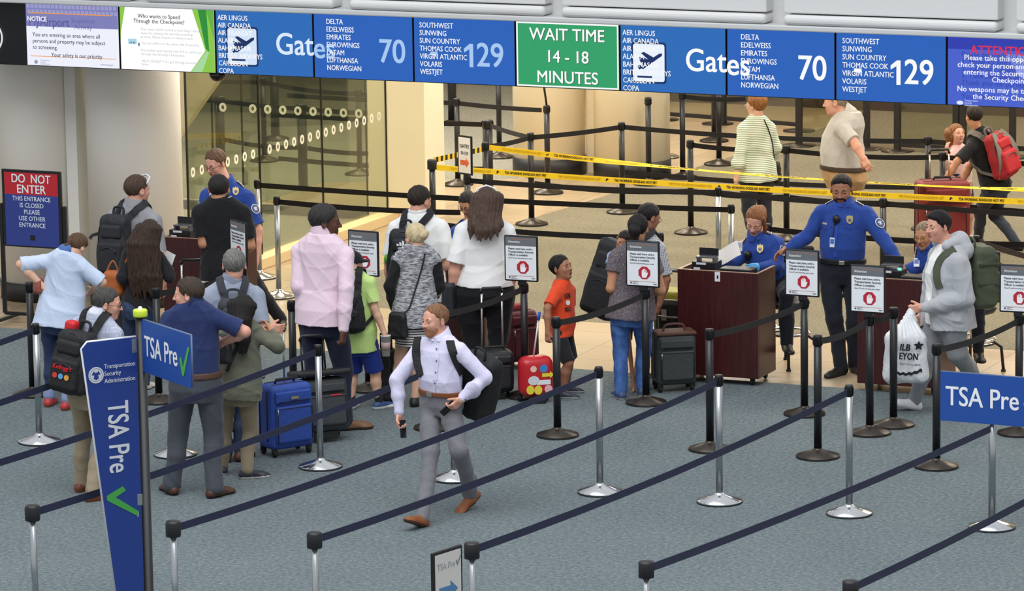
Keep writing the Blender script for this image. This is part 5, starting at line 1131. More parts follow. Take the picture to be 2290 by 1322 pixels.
# ------------------------------------------------------------------ uniform and clothing details
GOLD = mat('c9b37a', .3, .9); NAVYP = mat('1d2a5c', .6); PALE = mat('cdd3dc', .6)
def rel(P, q): return Vector(q)-Vector(P.root)
def on_shirt(P, p, d, off, updir):
    surf(P, [P.shirt], 0, 0); hit = _bvh[P.shirt].ray_cast(Vector(p-P.root), Vector(nrm(d)))
    q, n = (hit[0], hit[1]) if hit[0] is not None else _bvh[P.shirt].find_nearest(Vector(p-P.root))[:2]
    u = Vector(updir); u = (u-n*u.dot(n)).normalized(); return frame_mat(q+n*off, u.cross(n), u, n)
def patch(P, sgn, r=.048):
    M = on_shirt(P, P.SH[sgn]*.68+P.E[sgn]*.32+P.Rv*sgn*.3+P.Fv*.22, -P.Rv*sgn-P.Fv*.72, .002, P.SH[sgn]-P.E[sgn]); mb = MB(); mb.disc(r, M, .003); mb.disc(r*.84, M @ Matrix.Translation((0, 0, .001)), .003, mi=1)
    b0 = [(r*.80*math.cos(t), r*.80*math.sin(t)) for t in np.linspace(0, 2*math.pi, 20)]; mb.disc(r*.6, M @ Matrix.Translation((0, 0, .0022)), .003, mi=2)
    mb.poly([(-.45*r, .1*r), (-.2*r, .42*r), (0, .2*r), (.2*r, .42*r), (.45*r, .1*r), (.18*r, .08*r), (.22*r, -.42*r), (0, -.2*r), (-.22*r, -.42*r), (-.18*r, .08*r)], M @ Matrix.Translation((0, 0, .0036)), .002, mi=0)
    mb.build('shoulder_patch', [PALE, NAVYP, mat('5a6a96', .6)], P.o)
def badge(P, px, py):
    M = decal_frame(P, [P.shirt], px, py, .003); mb = MB()
    M = M @ Matrix.Scale(1.25, 4); mb.poly([(-.02, .028), (-.008, .022), (0, .034), (.008, .022), (.02, .028), (.024, .0), (.02, -.018), (0, -.034), (-.02, -.018), (-.024, 0)], M, .004); mb.disc(.013, M @ Matrix.Translation((0, -.006, .003)), .003, mi=1); mb.build('badge', [GOLD, mat('6a6a7c', .4, .6)], P.o)
def epaulette(P, sgn, word=True):
    M = on_shirt(P, P.nk*.32+P.SH[sgn]*.68+P.a*.2, -P.a, .004, -P.Fv); mb = MB(); mb.box((0, 0, 0), (.085, .05, .006), .002, M=M)
    for x in (-.034, .034): mb.box((x, 0, .0035), (.005, .05, .003), M=M, mi=1)
    e = mb.build('epaulette', [BLACKM, WHITE], P.o)
    if word: text('epaulette_word', 'TSA', M @ Matrix.Translation((0, 0, .0042)), .028, WHITE, e, .02)
def plate(P, px, py, name, w_, h_, m, off=.004, m2=None):
    M = decal_frame(P, [P.shirt], px, py, off); mb = MB(); mb.box((0, 0, 0), (w_, h_, .004), .001, M=M)
    if m2: mb.box((0, h_*.1, .0025), (w_*.75, h_*.5, .001), M=M, mi=1)
    mb.build(name, [m]+([m2] if m2 else []), P.o)
def mic(P, px, py, r=.035):
    M = decal_frame(P, [P.shirt], px, py, .015); S = Sdf(.005); c = np.array(M.translation)+P.root; S.ell(c, (r, r*.8, r), None, .01); S.cap(c, c-np.array([0, 0, .05])+P.Rv*.01, .014, .011, .02); sdf_obj('radio_microphone', S, P.root, BLACKM, P.o)
def stripline(P, pts, name, m, w_=.012, th=.003, off=.004):
    ps, ns = [], []
    for px, py in pts: M = decal_frame(P, [P.shirt], px, py, off); ps.append(M.translation.copy()); ns.append(Vector(M.col[2][:3]))
    mb = MB(); mb.ribbon(ps, ns, w_, th); mb.build(name, m, P.o)
o = PP['offleft']; patch(o, 1); patch(o, -1); badge(o, 527, 427); epaulette(o, 1); epaulette(o, -1); plate(o, 473, 440, 'id_card', .05, .07, mat('dfe3ea', .4), m2=mat('9fb0d0', .4))
stripline(o, [(510, 452), (526, 455), (546, 450)], 'pocket_flap', mat('2544a2', .85))
o = PP['offstand']; patch(o, -1); badge(o, 1900, 491); epaulette(o, 1); epaulette(o, -1); plate(o, 1845, 500, 'name_plate', .06, .018, mat('d8d2c2', .3, .6)); mic(o, 1871, 490); plate(o, 1862, 542, 'id_card', .045, .085, mat('dbe2ee', .4), .01, mat('3f72c0', .4))
stripline(o, [(1868, 497), (1865, 515), (1863, 528)], 'lanyard', BLACKM); stripline(o, [(1834, 507), (1846, 512), (1860, 506)], 'pocket_flap', mat('2544a2', .85)); stripline(o, [(1888, 507), (1902, 512), (1918, 506)], 'pocket_flap', mat('2544a2', .85)); stripline(o, [(1871, 505), (1868, 540), (1868, 575)], 'shirt_placket', mat('2747a8', .85), .03, .003)
o = PP['offsit']; patch(o, 1); patch(o, -1); badge(o, 1700, 556); epaulette(o, 1); epaulette(o, -1); plate(o, 1653, 550, 'id_card', .055, .09, mat('e8eaee', .4), .012, mat('b9c0cc', .4)); mic(o, 1674, 568)
o = PP['offright']; plate(o, 2050, 588, 'id_card', .05, .08, mat('dbe2ee', .4), .01, mat('4a5fa8', .4)); epaulette(o, 1); epaulette(o, -1); patch(o, 1)
o = PP['offmid']; patch(o, 1); epaulette(o, 1)
o = PP['walk']; stripline(o, [(978, 776), (978, 800), (976, 825), (973, 850), (970, 878)], 'shirt_placket', mat('d0cce6', .85), .03, .002)
mb = MB()
for bx_, by_ in ((977, 781), (977, 807), (975, 833), (973, 857), (970, 880)): mb.disc(.006, decal_frame(o, [o.shirt], bx_, by_, .007), .003)
mb.build('shirt_buttons', mat('5a5878', .4), o.o)
S = Sdf(.004); c = o.W[-1]; d = nrm(o.W[-1]-o.E[-1]); S.cap(c-d*.02, c-d*.045, .034, .035, .005); sdf_obj('watch_strap', S, o.root, mat('4a2d20', .5), o.o)
o = PP['orangeboy']
texts('shirt_print', [('LOS', decal_frame(o, [o.shirt], 1268, 662, .006), .06, .02, .7, 'CENTER'), ('RIO', decal_frame(o, [o.shirt], 1270, 692, .006), .055, .02, .7, 'CENTER')], mat('2a1a18', .8), o.o)
mb = MB(); mb.disc(.022, decal_frame(o, [o.shirt], 1269, 677, .006), .003); mb.build('shirt_ball_print', mat('e8e6e2', .7), o.o)
o = PP['limeboy']; S = Sdf(.006); S.ell(o.hl(0, -.03, .15), np.array([.40, .47, .40])*o.hh, o.HM, .02); S.ell(o.hl(0, .42, .16), np.array([.27, .34, .06])*o.hh, o.HM, .02); S.cut(o.hl(0, 0, .10), -o.HM[:, 2]); sdf_obj('cap', S, o.root, mat('19191b', .8, 0, 'cloth'), o.o)
o = PP['greyshirt']; mb = MB(); mb.tube([o.hl(-.37, .12, .25)-o.root, o.hl(-.25, .30, .46)-o.root, o.hl(0, .34, .52)-o.root, o.hl(.25, .30, .46)-o.root, o.hl(.37, .12, .25)-o.root], .010, 8); mb.build('raised_sunglasses', mat('d9d9dc', .25), o.o)
o = PP['whitewoman']; mb = MB(); mb.tube([o.hl(-.39, .1, .25)-o.root, o.hl(-.30, .12, .46)-o.root, o.hl(0, .14, .57)-o.root, o.hl(.30, .12, .46)-o.root, o.hl(.39, .1, .25)-o.root], .009, 8); mb.build('white_headband', WHITE, o.o)
o = PP['offsit']; S = Sdf(.005); c = o.W[-1]; d = nrm(o.W[-1]-o.E[-1]); S.cap(c-d*.035, c-d*.06, .036, .037, .005); sdf_obj('watch', S, o.root, BLACKM, o.o)
S = Sdf(.0055); S.chain([PP['offsit'].hl(-.30, .12, .28), PP['offsit'].hl(-.38, .10, -.15), PP['offsit'].hl(-.34, .16, -.55)], [.022, .018, .006], .01); sdf_obj('side_hair', S, o.root, mat('a06a42', .6, 0, 'hair', dark='6d4226'), o.o)
S = Sdf(.007); o = PP['hood']; q = o.nk; S.chain([q+o.Rv*.10+o.Fv*.06, q-o.Fv*.10+o.a*.02, q-o.Rv*.10+o.Fv*.06], [.045, .075, .045], .05); S.ell(q-o.Fv*.12-o.a*.06, (.12, .10, .10), np.stack([o.Rv, o.Fv, o.a], 1), .04); S.disp(folds(5, .006)); sdf_obj('hood', S, o.root, mat('b6b8bd', .85, 0, 'cloth'), o.o)
# cuff rolls on the jeans of the woman in sandals, straps of the sandals
o = PP['paleblue']
for sgn in (1, -1): S = Sdf(.006); d = nrm(o.KN[sgn]-o.AN[sgn]); S.cap(o.AN[sgn]+d*.03, o.AN[sgn]+d*.075, .052, .054, .01); sdf_obj('jeans_cuff', S, o.root, mat('8090b4', .85, 0, 'cloth'), o.o)

# ------------------------------------------------------------------ backpacks
def spline(pts, n=6):
    pts = [np.array(p, float) for p in pts]; out = []
    for i in range(len(pts)-1):
        p0, p1, p2, p3 = pts[max(i-1, 0)], pts[i], pts[i+1], pts[min(i+2, len(pts)-1)]
        for k in range(n):
            t = k/n; out.append(.5*((2*p1)+(p2-p0)*t+(2*p0-5*p1+4*p2-p3)*t*t+(3*p1-p0-3*p2+p3)*t**3))
    return out+[pts[-1]]
def backpack(P, label, col, w_=.32, d=.18, h_=.46, t=.62, dx=0.0, dz=0.0, pocket=None, strap=None, one=False, tilt=0.0, roll=0.0, handle=True, rad=.07, gap=.02, group='backpacks', zips='3a3a3e', straps=(1, -1), px=None):
    m = mat(col, .75, 0, 'ribbed'); mp = mat(pocket or col, .75, 0, 'ribbed'); ms = mat(strap or col, .8, 0, 'ribbed')
    Q = rotm(P.Rv, tilt) @ rotm(P.Fv, roll); x, y, z = Q@P.Rv, Q@(-P.Fv), Q@P.a; bd = np.interp(t, [q[0] for q in P.secs], [q[2]-q[3] for q in P.secs]); c = P.pel+(P.nk-P.pel)*t-P.Fv*(bd+gap+d/2)+P.Rv*dx+P.a*dz
    M = np.stack([x, y, z], 1); loc = c-z*h_/2; T = thing('backpack', tuple(loc), label, 'backpack', group)
    Lp = lambda u, v, w2: c+x*u+y*v+z*w2
    S = Sdf(.0065); S.box(c, (w_/2, d/2, h_/2), min(rad, d*.45), M, .02, 1, .18); S.ell(Lp(0, d*.12, -h_*.12), (w_*.46, d*.55, h_*.40), M, .05); S.disp(folds(int(abs(c[0])*100) % 97, .006)); sdf_obj('pack_body', S, loc, m, T)
    S = Sdf(.0065); S.box(Lp(0, d*.5, -h_*.17), (w_*.36, .045, h_*.25), .035, M, .02); S.disp(folds(7, .003)); pk = sdf_obj('front_pocket', S, loc, mp, T)
    S = Sdf(.0065); S.box(Lp(0, d*.42, h_*.24), (w_*.30, .035, h_*.11), .03, M, .02); sdf_obj('upper_pocket', S, loc, mp, T)
    rl = lambda q: Vector(q-loc)
    mb = MB(); mb.tube([rl(q) for q in spline([Lp(-w_*.40, d*.30, -h_*.2), Lp(-w_*.36, d*.36, h_*.28), Lp(0, d*.32, h_*.46), Lp(w_*.36, d*.36, h_*.28), Lp(w_*.40, d*.30, -h_*.2)])], .005, 6)
    mb.tube([rl(q) for q in spline([Lp(-w_*.30, d*.5+.04, -h_*.06), Lp(0, d*.5+.048, -h_*.0), Lp(w_*.30, d*.5+.04, -h_*.06)])], .004, 6); mb.tube([rl(Lp(w_*.2, d*.5+.05, -h_*.02)), rl(Lp(w_*.2, d*.5+.052, -h_*.10))], .005, 6); mb.build('zipper', mat(zips, .4, .5), T)
    if handle: mb = MB(); mb.tube([rl(q) for q in spline([Lp(-.05, -d*.3, h_*.46), Lp(-.04, -d*.35, h_*.5+.05), Lp(.04, -d*.35, h_*.5+.05), Lp(.05, -d*.3, h_*.46)])], .011, 8); mb.build('top_handle', ms, T)
    obs = [q for q in (P.shirt,) if q]
    me = P.shirt.data; surf(P, obs, 0, 0); bv = _bvh[P.shirt]
    if px:
        for line in px:
            ps, ns = [], []
            for q in line:
                h_ = surf(P, obs, *q)
                if h_: ps.append(h_[0]+h_[1]*.008-Vector(loc)); ns.append(h_[1].copy())
            ps = [Vector(v) for v in spline([np.array(v) for v in ps], 4)]; n_m = sum(ns, Vector((0, 0, 0))).normalized(); ns = [(v*.35+n_m*.65).normalized() for v in ns]; ns = [Vector(v) for v in spline([np.array(v) for v in ns], 4)]
            mb = MB(); mb.ribbon(ps, ns, [.062]*len(ps), .016); mb.build('shoulder_strap', ms, T)
    for sgn in ([] if px else straps):
        sm = P.nk*.52+P.SH[sgn]*.48; bw = np.interp(.5, [q[0] for q in P.secs], [q[1] for q in P.secs]); fd = np.interp(.65, [q[0] for q in P.secs], [q[2]+q[3] for q in P.secs])
        path = spline([Lp(sgn*.06, -d*.35, h_*.40), sm-P.Fv*.06+P.a*.045, sm+P.a*.06, sm+P.Fv*.07+P.a*.01, P.pel+(P.nk-P.pel)*.66+P.Fv*(fd+.03)+P.Rv*sgn*bw*.8, P.pel+(P.nk-P.pel)*.46+P.Rv*sgn*(bw+.05)+P.Fv*.02, Lp(sgn*w_*.42, -d*.3, -h_*.36)], 5)
        ps, ns = [], []
        for i, q in enumerate(path):
            if 2 < i < len(path)-4:
                hit = bv.find_nearest(Vector(q-P.root)); 
                if hit[0] is not None: qq = np.array(hit[0])+P.root+np.array(hit[1])*.012; ps.append(rl(qq)); ns.append(Vector(hit[1])); continue
            ps.append(rl(q)); ns.append(Vector(nrm(q-(P.pel+P.a*((q-P.pel)@P.a)))))
        wds = [.062 if i < len(path)*.62 else .028 for i in range(len(path))]
        mb = MB(); mb.ribbon(ps, ns, wds, .014); mb.build('shoulder_strap', ms, T)
    T['_k'] = 1; del T['_k']
    return T, Lp, M, loc, d
def pack_logo(B, txt, u, v, size, m, name='logo', shear=0.0):
    T, Lp, M, loc, d = B; F = frame_mat(Lp(u, d*.5+.05, v)-loc, M[:, 0], M[:, 2], M[:, 1]); return text(name, txt, F, size, m, T, .02, 1.0, 'CENTER', shear)
B = backpack(PP['greyshirt'], 'large charcoal backpack on the man standing before the cream column', '26272b', .34, .20, .56, .52, dx=-.06, roll=-.05)
T, Lp, M, loc, d = B; mb = MB(); mb.ribbon([Vector(Lp(-.16, .0, .1)-loc), Vector(Lp(-.22, .02, .08)-loc), Vector(Lp(-.24, .03, .05)-loc)], Vector(M[:, 1]), .03, .006); mb.build('side_buckle', BLACKM, T)
B = backpack(PP['greypolo'], 'dark grey backpack with light logo on the man in grey polo', '34363c', .31, .17, .45, .55); pack_logo(B, 'targus', -.02, .06, .034, mat('d4d6da', .4))
B = backpack(PP['check'], 'black backpack with red side and coloured round logos, worn by the man in checkered shirt', '1b1b1d', .36, .24, .50, .45, dx=.0, gap=.03)
pack_logo(B, "Kellogg's", 0, -.03, .05, mat('d8202c', .5), 'red_script', .25)
T, Lp, M, loc, d = B; mb = MB()
for i, u in enumerate((-.055, .0, .055)): mb.disc(.022, frame_mat(Lp(u, d*.5+.05, -.10)-loc, M[:, 0], M[:, 2], M[:, 1]), .003, mi=i)
mb.build('round_logos', [mat('c8402c', .5), mat('5aa0d8', .5), mat('e0a040', .5)], T)
S = Sdf(.006); S.box(Lp(-.10, -.05, .20), (.05, .05, .10), .03, M, .02); sdf_obj('red_side_panel', S, loc, mat('c81f26', .6, 0, 'ribbed'), T)
B = backpack(PP['limeboy'], 'black backpack on the boy in the lime t-shirt', '1c1c1f', .25, .13, .36, .50, straps=(1, -1))
B = backpack(PP['whitetee'], 'black sporty backpack with three white stripes on the man in white t-shirt', '202126', .34, .20, .52, .50, dx=-.08)
T, Lp, M, loc, d = B; mb = MB(); F = frame_mat(Lp(-.02, d*.42+.045, .14)-loc, M[:, 0], M[:, 2], M[:, 1])
for i in range(3): mb.poly([(-.034+i*.024, -.016), (-.016+i*.024, -.016), (-.016+i*.024, .0+.012*i), (-.034+i*.024, .008+.012*i)], F, .002)
mb.build('three_stripe_logo', WHITE, T); text('logo_word', 'adidas', F @ Matrix.Translation((0, -.033, 0)), .022, WHITE, T, .02)
S = Sdf(.006); S.ell(Lp(-.17, -.02, -.02), (.025, .03, .05), M, .01); sdf_obj('green_bottle', S, loc, mat('62b83a', .4), T)
B = backpack(PP['walk'], 'black backpack slung behind the walking man', '18181a', .38, .22, .52, .36, dx=-.17, dz=-.05, tilt=.0, roll=-.30, px=[[(936, 757), (932, 775), (931, 800), (934, 822), (943, 842)], [(1006, 764), (1014, 788), (1022, 812), (1030, 836), (1038, 858)]])
B = backpack(PP['father'], 'big black travel backpack on the man with glasses beside the mother', '1f2023', .42, .26, .70, .38, dx=-.14, roll=.14, straps=(1, -1))
B = backpack(PP['hood'], 'olive green army style backpack on the man in the grey hoodie', '48503c', .36, .24, .54, .56, gap=.03, zips='2c3226', px=[[(2165, 556), (2135, 558), (2112, 572), (2098, 595), (2096, 622), (2102, 645)]])
T, Lp, M, loc, d = B; mb = MB()
for v in (-.02, -.09, -.16): mb.box((0, 0, 0), (.28, .012, .022), .003, M=frame_mat(Lp(0, d*.5+.045, v)-loc, M[:, 0], M[:, 1], M[:, 2]))
for u in (-.16, .16): mb.box((0, 0, 0), (.02, .2, .02), .003, M=frame_mat(Lp(u, .02, -.05)-loc, M[:, 0], M[:, 1], M[:, 2])); mb.box((0, 0, 0), (.02, .2, .02), .003, M=frame_mat(Lp(u, .02, .12)-loc, M[:, 0], M[:, 1], M[:, 2]))
mb.build('webbing', mat('3c4432', .8), T); mb = MB(); mb.ribbon([Vector(Lp(.08, .1, -.26)-loc), Vector(Lp(.08, .15, -.30)-loc), Vector(Lp(.08, .20, -.31)-loc)], Vector(M[:, 2]), .03, .006); mb.build('loose_strap', mat('4c523c', .8), T)
B = backpack(PP['red'], 'red and grey backpack on the man in black shirt', 'a02028', .32, .20, .48, .55, pocket='b8222c', strap='6a625c', zips='6a625c')
T, Lp, M, loc, d = B; mb = MB(); 
for u in (-.12, .12): mb.ribbon([Vector(q-loc) for q in spline([Lp(u, .02, -.22), Lp(u*1.05, .10, -.05), Lp(u*.8, .105, .12), Lp(u*.4, .05, .24)])], Vector(M[:, 1]), .06, .012)
mb.build('grey_side_panels', mat('7b726a', .8, 0, 'ribbed'), T)

# ------------------------------------------------------------------ luggage
def rzof(fa):   # heading (local -Y axis) relative to the camera, as for people
    a = math.radians(fa); f = math.cos(a)*(-HZ)+math.sin(a)*RH; return math.atan2(f[1], f[0])+math.pi/2
def suitcase(xy, fa, w_, d, h_, col, label, ext=0.0, tilt=0.0, wheels=4, kind='soft', pocket=True, trim='15151a', group='suitcases', z0=.06, rods='d0d2d4', grip='1a1a1c', handle2=True):
    T = thing('suitcase', (float(xy[0]), float(xy[1]), 0), label, 'suitcase', group, rzof(fa)); X = Matrix.Rotation(tilt, 4, 'X')
    X = Matrix.Translation((0, d*.4, .04)) @ X @ Matrix.Translation((0, -d*.4, -.04)) if tilt else Matrix.Identity(4)
    m = mat(col, .6 if kind == 'soft' else .3, 0, 'ribbed' if kind == 'soft' else ''); mt = mat(trim, .6)
    mb = MB(); mb.box((0, 0, z0+h_/2), (w_, d, h_), min(.05, d*.22) if kind == 'soft' else d*.42, M=X, seg=6); sh = mb.build('case_body', m, T)
    for p in sh.data.polygons: p.use_smooth = True
    if pocket:
        mb = MB(); mb.box((0, -d/2-.012, z0+h_*.40), (w_*.84, .05, h_*.58), .022, M=X, seg=3); q = mb.build('front_pocket', m, T); mb = MB(); mb.box((0, -d/2-.008, z0+h_*.82), (w_*.84, .035, h_*.18), .015, M=X, seg=3); mb.build('upper_pocket', m, T)
        mb = MB(); ww, z1, z2, yy = w_*.40, z0+h_*.14, z0+h_*.655, -d/2-.038
        mb.tube([X @ Vector(v) for v in ((-ww, yy, z1), (-ww, yy, z2), (ww, yy, z2), (ww, yy, z1))], .004, 6); mb.tube([X @ Vector((-ww, yy-.004, z2)), X @ Vector((-ww, yy-.006, z2-.05))], .006, 6, mi=1); mb.tube([X @ Vector((-ww*.9, yy+.006, z0+h_*.76)), X @ Vector((ww*.9, yy+.006, z0+h_*.76))], .004, 6); mb.build('zipper', [mt, STEEL], q)
    mb = MB()
    for yy in ((-d*.22, d*.26) if kind == 'soft' else ()):
        a, b = w_/2+.001, z0+.03; e = .04; pts = [(-a, yy, b+e), (-a, yy, z0+h_-.05), (-a+.05, yy, z0+h_+.001), (a-.05, yy, z0+h_+.001), (a, yy, z0+h_-.05), (a, yy, b+e)]; mb.tube([X @ Vector(p) for p in pts], .005, 6)
    if kind == 'soft': mb.build('seam_piping', mt, T)
    if handle2: mb = MB(); mb.tube([X @ Vector(p) for p in ((-.09, 0, z0+h_-.005), (-.08, 0, z0+h_+.03), (.08, 0, z0+h_+.03), (.09, 0, z0+h_-.005))], .012, 8); mb.build('carry_handle', mt, T)
    if ext:
        mb = MB()
        for x in (-.1, .1): mb.tube([X @ Vector((x*min(1, w_/.36), d*.36, z0+h_-.05)), X @ Vector((x*min(1, w_/.36), d*.36, z0+h_+ext))], .0085, 8)
        hd = mb.build('trolley_handle', mat(rods, .25, .9), T); mb = MB(); k = .1*min(1, w_/.36); mb.tube([X @ Vector(p) for p in ((-k-.005, d*.36, z0+h_+ext-.03), (-k+.01, d*.36, z0+h_+ext+.012), (k-.01, d*.36, z0+h_+ext+.012), (k+.005, d*.36, z0+h_+ext-.03))], .014, 8); mb.build('grip', mat(grip, .5), hd)
    for x in (-w_*.4, w_*.4):
        for y in ((-d*.36, d*.36) if wheels == 4 else (d*.4,)):
            mb = MB(); Mw = X @ Matrix.Translation((x, y, .032)) @ Matrix.Rotation(math.pi/2, 4, 'Y'); mb.lathe([(0, -.013), (.027, -.013), (.03, -.008), (.03, .008), (.027, .013), (0, .013)], M=Mw, n=18); mb.box((0, 0, .0), (.05, .03, .05), .008, M=X @ Matrix.Translation((x, y, .058))); mb.build('wheel', RUBBER, T)
    if wheels == 2: mb = MB(); mb.box((0, -d*.35, .03), (w_*.5, .03, .06), .006, M=X); mb.build('foot', RUBBER, T)
    return T, X
FP = lambda px, py: fl(px, py)[:2]
T, X = suitcase(FP(640, 1014), 33, .40, .25, .53, '27489c', 'blue soft suitcase with pockets standing on the carpet', ext=.0, handle2=True)
mb = MB(); mb.box((.0, -.165, .49), (.07, .006, .022), .002); mb.build('brand_plate', mat('b9a878', .3, .8), T)
mb = MB(); mb.tube([(.05, .09, .55), (.05, .09, .98)], .009, 8); hd = mb.build('trolley_handle', STEEL, T); mb = MB(); mb.tube([(-.05, .09, 1.0), (.06, .09, 1.0)], .014, 8); mb.build('grip', BLACKM, hd)
T, X = suitcase(FP(722, 985), 22, .42, .27, .44, '33383a', 'large dark grey tilted suitcase pulled by the man in pink shirt', ext=.34, tilt=-.16, wheels=2, rods='2a2a2c')
mb = MB(); mb.box((0, -.02, .545), (.47, .30, .05), .02, M=X, seg=3); mb.build('black_top_tray', BLACKM, T); mb = MB(); mb.box((.08, -.178, .36), (.09, .004, .012), M=X); mb.build('red_tag', RED, T)
T, X = suitcase(FP(1106, 890), 10, .32, .2, .36, '1d1d20', 'black carry-on suitcase with tall silver handle behind the walking man', ext=.52, wheels=2); mb = MB(); mb.poly([(-.02, .012), (.02, .012), (0, -.016)], frame_mat((0, -.13, .38), (1, 0, 0), (0, 0, 1), (0, -1, 0)), .003); mb.build('brand_plate', STEEL, T)
T, X = suitcase(FP(1160, 820), 30, .30, .22, .46, '561420', 'maroon suitcase behind the black carry-on', ext=0)
mb = MB(); mb.box((-.02, 0, .545), (.14, .1, .06), .02); mb.build('red_top_pouch', mat('8c1f24', .7, 0, 'ribbed'), T)
T, X = suitcase(FP(1507, 872), 12, .36, .24, .45, '3a4040', 'dark grey suitcase with brown leather top beside the middle podium', ext=0, handle2=False)
mb = MB(); mb.box((0, -.01, .515), (.36, .22, .03), .012, seg=3); mb.build('leather_top', mat('5d3d30', .6), T); mb = MB(); mb.tube([Vector(q) for q in spline([(-.1, -.02, .52), (-.07, -.02, .58), (.07, -.02, .58), (.1, -.02, .52)])], .011, 8); mb.build('leather_handle', mat('5d3d30', .6), T)
T, X = suitcase(FP(2106, 590), 8, .52, .32, .80, '7b2320', 'very large red suitcase the man in black shirt leans on', ext=.28, rods='d8c8b4'); 
T, X = suitcase(FP(438, 806), 180, .36, .24, .42, '1f1f22', 'black suitcase with tall silver handle beside the left podium', ext=.45, wheels=2)
# child's case: a plain cheerful pattern instead of the printed character
T, X = suitcase(FP(1198, 900), 15, .30, .18, .35, 'c01f2a', 'small red hard shell case with colourful stickers pulled by the boy in orange', kind='hard', pocket=False, wheels=2, ext=0, trim='2a4ab0', handle2=False)
Fk = lambda u, v: frame_mat((u, -.0905, .06+v), (1, 0, 0), (0, 0, 1), (0, -1, 0)); mb = MB()
mb.disc(.035, Fk(.05, .25), .002, mi=0); mb.disc(.028, Fk(-.04, .25), .002, mi=1); mb.poly([(-.05, -.012), (.02, -.012), (.02, -.03), (.055, .003), (.02, .035), (.02, .018), (-.05, .018)], Fk(.085, .19), .002, mi=2); mb.poly([(-.06, -.02), (.06, -.02), (.06, .02), (-.06, .02)], Fk(.05, .13), .002, mi=3)
mb.disc(.035, Fk(-.07, .07), .002, mi=2, ry=.04); mb.disc(.035, Fk(.0, .065), .002, mi=2, ry=.04); mb.disc(.05, Fk(-.04, .15), .002, mi=4, ry=.04); mb.disc(.035, Fk(.09, .07), .002, mi=5)
mb.build('sticker_print', [mat('3f86c8', .4), mat('f0c8b0', .4), mat('e8d43c', .4), mat('e8e8ea', .4), mat('d8d8dc', .4), mat('e6b0b8', .4)], T)
mb = MB(); mb.tube([(0, .05, .40), (.06, .08, .72)], .008, 8); hd = mb.build('pull_handle', mat('e6e6e8', .3, .3), T); mb = MB(); mb.tube([(.055, .078, .70), (.068, .084, .77)], .013, 8); mb.build('blue_grip', mat('2a55c8', .4), hd)

# hand luggage
def soft_bag(name, c, half, col, label, cat, group=None, seed=1, M=None, rad=.04, kind='ribbed', k=.03):
    T = thing(name, (float(c[0]), float(c[1]), float(c[2]-half[2])), label, cat, group); S = Sdf(.0065); S.box(c, half, rad, M, k, 1, .2); S.disp(folds(seed, .006)); o = sdf_obj('bag_body', S, np.array(T.location), mat(col, .55, 0, kind), T); return T
PJ = lambda k, px, py, d: PP[k].J(px, py, d)
def bag_strap(T, pts, m, w_=.022, nrmv=None):
    l = Vector(T.location); mb = MB(); mb.tube([Vector(q)-l for q in spline(pts, 6)], w_/2, 8); mb.build('strap', m, T)
c = PJ('longhair', 254, 634, -.06); TAN = mat('b4612c', .5, 0, 'ribbed')
T = soft_bag('handbag', c, (.115, .075, .12), 'b4612c', 'orange brown leather handbag on the shoulder of the long haired woman', 'handbag', seed=3, rad=.06)
hb = []
for q in ((296, 556), (290, 568), (283, 585)): h_ = surf(PP['longhair'], [PP['longhair'].shirt], *q); hb.append(np.array(h_[0])+np.array(h_[1])*.01 if h_ else PJ('longhair', q[0], q[1], .09))
bag_strap(T, hb+[c+RH*.05+np.array([0, 0, .10])], TAN); bag_strap(T, [c-RH*.06+np.array([0, 0, .10]), c+np.array([0, 0, .20]), c+RH*.05+np.array([0, 0, .10])], TAN, .016)
c = PJ('blonde', 890, 728, .17); BL_ = mat('19191b', .45, 0, 'ribbed')
T = soft_bag('crossbody_bag', c, (.10, .05, .12), '19191b', 'black crossbody bag on the hip of the blonde woman', 'handbag', seed=4)
pts = []
for q in ((950, 566), (945, 590), (937, 620), (926, 655), (915, 690)): h_ = surf(PP['blonde'], [PP['blonde'].shirt], *q); pts.append(np.array(h_[0])+np.array(h_[1])*.008 if h_ else PJ('blonde', q[0], q[1], .14))
bag_strap(T, pts+[c+np.array([.04, 0, .1])], BL_, .014)
c = fl(866, 900)+np.array([0, .0, .24]); T = soft_bag('rolling_bag', c, (.085, .08, .24), '1b1b1d', 'tall soft black bag standing at the feet of the blonde woman', 'bag', seed=6); mb = MB(); mb.tube([(-.05, 0, .47), (-.05, 0, .60), (.05, 0, .60), (.05, 0, .47)], .01, 8); mb.build('handle', BLACKM, T)
c = PJ('whitewoman', 1004, 672, .10); T = soft_bag('shoulder_bag', c, (.07, .07, .16), '2c2d33', 'dark shoulder bag hanging from the hand of the woman in white', 'handbag', seed=8)
bag_strap(T, [c+np.array([-.03, 0, .15]), PJ('whitewoman', 1008, 638, .05), c+np.array([.05, 0, .15])], BLACKM)
c = PJ('olive', 497, 780, .19); T = soft_bag('crossbody_bag', c, (.09, .06, .12), '1d1d20', 'black crossbody bag between the navy polo man and the woman in olive', 'handbag', seed=9)
pts = []
for q in ((548, 735), (535, 765), (520, 800), (508, 830)): h_ = surf(PP['olive'], [PP['olive'].shirt], *q); pts.append(np.array(h_[0])+np.array(h_[1])*.008 if h_ else PJ('olive', q[0], q[1], .14))
bag_strap(T, pts, BL_, .03)
c = PJ('paleblue', 88, 640, .0); T = soft_bag('waist_bag', c, (.05, .07, .07), '8a4a3a', 'colourful woven bag at the hip of the woman in pale blue', 'handbag', seed=10)
c = PJ('stripe', 1736, 385, -.06); T = soft_bag('crossbody_bag', c, (.05, .07, .12), '1f1f22', 'black crossbody bag at the far side of the striped blouse', 'handbag', seed=12)
pts = []
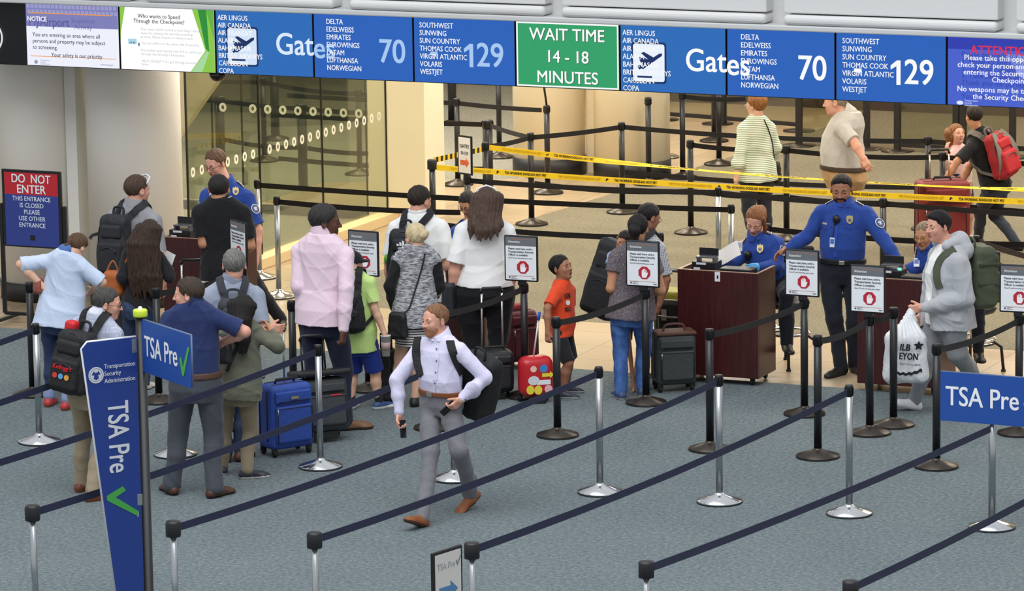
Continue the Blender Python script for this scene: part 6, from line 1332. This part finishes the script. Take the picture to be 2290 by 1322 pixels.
for q in ((1708, 268), (1718, 290), (1726, 320), (1730, 350)): h_ = surf(PP['stripe'], [PP['stripe'].shirt], *q); pts.append(np.array(h_[0])+np.array(h_[1])*.006 if h_ else PJ('stripe', q[0], q[1], .1))
bag_strap(T, pts+[c], BL_, .012)
# plastic carrier bag of the man in the hoodie
hp_ = PP['hood'].hand[-1]; T = thing('plastic_bag', (float(hp_[0]), float(hp_[1]), float(hp_[2]-.62)), 'white plastic carrier bag with black printing held by the man in grey hoodie', 'plastic bag')
c = hp_+np.array([0, 0, -.38])-RH*.05-HZ*.10; Mb = np.stack([RH, HZ, [0, 0, 1]], 1); S = Sdf(.0065); S.box(c, (.21, .11, .23), .09, Mb, .04, 1, .25); S.chain([c+np.array([0, 0, .14])-RH*.06, hp_-np.array([0, 0, .02])], [.10, .022], .06); S.chain([c+np.array([0, 0, .14])+RH*.08, hp_-np.array([0, 0, .02])], [.09, .02], .06)
def pl(x, y, z):
    u = (x-c[0])*RH[0]+(y-c[1])*RH[1]; a_ = np.arctan2(u, (c[2]+.45)-z); return .0045*np.sin(a_*46+3*np.sin(z*9))*np.clip((z-c[2]+.25)/.3, .15, 1.0)+folds(4, .005)(x, y, z)
S.disp(pl); PB = mat('e4e6e9', .3, 0, 'ribbed'); bo = sdf_obj('bag_body', S, np.array(T.location), PB, T)
class _P: pass
bp = _P(); bp.root = np.array(T.location); bp.J = PP['hood'].J; bp.o = T; bp.shirt = bo; surf(bp, [bo], 2035, 800)
for w_, px, py, sz, sk in (('ILB', 2022, 776, .08, .9), ('EYOND', 2036, 798, .08, .8), ('beyond any store', 2034, 814, .032, .8)):
    M = decal_frame(bp, [bo], px, py, .022) @ Matrix.Rotation(-.12, 4, 'Z'); text('bag_print', w_, M, sz, mat('1c1c1e', .6), T, .03 if sz > .05 else .0, sk)
mb = MB(); M = decal_frame(bp, [bo], 2032, 830, .022) @ Matrix.Rotation(.08, 4, 'Z'); n_ = 18
up_ = [(-.11+.22*i/n_, .012+.006*math.sin(i*1.6)-.02*math.sin(math.pi*i/n_)) for i in range(n_+1)]; dn_ = [(-.11+.22*i/n_, -.012+.006*math.sin(i*1.6+1)-.02*math.sin(math.pi*i/n_)) for i in range(n_, -1, -1)]
mb.poly(up_+dn_, M, .002); M = decal_frame(bp, [bo], 2054, 772, .022); mb.poly([(r_*math.cos(a_), r_*math.sin(a_)) for a_, r_ in [(k*math.pi/5+.3, .045 if k % 2 == 0 else .022) for k in range(10)]], M, .002); mb.build('bag_wave_print', mat('1c1c1e', .6), T)
# phones, cup, paper
def phone(P, sgn, label, off=(0, 0, 0)):
    hd = nrm(P.W[sgn]-P.E[sgn]); n = -P.Rv*sgn; n = nrm(n-hd*(n@hd)); c = P.W[sgn]+hd*.118+n*.026+np.array(off); T = thing('phone', tuple(c), label, 'phone', 'phones of the walking man'); y, z = hd, n; x = np.cross(y, z)
    mb = MB(); mb.box((0, 0, 0), (.068, .138, .009), .004, M=frame_mat((0, 0, 0), x, y, z)); mb.build('case', mat('121214', .3), T); mb = MB(); mb.box((0, 0, .005), (.062, .13, .001), M=frame_mat((0, 0, 0), x, y, z)); mb.build('display', mat('23262c', .1), T)
phone(PP['walk'], 1, 'black phone in the lowered hand of the walking man'); phone(PP['walk'], -1, 'phone held at the belt by the walking man')
c = PP['limeboy'].hand[1]; T = thing('paper_cup', (float(c[0]), float(c[1]), float(c[2]-.13)), 'white paper cup with printed label held by the boy in lime', 'cup'); mb = MB(); mb.lathe([(0, 0), (.032, 0), (.043, .17), (.045, .17), (.045, .178), (0, .178)]); mb.build('cup_body', mat('d8d2cb', .5), T); mb = MB(); mb.lathe([(.0365, .05), (.0415, .12)]); mb.build('printed_band', mat('b99a94', .5), T)
def sheet(name, c, x, y, w_, h_, label, col='d6cfca'):
    T = thing(name, tuple(float(v) for v in c), label, 'paper'); z = np.cross(x, y); mb = MB(); n_ = 6
    for i in range(n_):
        f0, f1 = -.5+i/n_, -.5+(i+1)/n_; g = lambda f: Vector(np.array(x)*f*w_+np.array(z)*(.03*math.sin(f*3)))
        mb.ribbon([g(f0), g(f1)], Vector(z), h_, .001)
    mb.build('page', mat(col, .7), T)
x, y = nrm(RH*.9+np.array([0, 0, .25])), nrm(HZ*.8+np.array([0, 0, .55])-RH*.2); sheet('paper', PJ('offsit', 1630, 566, .36), x, nrm(np.cross(np.cross(x, y), x)), .20, .18, 'sheet of paper read by the seated officer')
x, y = nrm(RH*.8-np.array([0, 0, .3])), nrm(np.array([0, 0, 1.])+RH*.2); sheet('boarding_pass', PJ('longhair', 378, 578, -.10), x, nrm(np.cross(np.cross(x, y), x)), .09, .11, 'white boarding pass in the hand of the long haired woman', 'eeeeee')

# ------------------------------------------------------------------ podiums and what stands on them
CHERRY = mat('4a1a1c', .35, 0, 'wood', c2='33100f'); CHERRYT = mat('5a2420', .3, 0, 'wood', c2='471a17')
def podium(x0, x1, y0, y1, label, h=1.0):
    w_, d = x1-x0, y1-y0; T = thing('podium', ((x0+x1)/2, (y0+y1)/2, 0), label, 'podium', 'cherry wood podiums'); mb = MB()
    mb.box((0, -d/2+.012, (.07+h)/2), (w_, .024, h-.07), .003); mb.box((-w_/2+.012, .012, (.07+h)/2), (.024, d-.024, h-.07), .003); mb.box((w_/2-.012, .012, (.07+h)/2), (.024, d-.024, h-.07), .003); mb.box((0, 0, .085), (w_-.05, d-.03, .03)); mb.build('body', CHERRY, T)
    mb = MB(); mb.box((0, .02, h-.08), (w_-.05, d-.04, .025), .003); mb.build('top_shelf', CHERRYT, T)
    mb = MB(); mb.box((0, .02, h*.5), (w_-.05, d-.06, .02)); mb.build('inner_shelf', CHERRYT, T)
    mb = MB(); mb.box((0, -d/2+.012, h+.002), (w_, .026, .006), .002); mb.box((w_/2-.012, .012, h+.002), (.026, d-.02, .006), .002); mb.box((-w_/2+.012, .012, h+.002), (.026, d-.02, .006), .002); mb.build('edge_band', mat('8a6a52', .35), T)
    for x in (-w_*.4, w_*.4):
        for y in (-d*.36, d*.36): mb = MB(); mb.lathe([(0, -.012), (.03, -.012), (.034, 0), (.03, .012), (0, .012)], M=Matrix.Translation((x, y, .034)) @ Matrix.Rotation(math.pi/2, 4, 'Y'), n=16); mb.box((x, y, .06), (.04, .04, .03), .004); mb.build('caster', RUBBER, T)
    return T
PC = podium(.51, 1.26, .86, 1.30, 'middle cherry wood podium with the red haired officer'); podium(2.12, 2.87, 1.0, 1.44, 'right cherry wood podium behind the wait sign and plastic bag'); podium(-2.1, -1.35, .86, 1.30, 'cherry wood podium hidden behind the two people in white'); podium(-4.62, -3.87, .90, 1.34, 'left cherry wood podium before the officer with glasses')
mb = MB(); M = frame_mat((.0, -.222, .955), (1, 0, 0), (0, 0, 1), (0, -1, 0)); mb.box((0, 0, 0), (.05, .085, .003), .0015, M=M); mb.box((.002, -.002, .002), (.014, .03, .001), M=M, mi=1); mb.build('white_sticker', [mat('e6e4e8', .5), BLACKM], PC)
def scanner(x, y, label, led=False, z=.9325):
    T = thing('document_scanner', (x, y, z), label, 'scanner', 'document scanners'); mb = MB(); mb.box((0, 0, .06), (.22, .17, .12), .006); mb.build('body', BLACKP, T)
    mb = MB(); mb.box((0, .01, .155), (.17, .12, .012), .003, M=Matrix.Rotation(math.radians(0), 4, 'X')); mb.box((-.075, .01, .135), (.012, .10, .04)); mb.box((.075, .01, .135), (.012, .10, .04)); mb.build('glass_hood', [mat('55585c', .25)], T)
    mb = MB(); mb.box((0, .055, .19), (.18, .01, .07), .003, M=Matrix.Translation((0, .0, .0))); mb.build('tilted_lid', BLACKP, T)
    mb = MB(); mb.box((-.02, -.0865, .105), (.09, .002, .018)); mb.box((-.06, -.0865, .045), (.06, .002, .05)); mb.build('white_labels', mat('d6dade', .5), T)
    if led: 
        mb = MB(); mb.box((-.075, -.045, .128), (.03, .012, .02)); mb.box((.085, -.045, .128), (.03, .012, .02)); mb.build('green_light', mat('58f0a0', .4, 0, 'emit', e=3.0), T)
    return T
scanner(.70, 1.08, 'black document scanner on the middle podium'); scanner(2.36, 1.22, 'black document scanner with green lights on the right podium', True); scanner(-4.50, 1.10, 'black document scanner on the left podium')
def reader(x, y, label, z=.9325):
    T = thing('card_reader', (x, y, z), label, 'card reader', 'flat card readers'); mb = MB(); mb.box((0, 0, .045), (.30, .15, .09), .008); mb.build('body', BLACKP, T); mb = MB(); mb.box((-.08, -.0765, .05), (.12, .002, .03)); mb.box((.08, -.0765, .05), (.08, .002, .028), mi=1); mb.build('front_label', [mat('70747a', .5), mat('dcd6d2', .5)], T); text('label_words', 'Please wait', frame_mat((-.08, -.078, .052), (1, 0, 0), (0, 0, 1), (0, -1, 0)), .018, WHITE, T, .01)
reader(1.03, .99, 'flat black card reader on the middle podium'); reader(2.64, 1.13, 'flat black card reader on the right podium')
def stool(x, y, label, seat=.60):
    T = thing('stool', (x, y, 0), label, 'stool', 'stools behind the podiums'); mb = MB(); mb.lathe([(0, seat-.06), (.19, seat-.06), (.205, seat-.03), (.19, seat), (0, seat+.005)]); mb.build('seat', BLACKM, T); mb = MB(); mb.lathe([(.03, .25), (.03, seat-.06)]); mb.build('post', CHROME, T)
    mb = MB(); mb.tube([(.2*math.cos(t), .2*math.sin(t), .30) for t in np.linspace(0, 2*math.pi, 25)], .012, 8); mb.build('foot_ring', CHROME, T)
    for k in range(4): a = k*math.pi/2+.4; ca, sa = math.cos(a), math.sin(a); mb = MB(); mb.tube([(.02*ca, .02*sa, .27), (.18*ca, .18*sa, .27), (.25*ca, .25*sa, .22), (.27*ca, .27*sa, .02)], .014, 8); mb.lathe([(0, 0), (.022, 0), (.022, .02), (0, .02)], c=(.27*ca, .27*sa, 0), n=12); mb.build('leg', BLACKM, T)
    mb = MB(); mb.tube([(.0, .17, seat-.03), (0, .23, seat+.1), (0, .22, seat+.22)], .015, 8); mb.box((0, .21, seat+.33), (.36, .05, .26), .024, seg=3); mb.build('backrest', BLACKM, T)
stool(1.16, 1.86, 'black stool with chrome foot ring under the red haired officer'); stool(2.80, 2.14, 'black stool under the officer at the right podium')

# ------------------------------------------------------------------ signs standing on the floor
SBLUE = mat('1f4ea0', .4); SNAVY = mat('1d3a86', .4); LGREEN = mat('4fb04a', .5)
CHECK = [(-.5, .05), (-.36, .16), (-.18, -.22), (.36, .62), (.5, .56), (-.12, -.55), (-.26, -.55)]
px_, py_ = .22, -8.25
T = thing('lane_sign_post', (px_, py_, 0), 'tall black post with navy blue tapered panel and blue arm sign, yellow green cap', 'lane sign')
mb = MB(); mb.lathe([(0, 0), (.2, 0), (.2, .012), (.05, .03), (.034, .04), (.034, 2.17), (0, 2.17)]); mb.build('post', BLACKM, T)
mb = MB(); mb.lathe([(0, 2.165), (.047, 2.165), (.049, 2.175), (.049, 2.205), (.044, 2.215), (0, 2.215)]); mb.build('yellow_cap', mat('c6de3a', .4), T); mb = MB(); mb.lathe([(0, 2.215), (.014, 2.215), (.012, 2.232), (0, 2.236)]); mb.build('cap_light', mat('e6fff0', .4, 0, 'emit', e=2.0), T)
def dirv(deg): a = math.radians(deg); return np.cos(a)*RH+np.sin(a)*HZ
u1 = dirv(29); u1 = np.array([u1[0], u1[1], 0]); n1 = np.cross(u1, [0, 0, 1.]); W1 = .43
out_ = [(-.04, .04), (-.04, 2.03), (-W1+.03, 2.03), (-W1-.01, 1.99), (-.22, .04)]
def panelM(u, n, off=0.0): return frame_mat(n*off, u, (0, 0, 1), n)
mb = MB(); mb.poly([(x, z) for x, z in out_], panelM(u1, n1, -.012), .024); pn = mb.build('tall_panel', SNAVY, T)
mb = MB(); e = [(-.04, 2.03), (-W1+.03, 2.03), (-W1-.01, 1.99), (-.22, .04)]
mb.tube([Vector(u1*x)+Vector((0, 0, z)) for x, z in e], .010, 8); mb.build('white_edge', mat('d9dade', .4), pn)
mb = MB(); mb.box((-.055, 0, 1.97), (.04, .03, .10), .003, M=frame_mat((0, 0, 0), u1, -n1, (0, 0, 1))); mb.box((-.05, 0, .9), (.04, .03, .08), .003, M=frame_mat((0, 0, 0), u1, -n1, (0, 0, 1))); mb.build('clamp', STEEL, T)
F1 = lambda x, z, d=.0135: frame_mat(u1*x+np.array([0, 0, z])+n1*d, u1, (0, 0, 1), n1); F1r = lambda x, z, d=.0135: F1(x, z, d) @ Matrix.Rotation(-math.pi/2, 4, 'Z')
SILV = mat('d3d6dc', .4)
text('sign_word', 'TSA Pre', F1r(-.20, 1.356), .215, SILV, pn, .010, .68)
mb = MB(); M = F1r(-.185, .90); mb.poly([(x*.22, z*.20) for x, z in CHECK], M, .002); mb.build('green_check', mat('43a047', .5), pn)
texts('agency_name', [(s, F1(-.285, z), .044, .006, .86, 'LEFT') for s, z in (('Transportation', 1.85), ('Security', 1.80), ('Administration', 1.75))], SILV, pn)
mb = MB(); mb.poly(ring(.046, .056), F1(-.345, 1.80), .002); mb.disc(.043, F1(-.345, 1.80), .0015, 24); mb.build('round_seal', SILV, pn)
mb = MB(); r = .036; mb.poly([(-.9*r, .1*r), (-.5*r, .8*r), (-.1*r, .35*r), (0, .75*r), (.1*r, .35*r), (.5*r, .8*r), (.9*r, .1*r), (.35*r, .0), (.55*r, -.6*r), (0, -.95*r), (-.55*r, -.6*r), (-.35*r, 0)], F1(-.345, 1.80, .0155), .001); mb.build('seal_eagle', SNAVY, pn)
text('trade_mark', 'TM', F1r(-.07, .80), .022, SILV, pn, 0)
u2 = -dirv(180-58); u2 = dirv(-58); u2 = np.array([u2[0], u2[1], 0]); n2 = np.cross(u2, [0, 0, 1.])
def arm_sign(T, base, u, n, L, H_, z0, name='arm_sign', check=True, s=1.0):
    mb = MB(); M = frame_mat(base-n*.01, u, (0, 0, 1), n); mb.poly([(0, z0), (L-.015, z0), (L, z0+.015), (L, z0+H_-.015), (L-.015, z0+H_), (0, z0+H_)], M, .02); pn = mb.build(name, SBLUE, T)
    mb = MB(); mb.tube([Vector(base+u*0+np.array([0, 0, z0+H_])), Vector(base+u*L+np.array([0, 0, z0+H_])), Vector(base+u*L+np.array([0, 0, z0]))], .008, 6); mb.build('sign_edge', mat('5a6a88', .4), pn)
    Fm = lambda x, z, d=.0115: frame_mat(base+u*x+np.array([0, 0, z])+n*d, u, (0, 0, 1), n)
    text('sign_word', 'TSA Pre', Fm(L*.05, z0+H_*.5), H_*.56*s, mat('f4f5f7', .4), pn, .010, .70*L/.70, 'LEFT')
    mb = MB(); mb.poly([(x*H_*.40, z*H_*.50) for x, z in CHECK], Fm(L*.88, z0+H_*.46), .002); mb.build('green_check', LGREEN, pn)
arm_sign(T, u2*.036, u2, n2, .70, .36, 1.79)
# right sign on its own silver post
sp = SR['h']; T2 = thing('board_sign', (float(sp[0]), float(sp[1]), .98), 'blue board sign with white lettering on a silver post, cut by the right edge', 'lane sign')
u3 = np.array([math.cos(-.03), math.sin(-.03), 0]); n3 = np.cross(u3, [0, 0, 1.]); arm_sign(T2, -u3*.39-n3*(-.045)*1.0, u3, n3, .82, .37, -.18, 'board')
mb = MB(); mb.box((0, -.012, -.05), (.05, .03, .10), .004); mb.build('bracket', BLACKM, T2)
# do not enter stand
T = thing('do_not_enter_sign', (-6.22, 1.3, 0), 'red and blue DO NOT ENTER sign on a black floor stand at left', 'sign'); FS = lambda x, z, d: frame_mat((x, -d, z), (1, 0, 0), (0, 0, 1), (0, -1, 0))
mb = MB()
for x in (-.345, .345): mb.box((x, 0, .63), (.035, .035, 1.06), .004); mb.box((x, 0, .045), (.045, .50, .03), .004); mb.box((x, -.22, .02), (.05, .05, .03), .003)
mb.box((0, .0, .10), (.69, .03, .03)); mb.build('stand_frame', BLACKM, T)
mb = MB(); mb.box((0, -.005, 1.12), (.64, .03, .74), .004); bd = mb.build('sign_board', BLACKM, T)
mb = MB(); mb.box((0, -.021, 1.36), (.58, .002, .21)); mb.build('red_panel', mat('c0202c', .5), bd); mb = MB(); mb.box((0, -.021, 1.01), (.58, .002, .49)); mb.build('blue_panel', mat('2f3f8c', .5), bd)
texts('red_words', [('DO  NOT', FS(0, 1.405, .0225), .115, .014, .86, 'CENTER'), ('ENTER', FS(0, 1.305, .0225), .115, .014, .92, 'CENTER')], mat('e6f0f2', .5), bd)
texts('blue_words', [(s, FS(0, 1.215-.063*i, .0225), .062, .010, .9, 'CENTER') for i, s in enumerate(('THIS ENTRANCE', 'IS CLOSED', 'PLEASE', 'USE OTHER', 'ENTRANCE'))], mat('e2e8ee', .5), bd)
mb = MB(); mb.box((0, -.0225, .845), (.055, .002, .05)); mb.build('black_square', BLACKM, bd)
# small arrow sign at the bottom edge
q = fl(1000, 1345, .95); T = stanchion('black', q[:2], 'small black framed arrow sign at the bottom edge', name='arrow_sign_stand', h=.86)
um = dirv(52); um = np.array([um[0], um[1], 0]); nm = np.cross(um, [0, 0, 1.]); Ms = lambda x, z, d: frame_mat(um*x+np.array([0, 0, 1.08+z])+nm*d, um, (0, 0, 1), nm)
mb = MB(); mb.box((0, 0, 0), (.29, .40, .022), .008, M=Ms(0, 0, 0), seg=3); mb.box((0, -.21, 0), (.06, .05, .03), .004, M=Ms(0, 0, 0)); fr = mb.build('sign_frame', BLACKM, T); mb = MB(); mb.box((0, 0, .0115), (.25, .36, .002), M=Ms(0, 0, 0)); mb.build('sign_sheet', mat('d6d2cc', .5), fr)
text('sign_word', 'TSA Pre', Ms(-.02, .10, .0135), .06, mat('b4b6bc', .5), fr, .01, .85); mb = MB(); mb.poly([(x*.05, z*.05) for x, z in CHECK], Ms(.10, .11, .0135), .001); mb.build('check_mark', mat('7c7f88', .5), fr)
mb = MB(); mb.poly([(-.09, -.03), (.02, -.03), (.02, -.06), (.09, 0), (.02, .06), (.02, .03), (-.09, .03)], Ms(0, -.06, .0135), .001); mb.build('blue_arrow', mat('4f7fae', .5), fr)

# luggage cart with bags between the family and the middle podium
cb = fl(1480, 832); T = thing('luggage_cart', (float(cb[0]), float(cb[1]), 0), 'metal luggage cart behind the dark grey suitcase', 'luggage cart'); mb = MB()
for x in (-.05, .22): mb.tube([(x, .0, .08), (x, -.02, .85), (x+.02, -.06, .93), (x+.02, -.14, .95)], .018, 10)
mb.tube([(-.03, -.14, .95), (.24, -.14, .95)], .018, 10); mb.tube([(-.05, 0, .5), (.22, 0, .5)], .01, 8); mb.tube([(-.05, 0, .65), (.22, 0, .65)], .01, 8); mb.build('frame', mat('8c8880', .4, .7), T)
mb = MB(); mb.box((.085, .28, .12), (.34, .60, .03), .006); mb.build('platform', mat('8c8880', .4, .7), T)
for x, y in ((-.05, .02), (.22, .02), (-.05, .54), (.22, .54)): mb = MB(); mb.lathe([(0, -.015), (.05, -.015), (.05, .015), (0, .015)], M=Matrix.Translation((x, y, .05)) @ Matrix.Rotation(math.pi/2, 4, 'Y'), n=18); mb.build('wheel', RUBBER, T)
c = np.array([cb[0]+.06, cb[1]+.24, .43]); T = soft_bag('duffel_bag', c, (.17, .17, .28), '9a9424', 'yellow and black duffel bag standing on the luggage cart', 'bag', seed=15); S = Sdf(.0065); S.box(c-np.array([.02, .10, -.04]), (.10, .09, .15), .03, None, .02); sdf_obj('black_pocket', S, np.array(T.location), mat('1a1a1c', .6, 0, 'ribbed'), T)
mb = MB(); mb.box((-.05, -.205, .36), (.05, .003, .10)); mb.build('paper_tag', mat('a09888', .6), T)
# bottle on the floor behind the glass
b0 = fl(548, 412); T = thing('water_bottle', (float(b0[0]), float(b0[1]), 0), 'clear plastic water bottle behind the glass, right of the officer with glasses', 'bottle'); mb = MB(); mb.lathe([(0, 0), (.033, 0), (.035, .02), (.033, .08), (.035, .12), (.03, .16), (.013, .185), (.013, .20), (0, .20)]); mb.build('bottle_body', mat('dfe6e8', .1, 0, 'glass', fac=.25), T); mb = MB(); mb.lathe([(0, .198), (.015, .198), (.015, .215), (0, .215)]); mb.build('bottle_cap', WHITE, T)
# baby held over the mother's shoulder
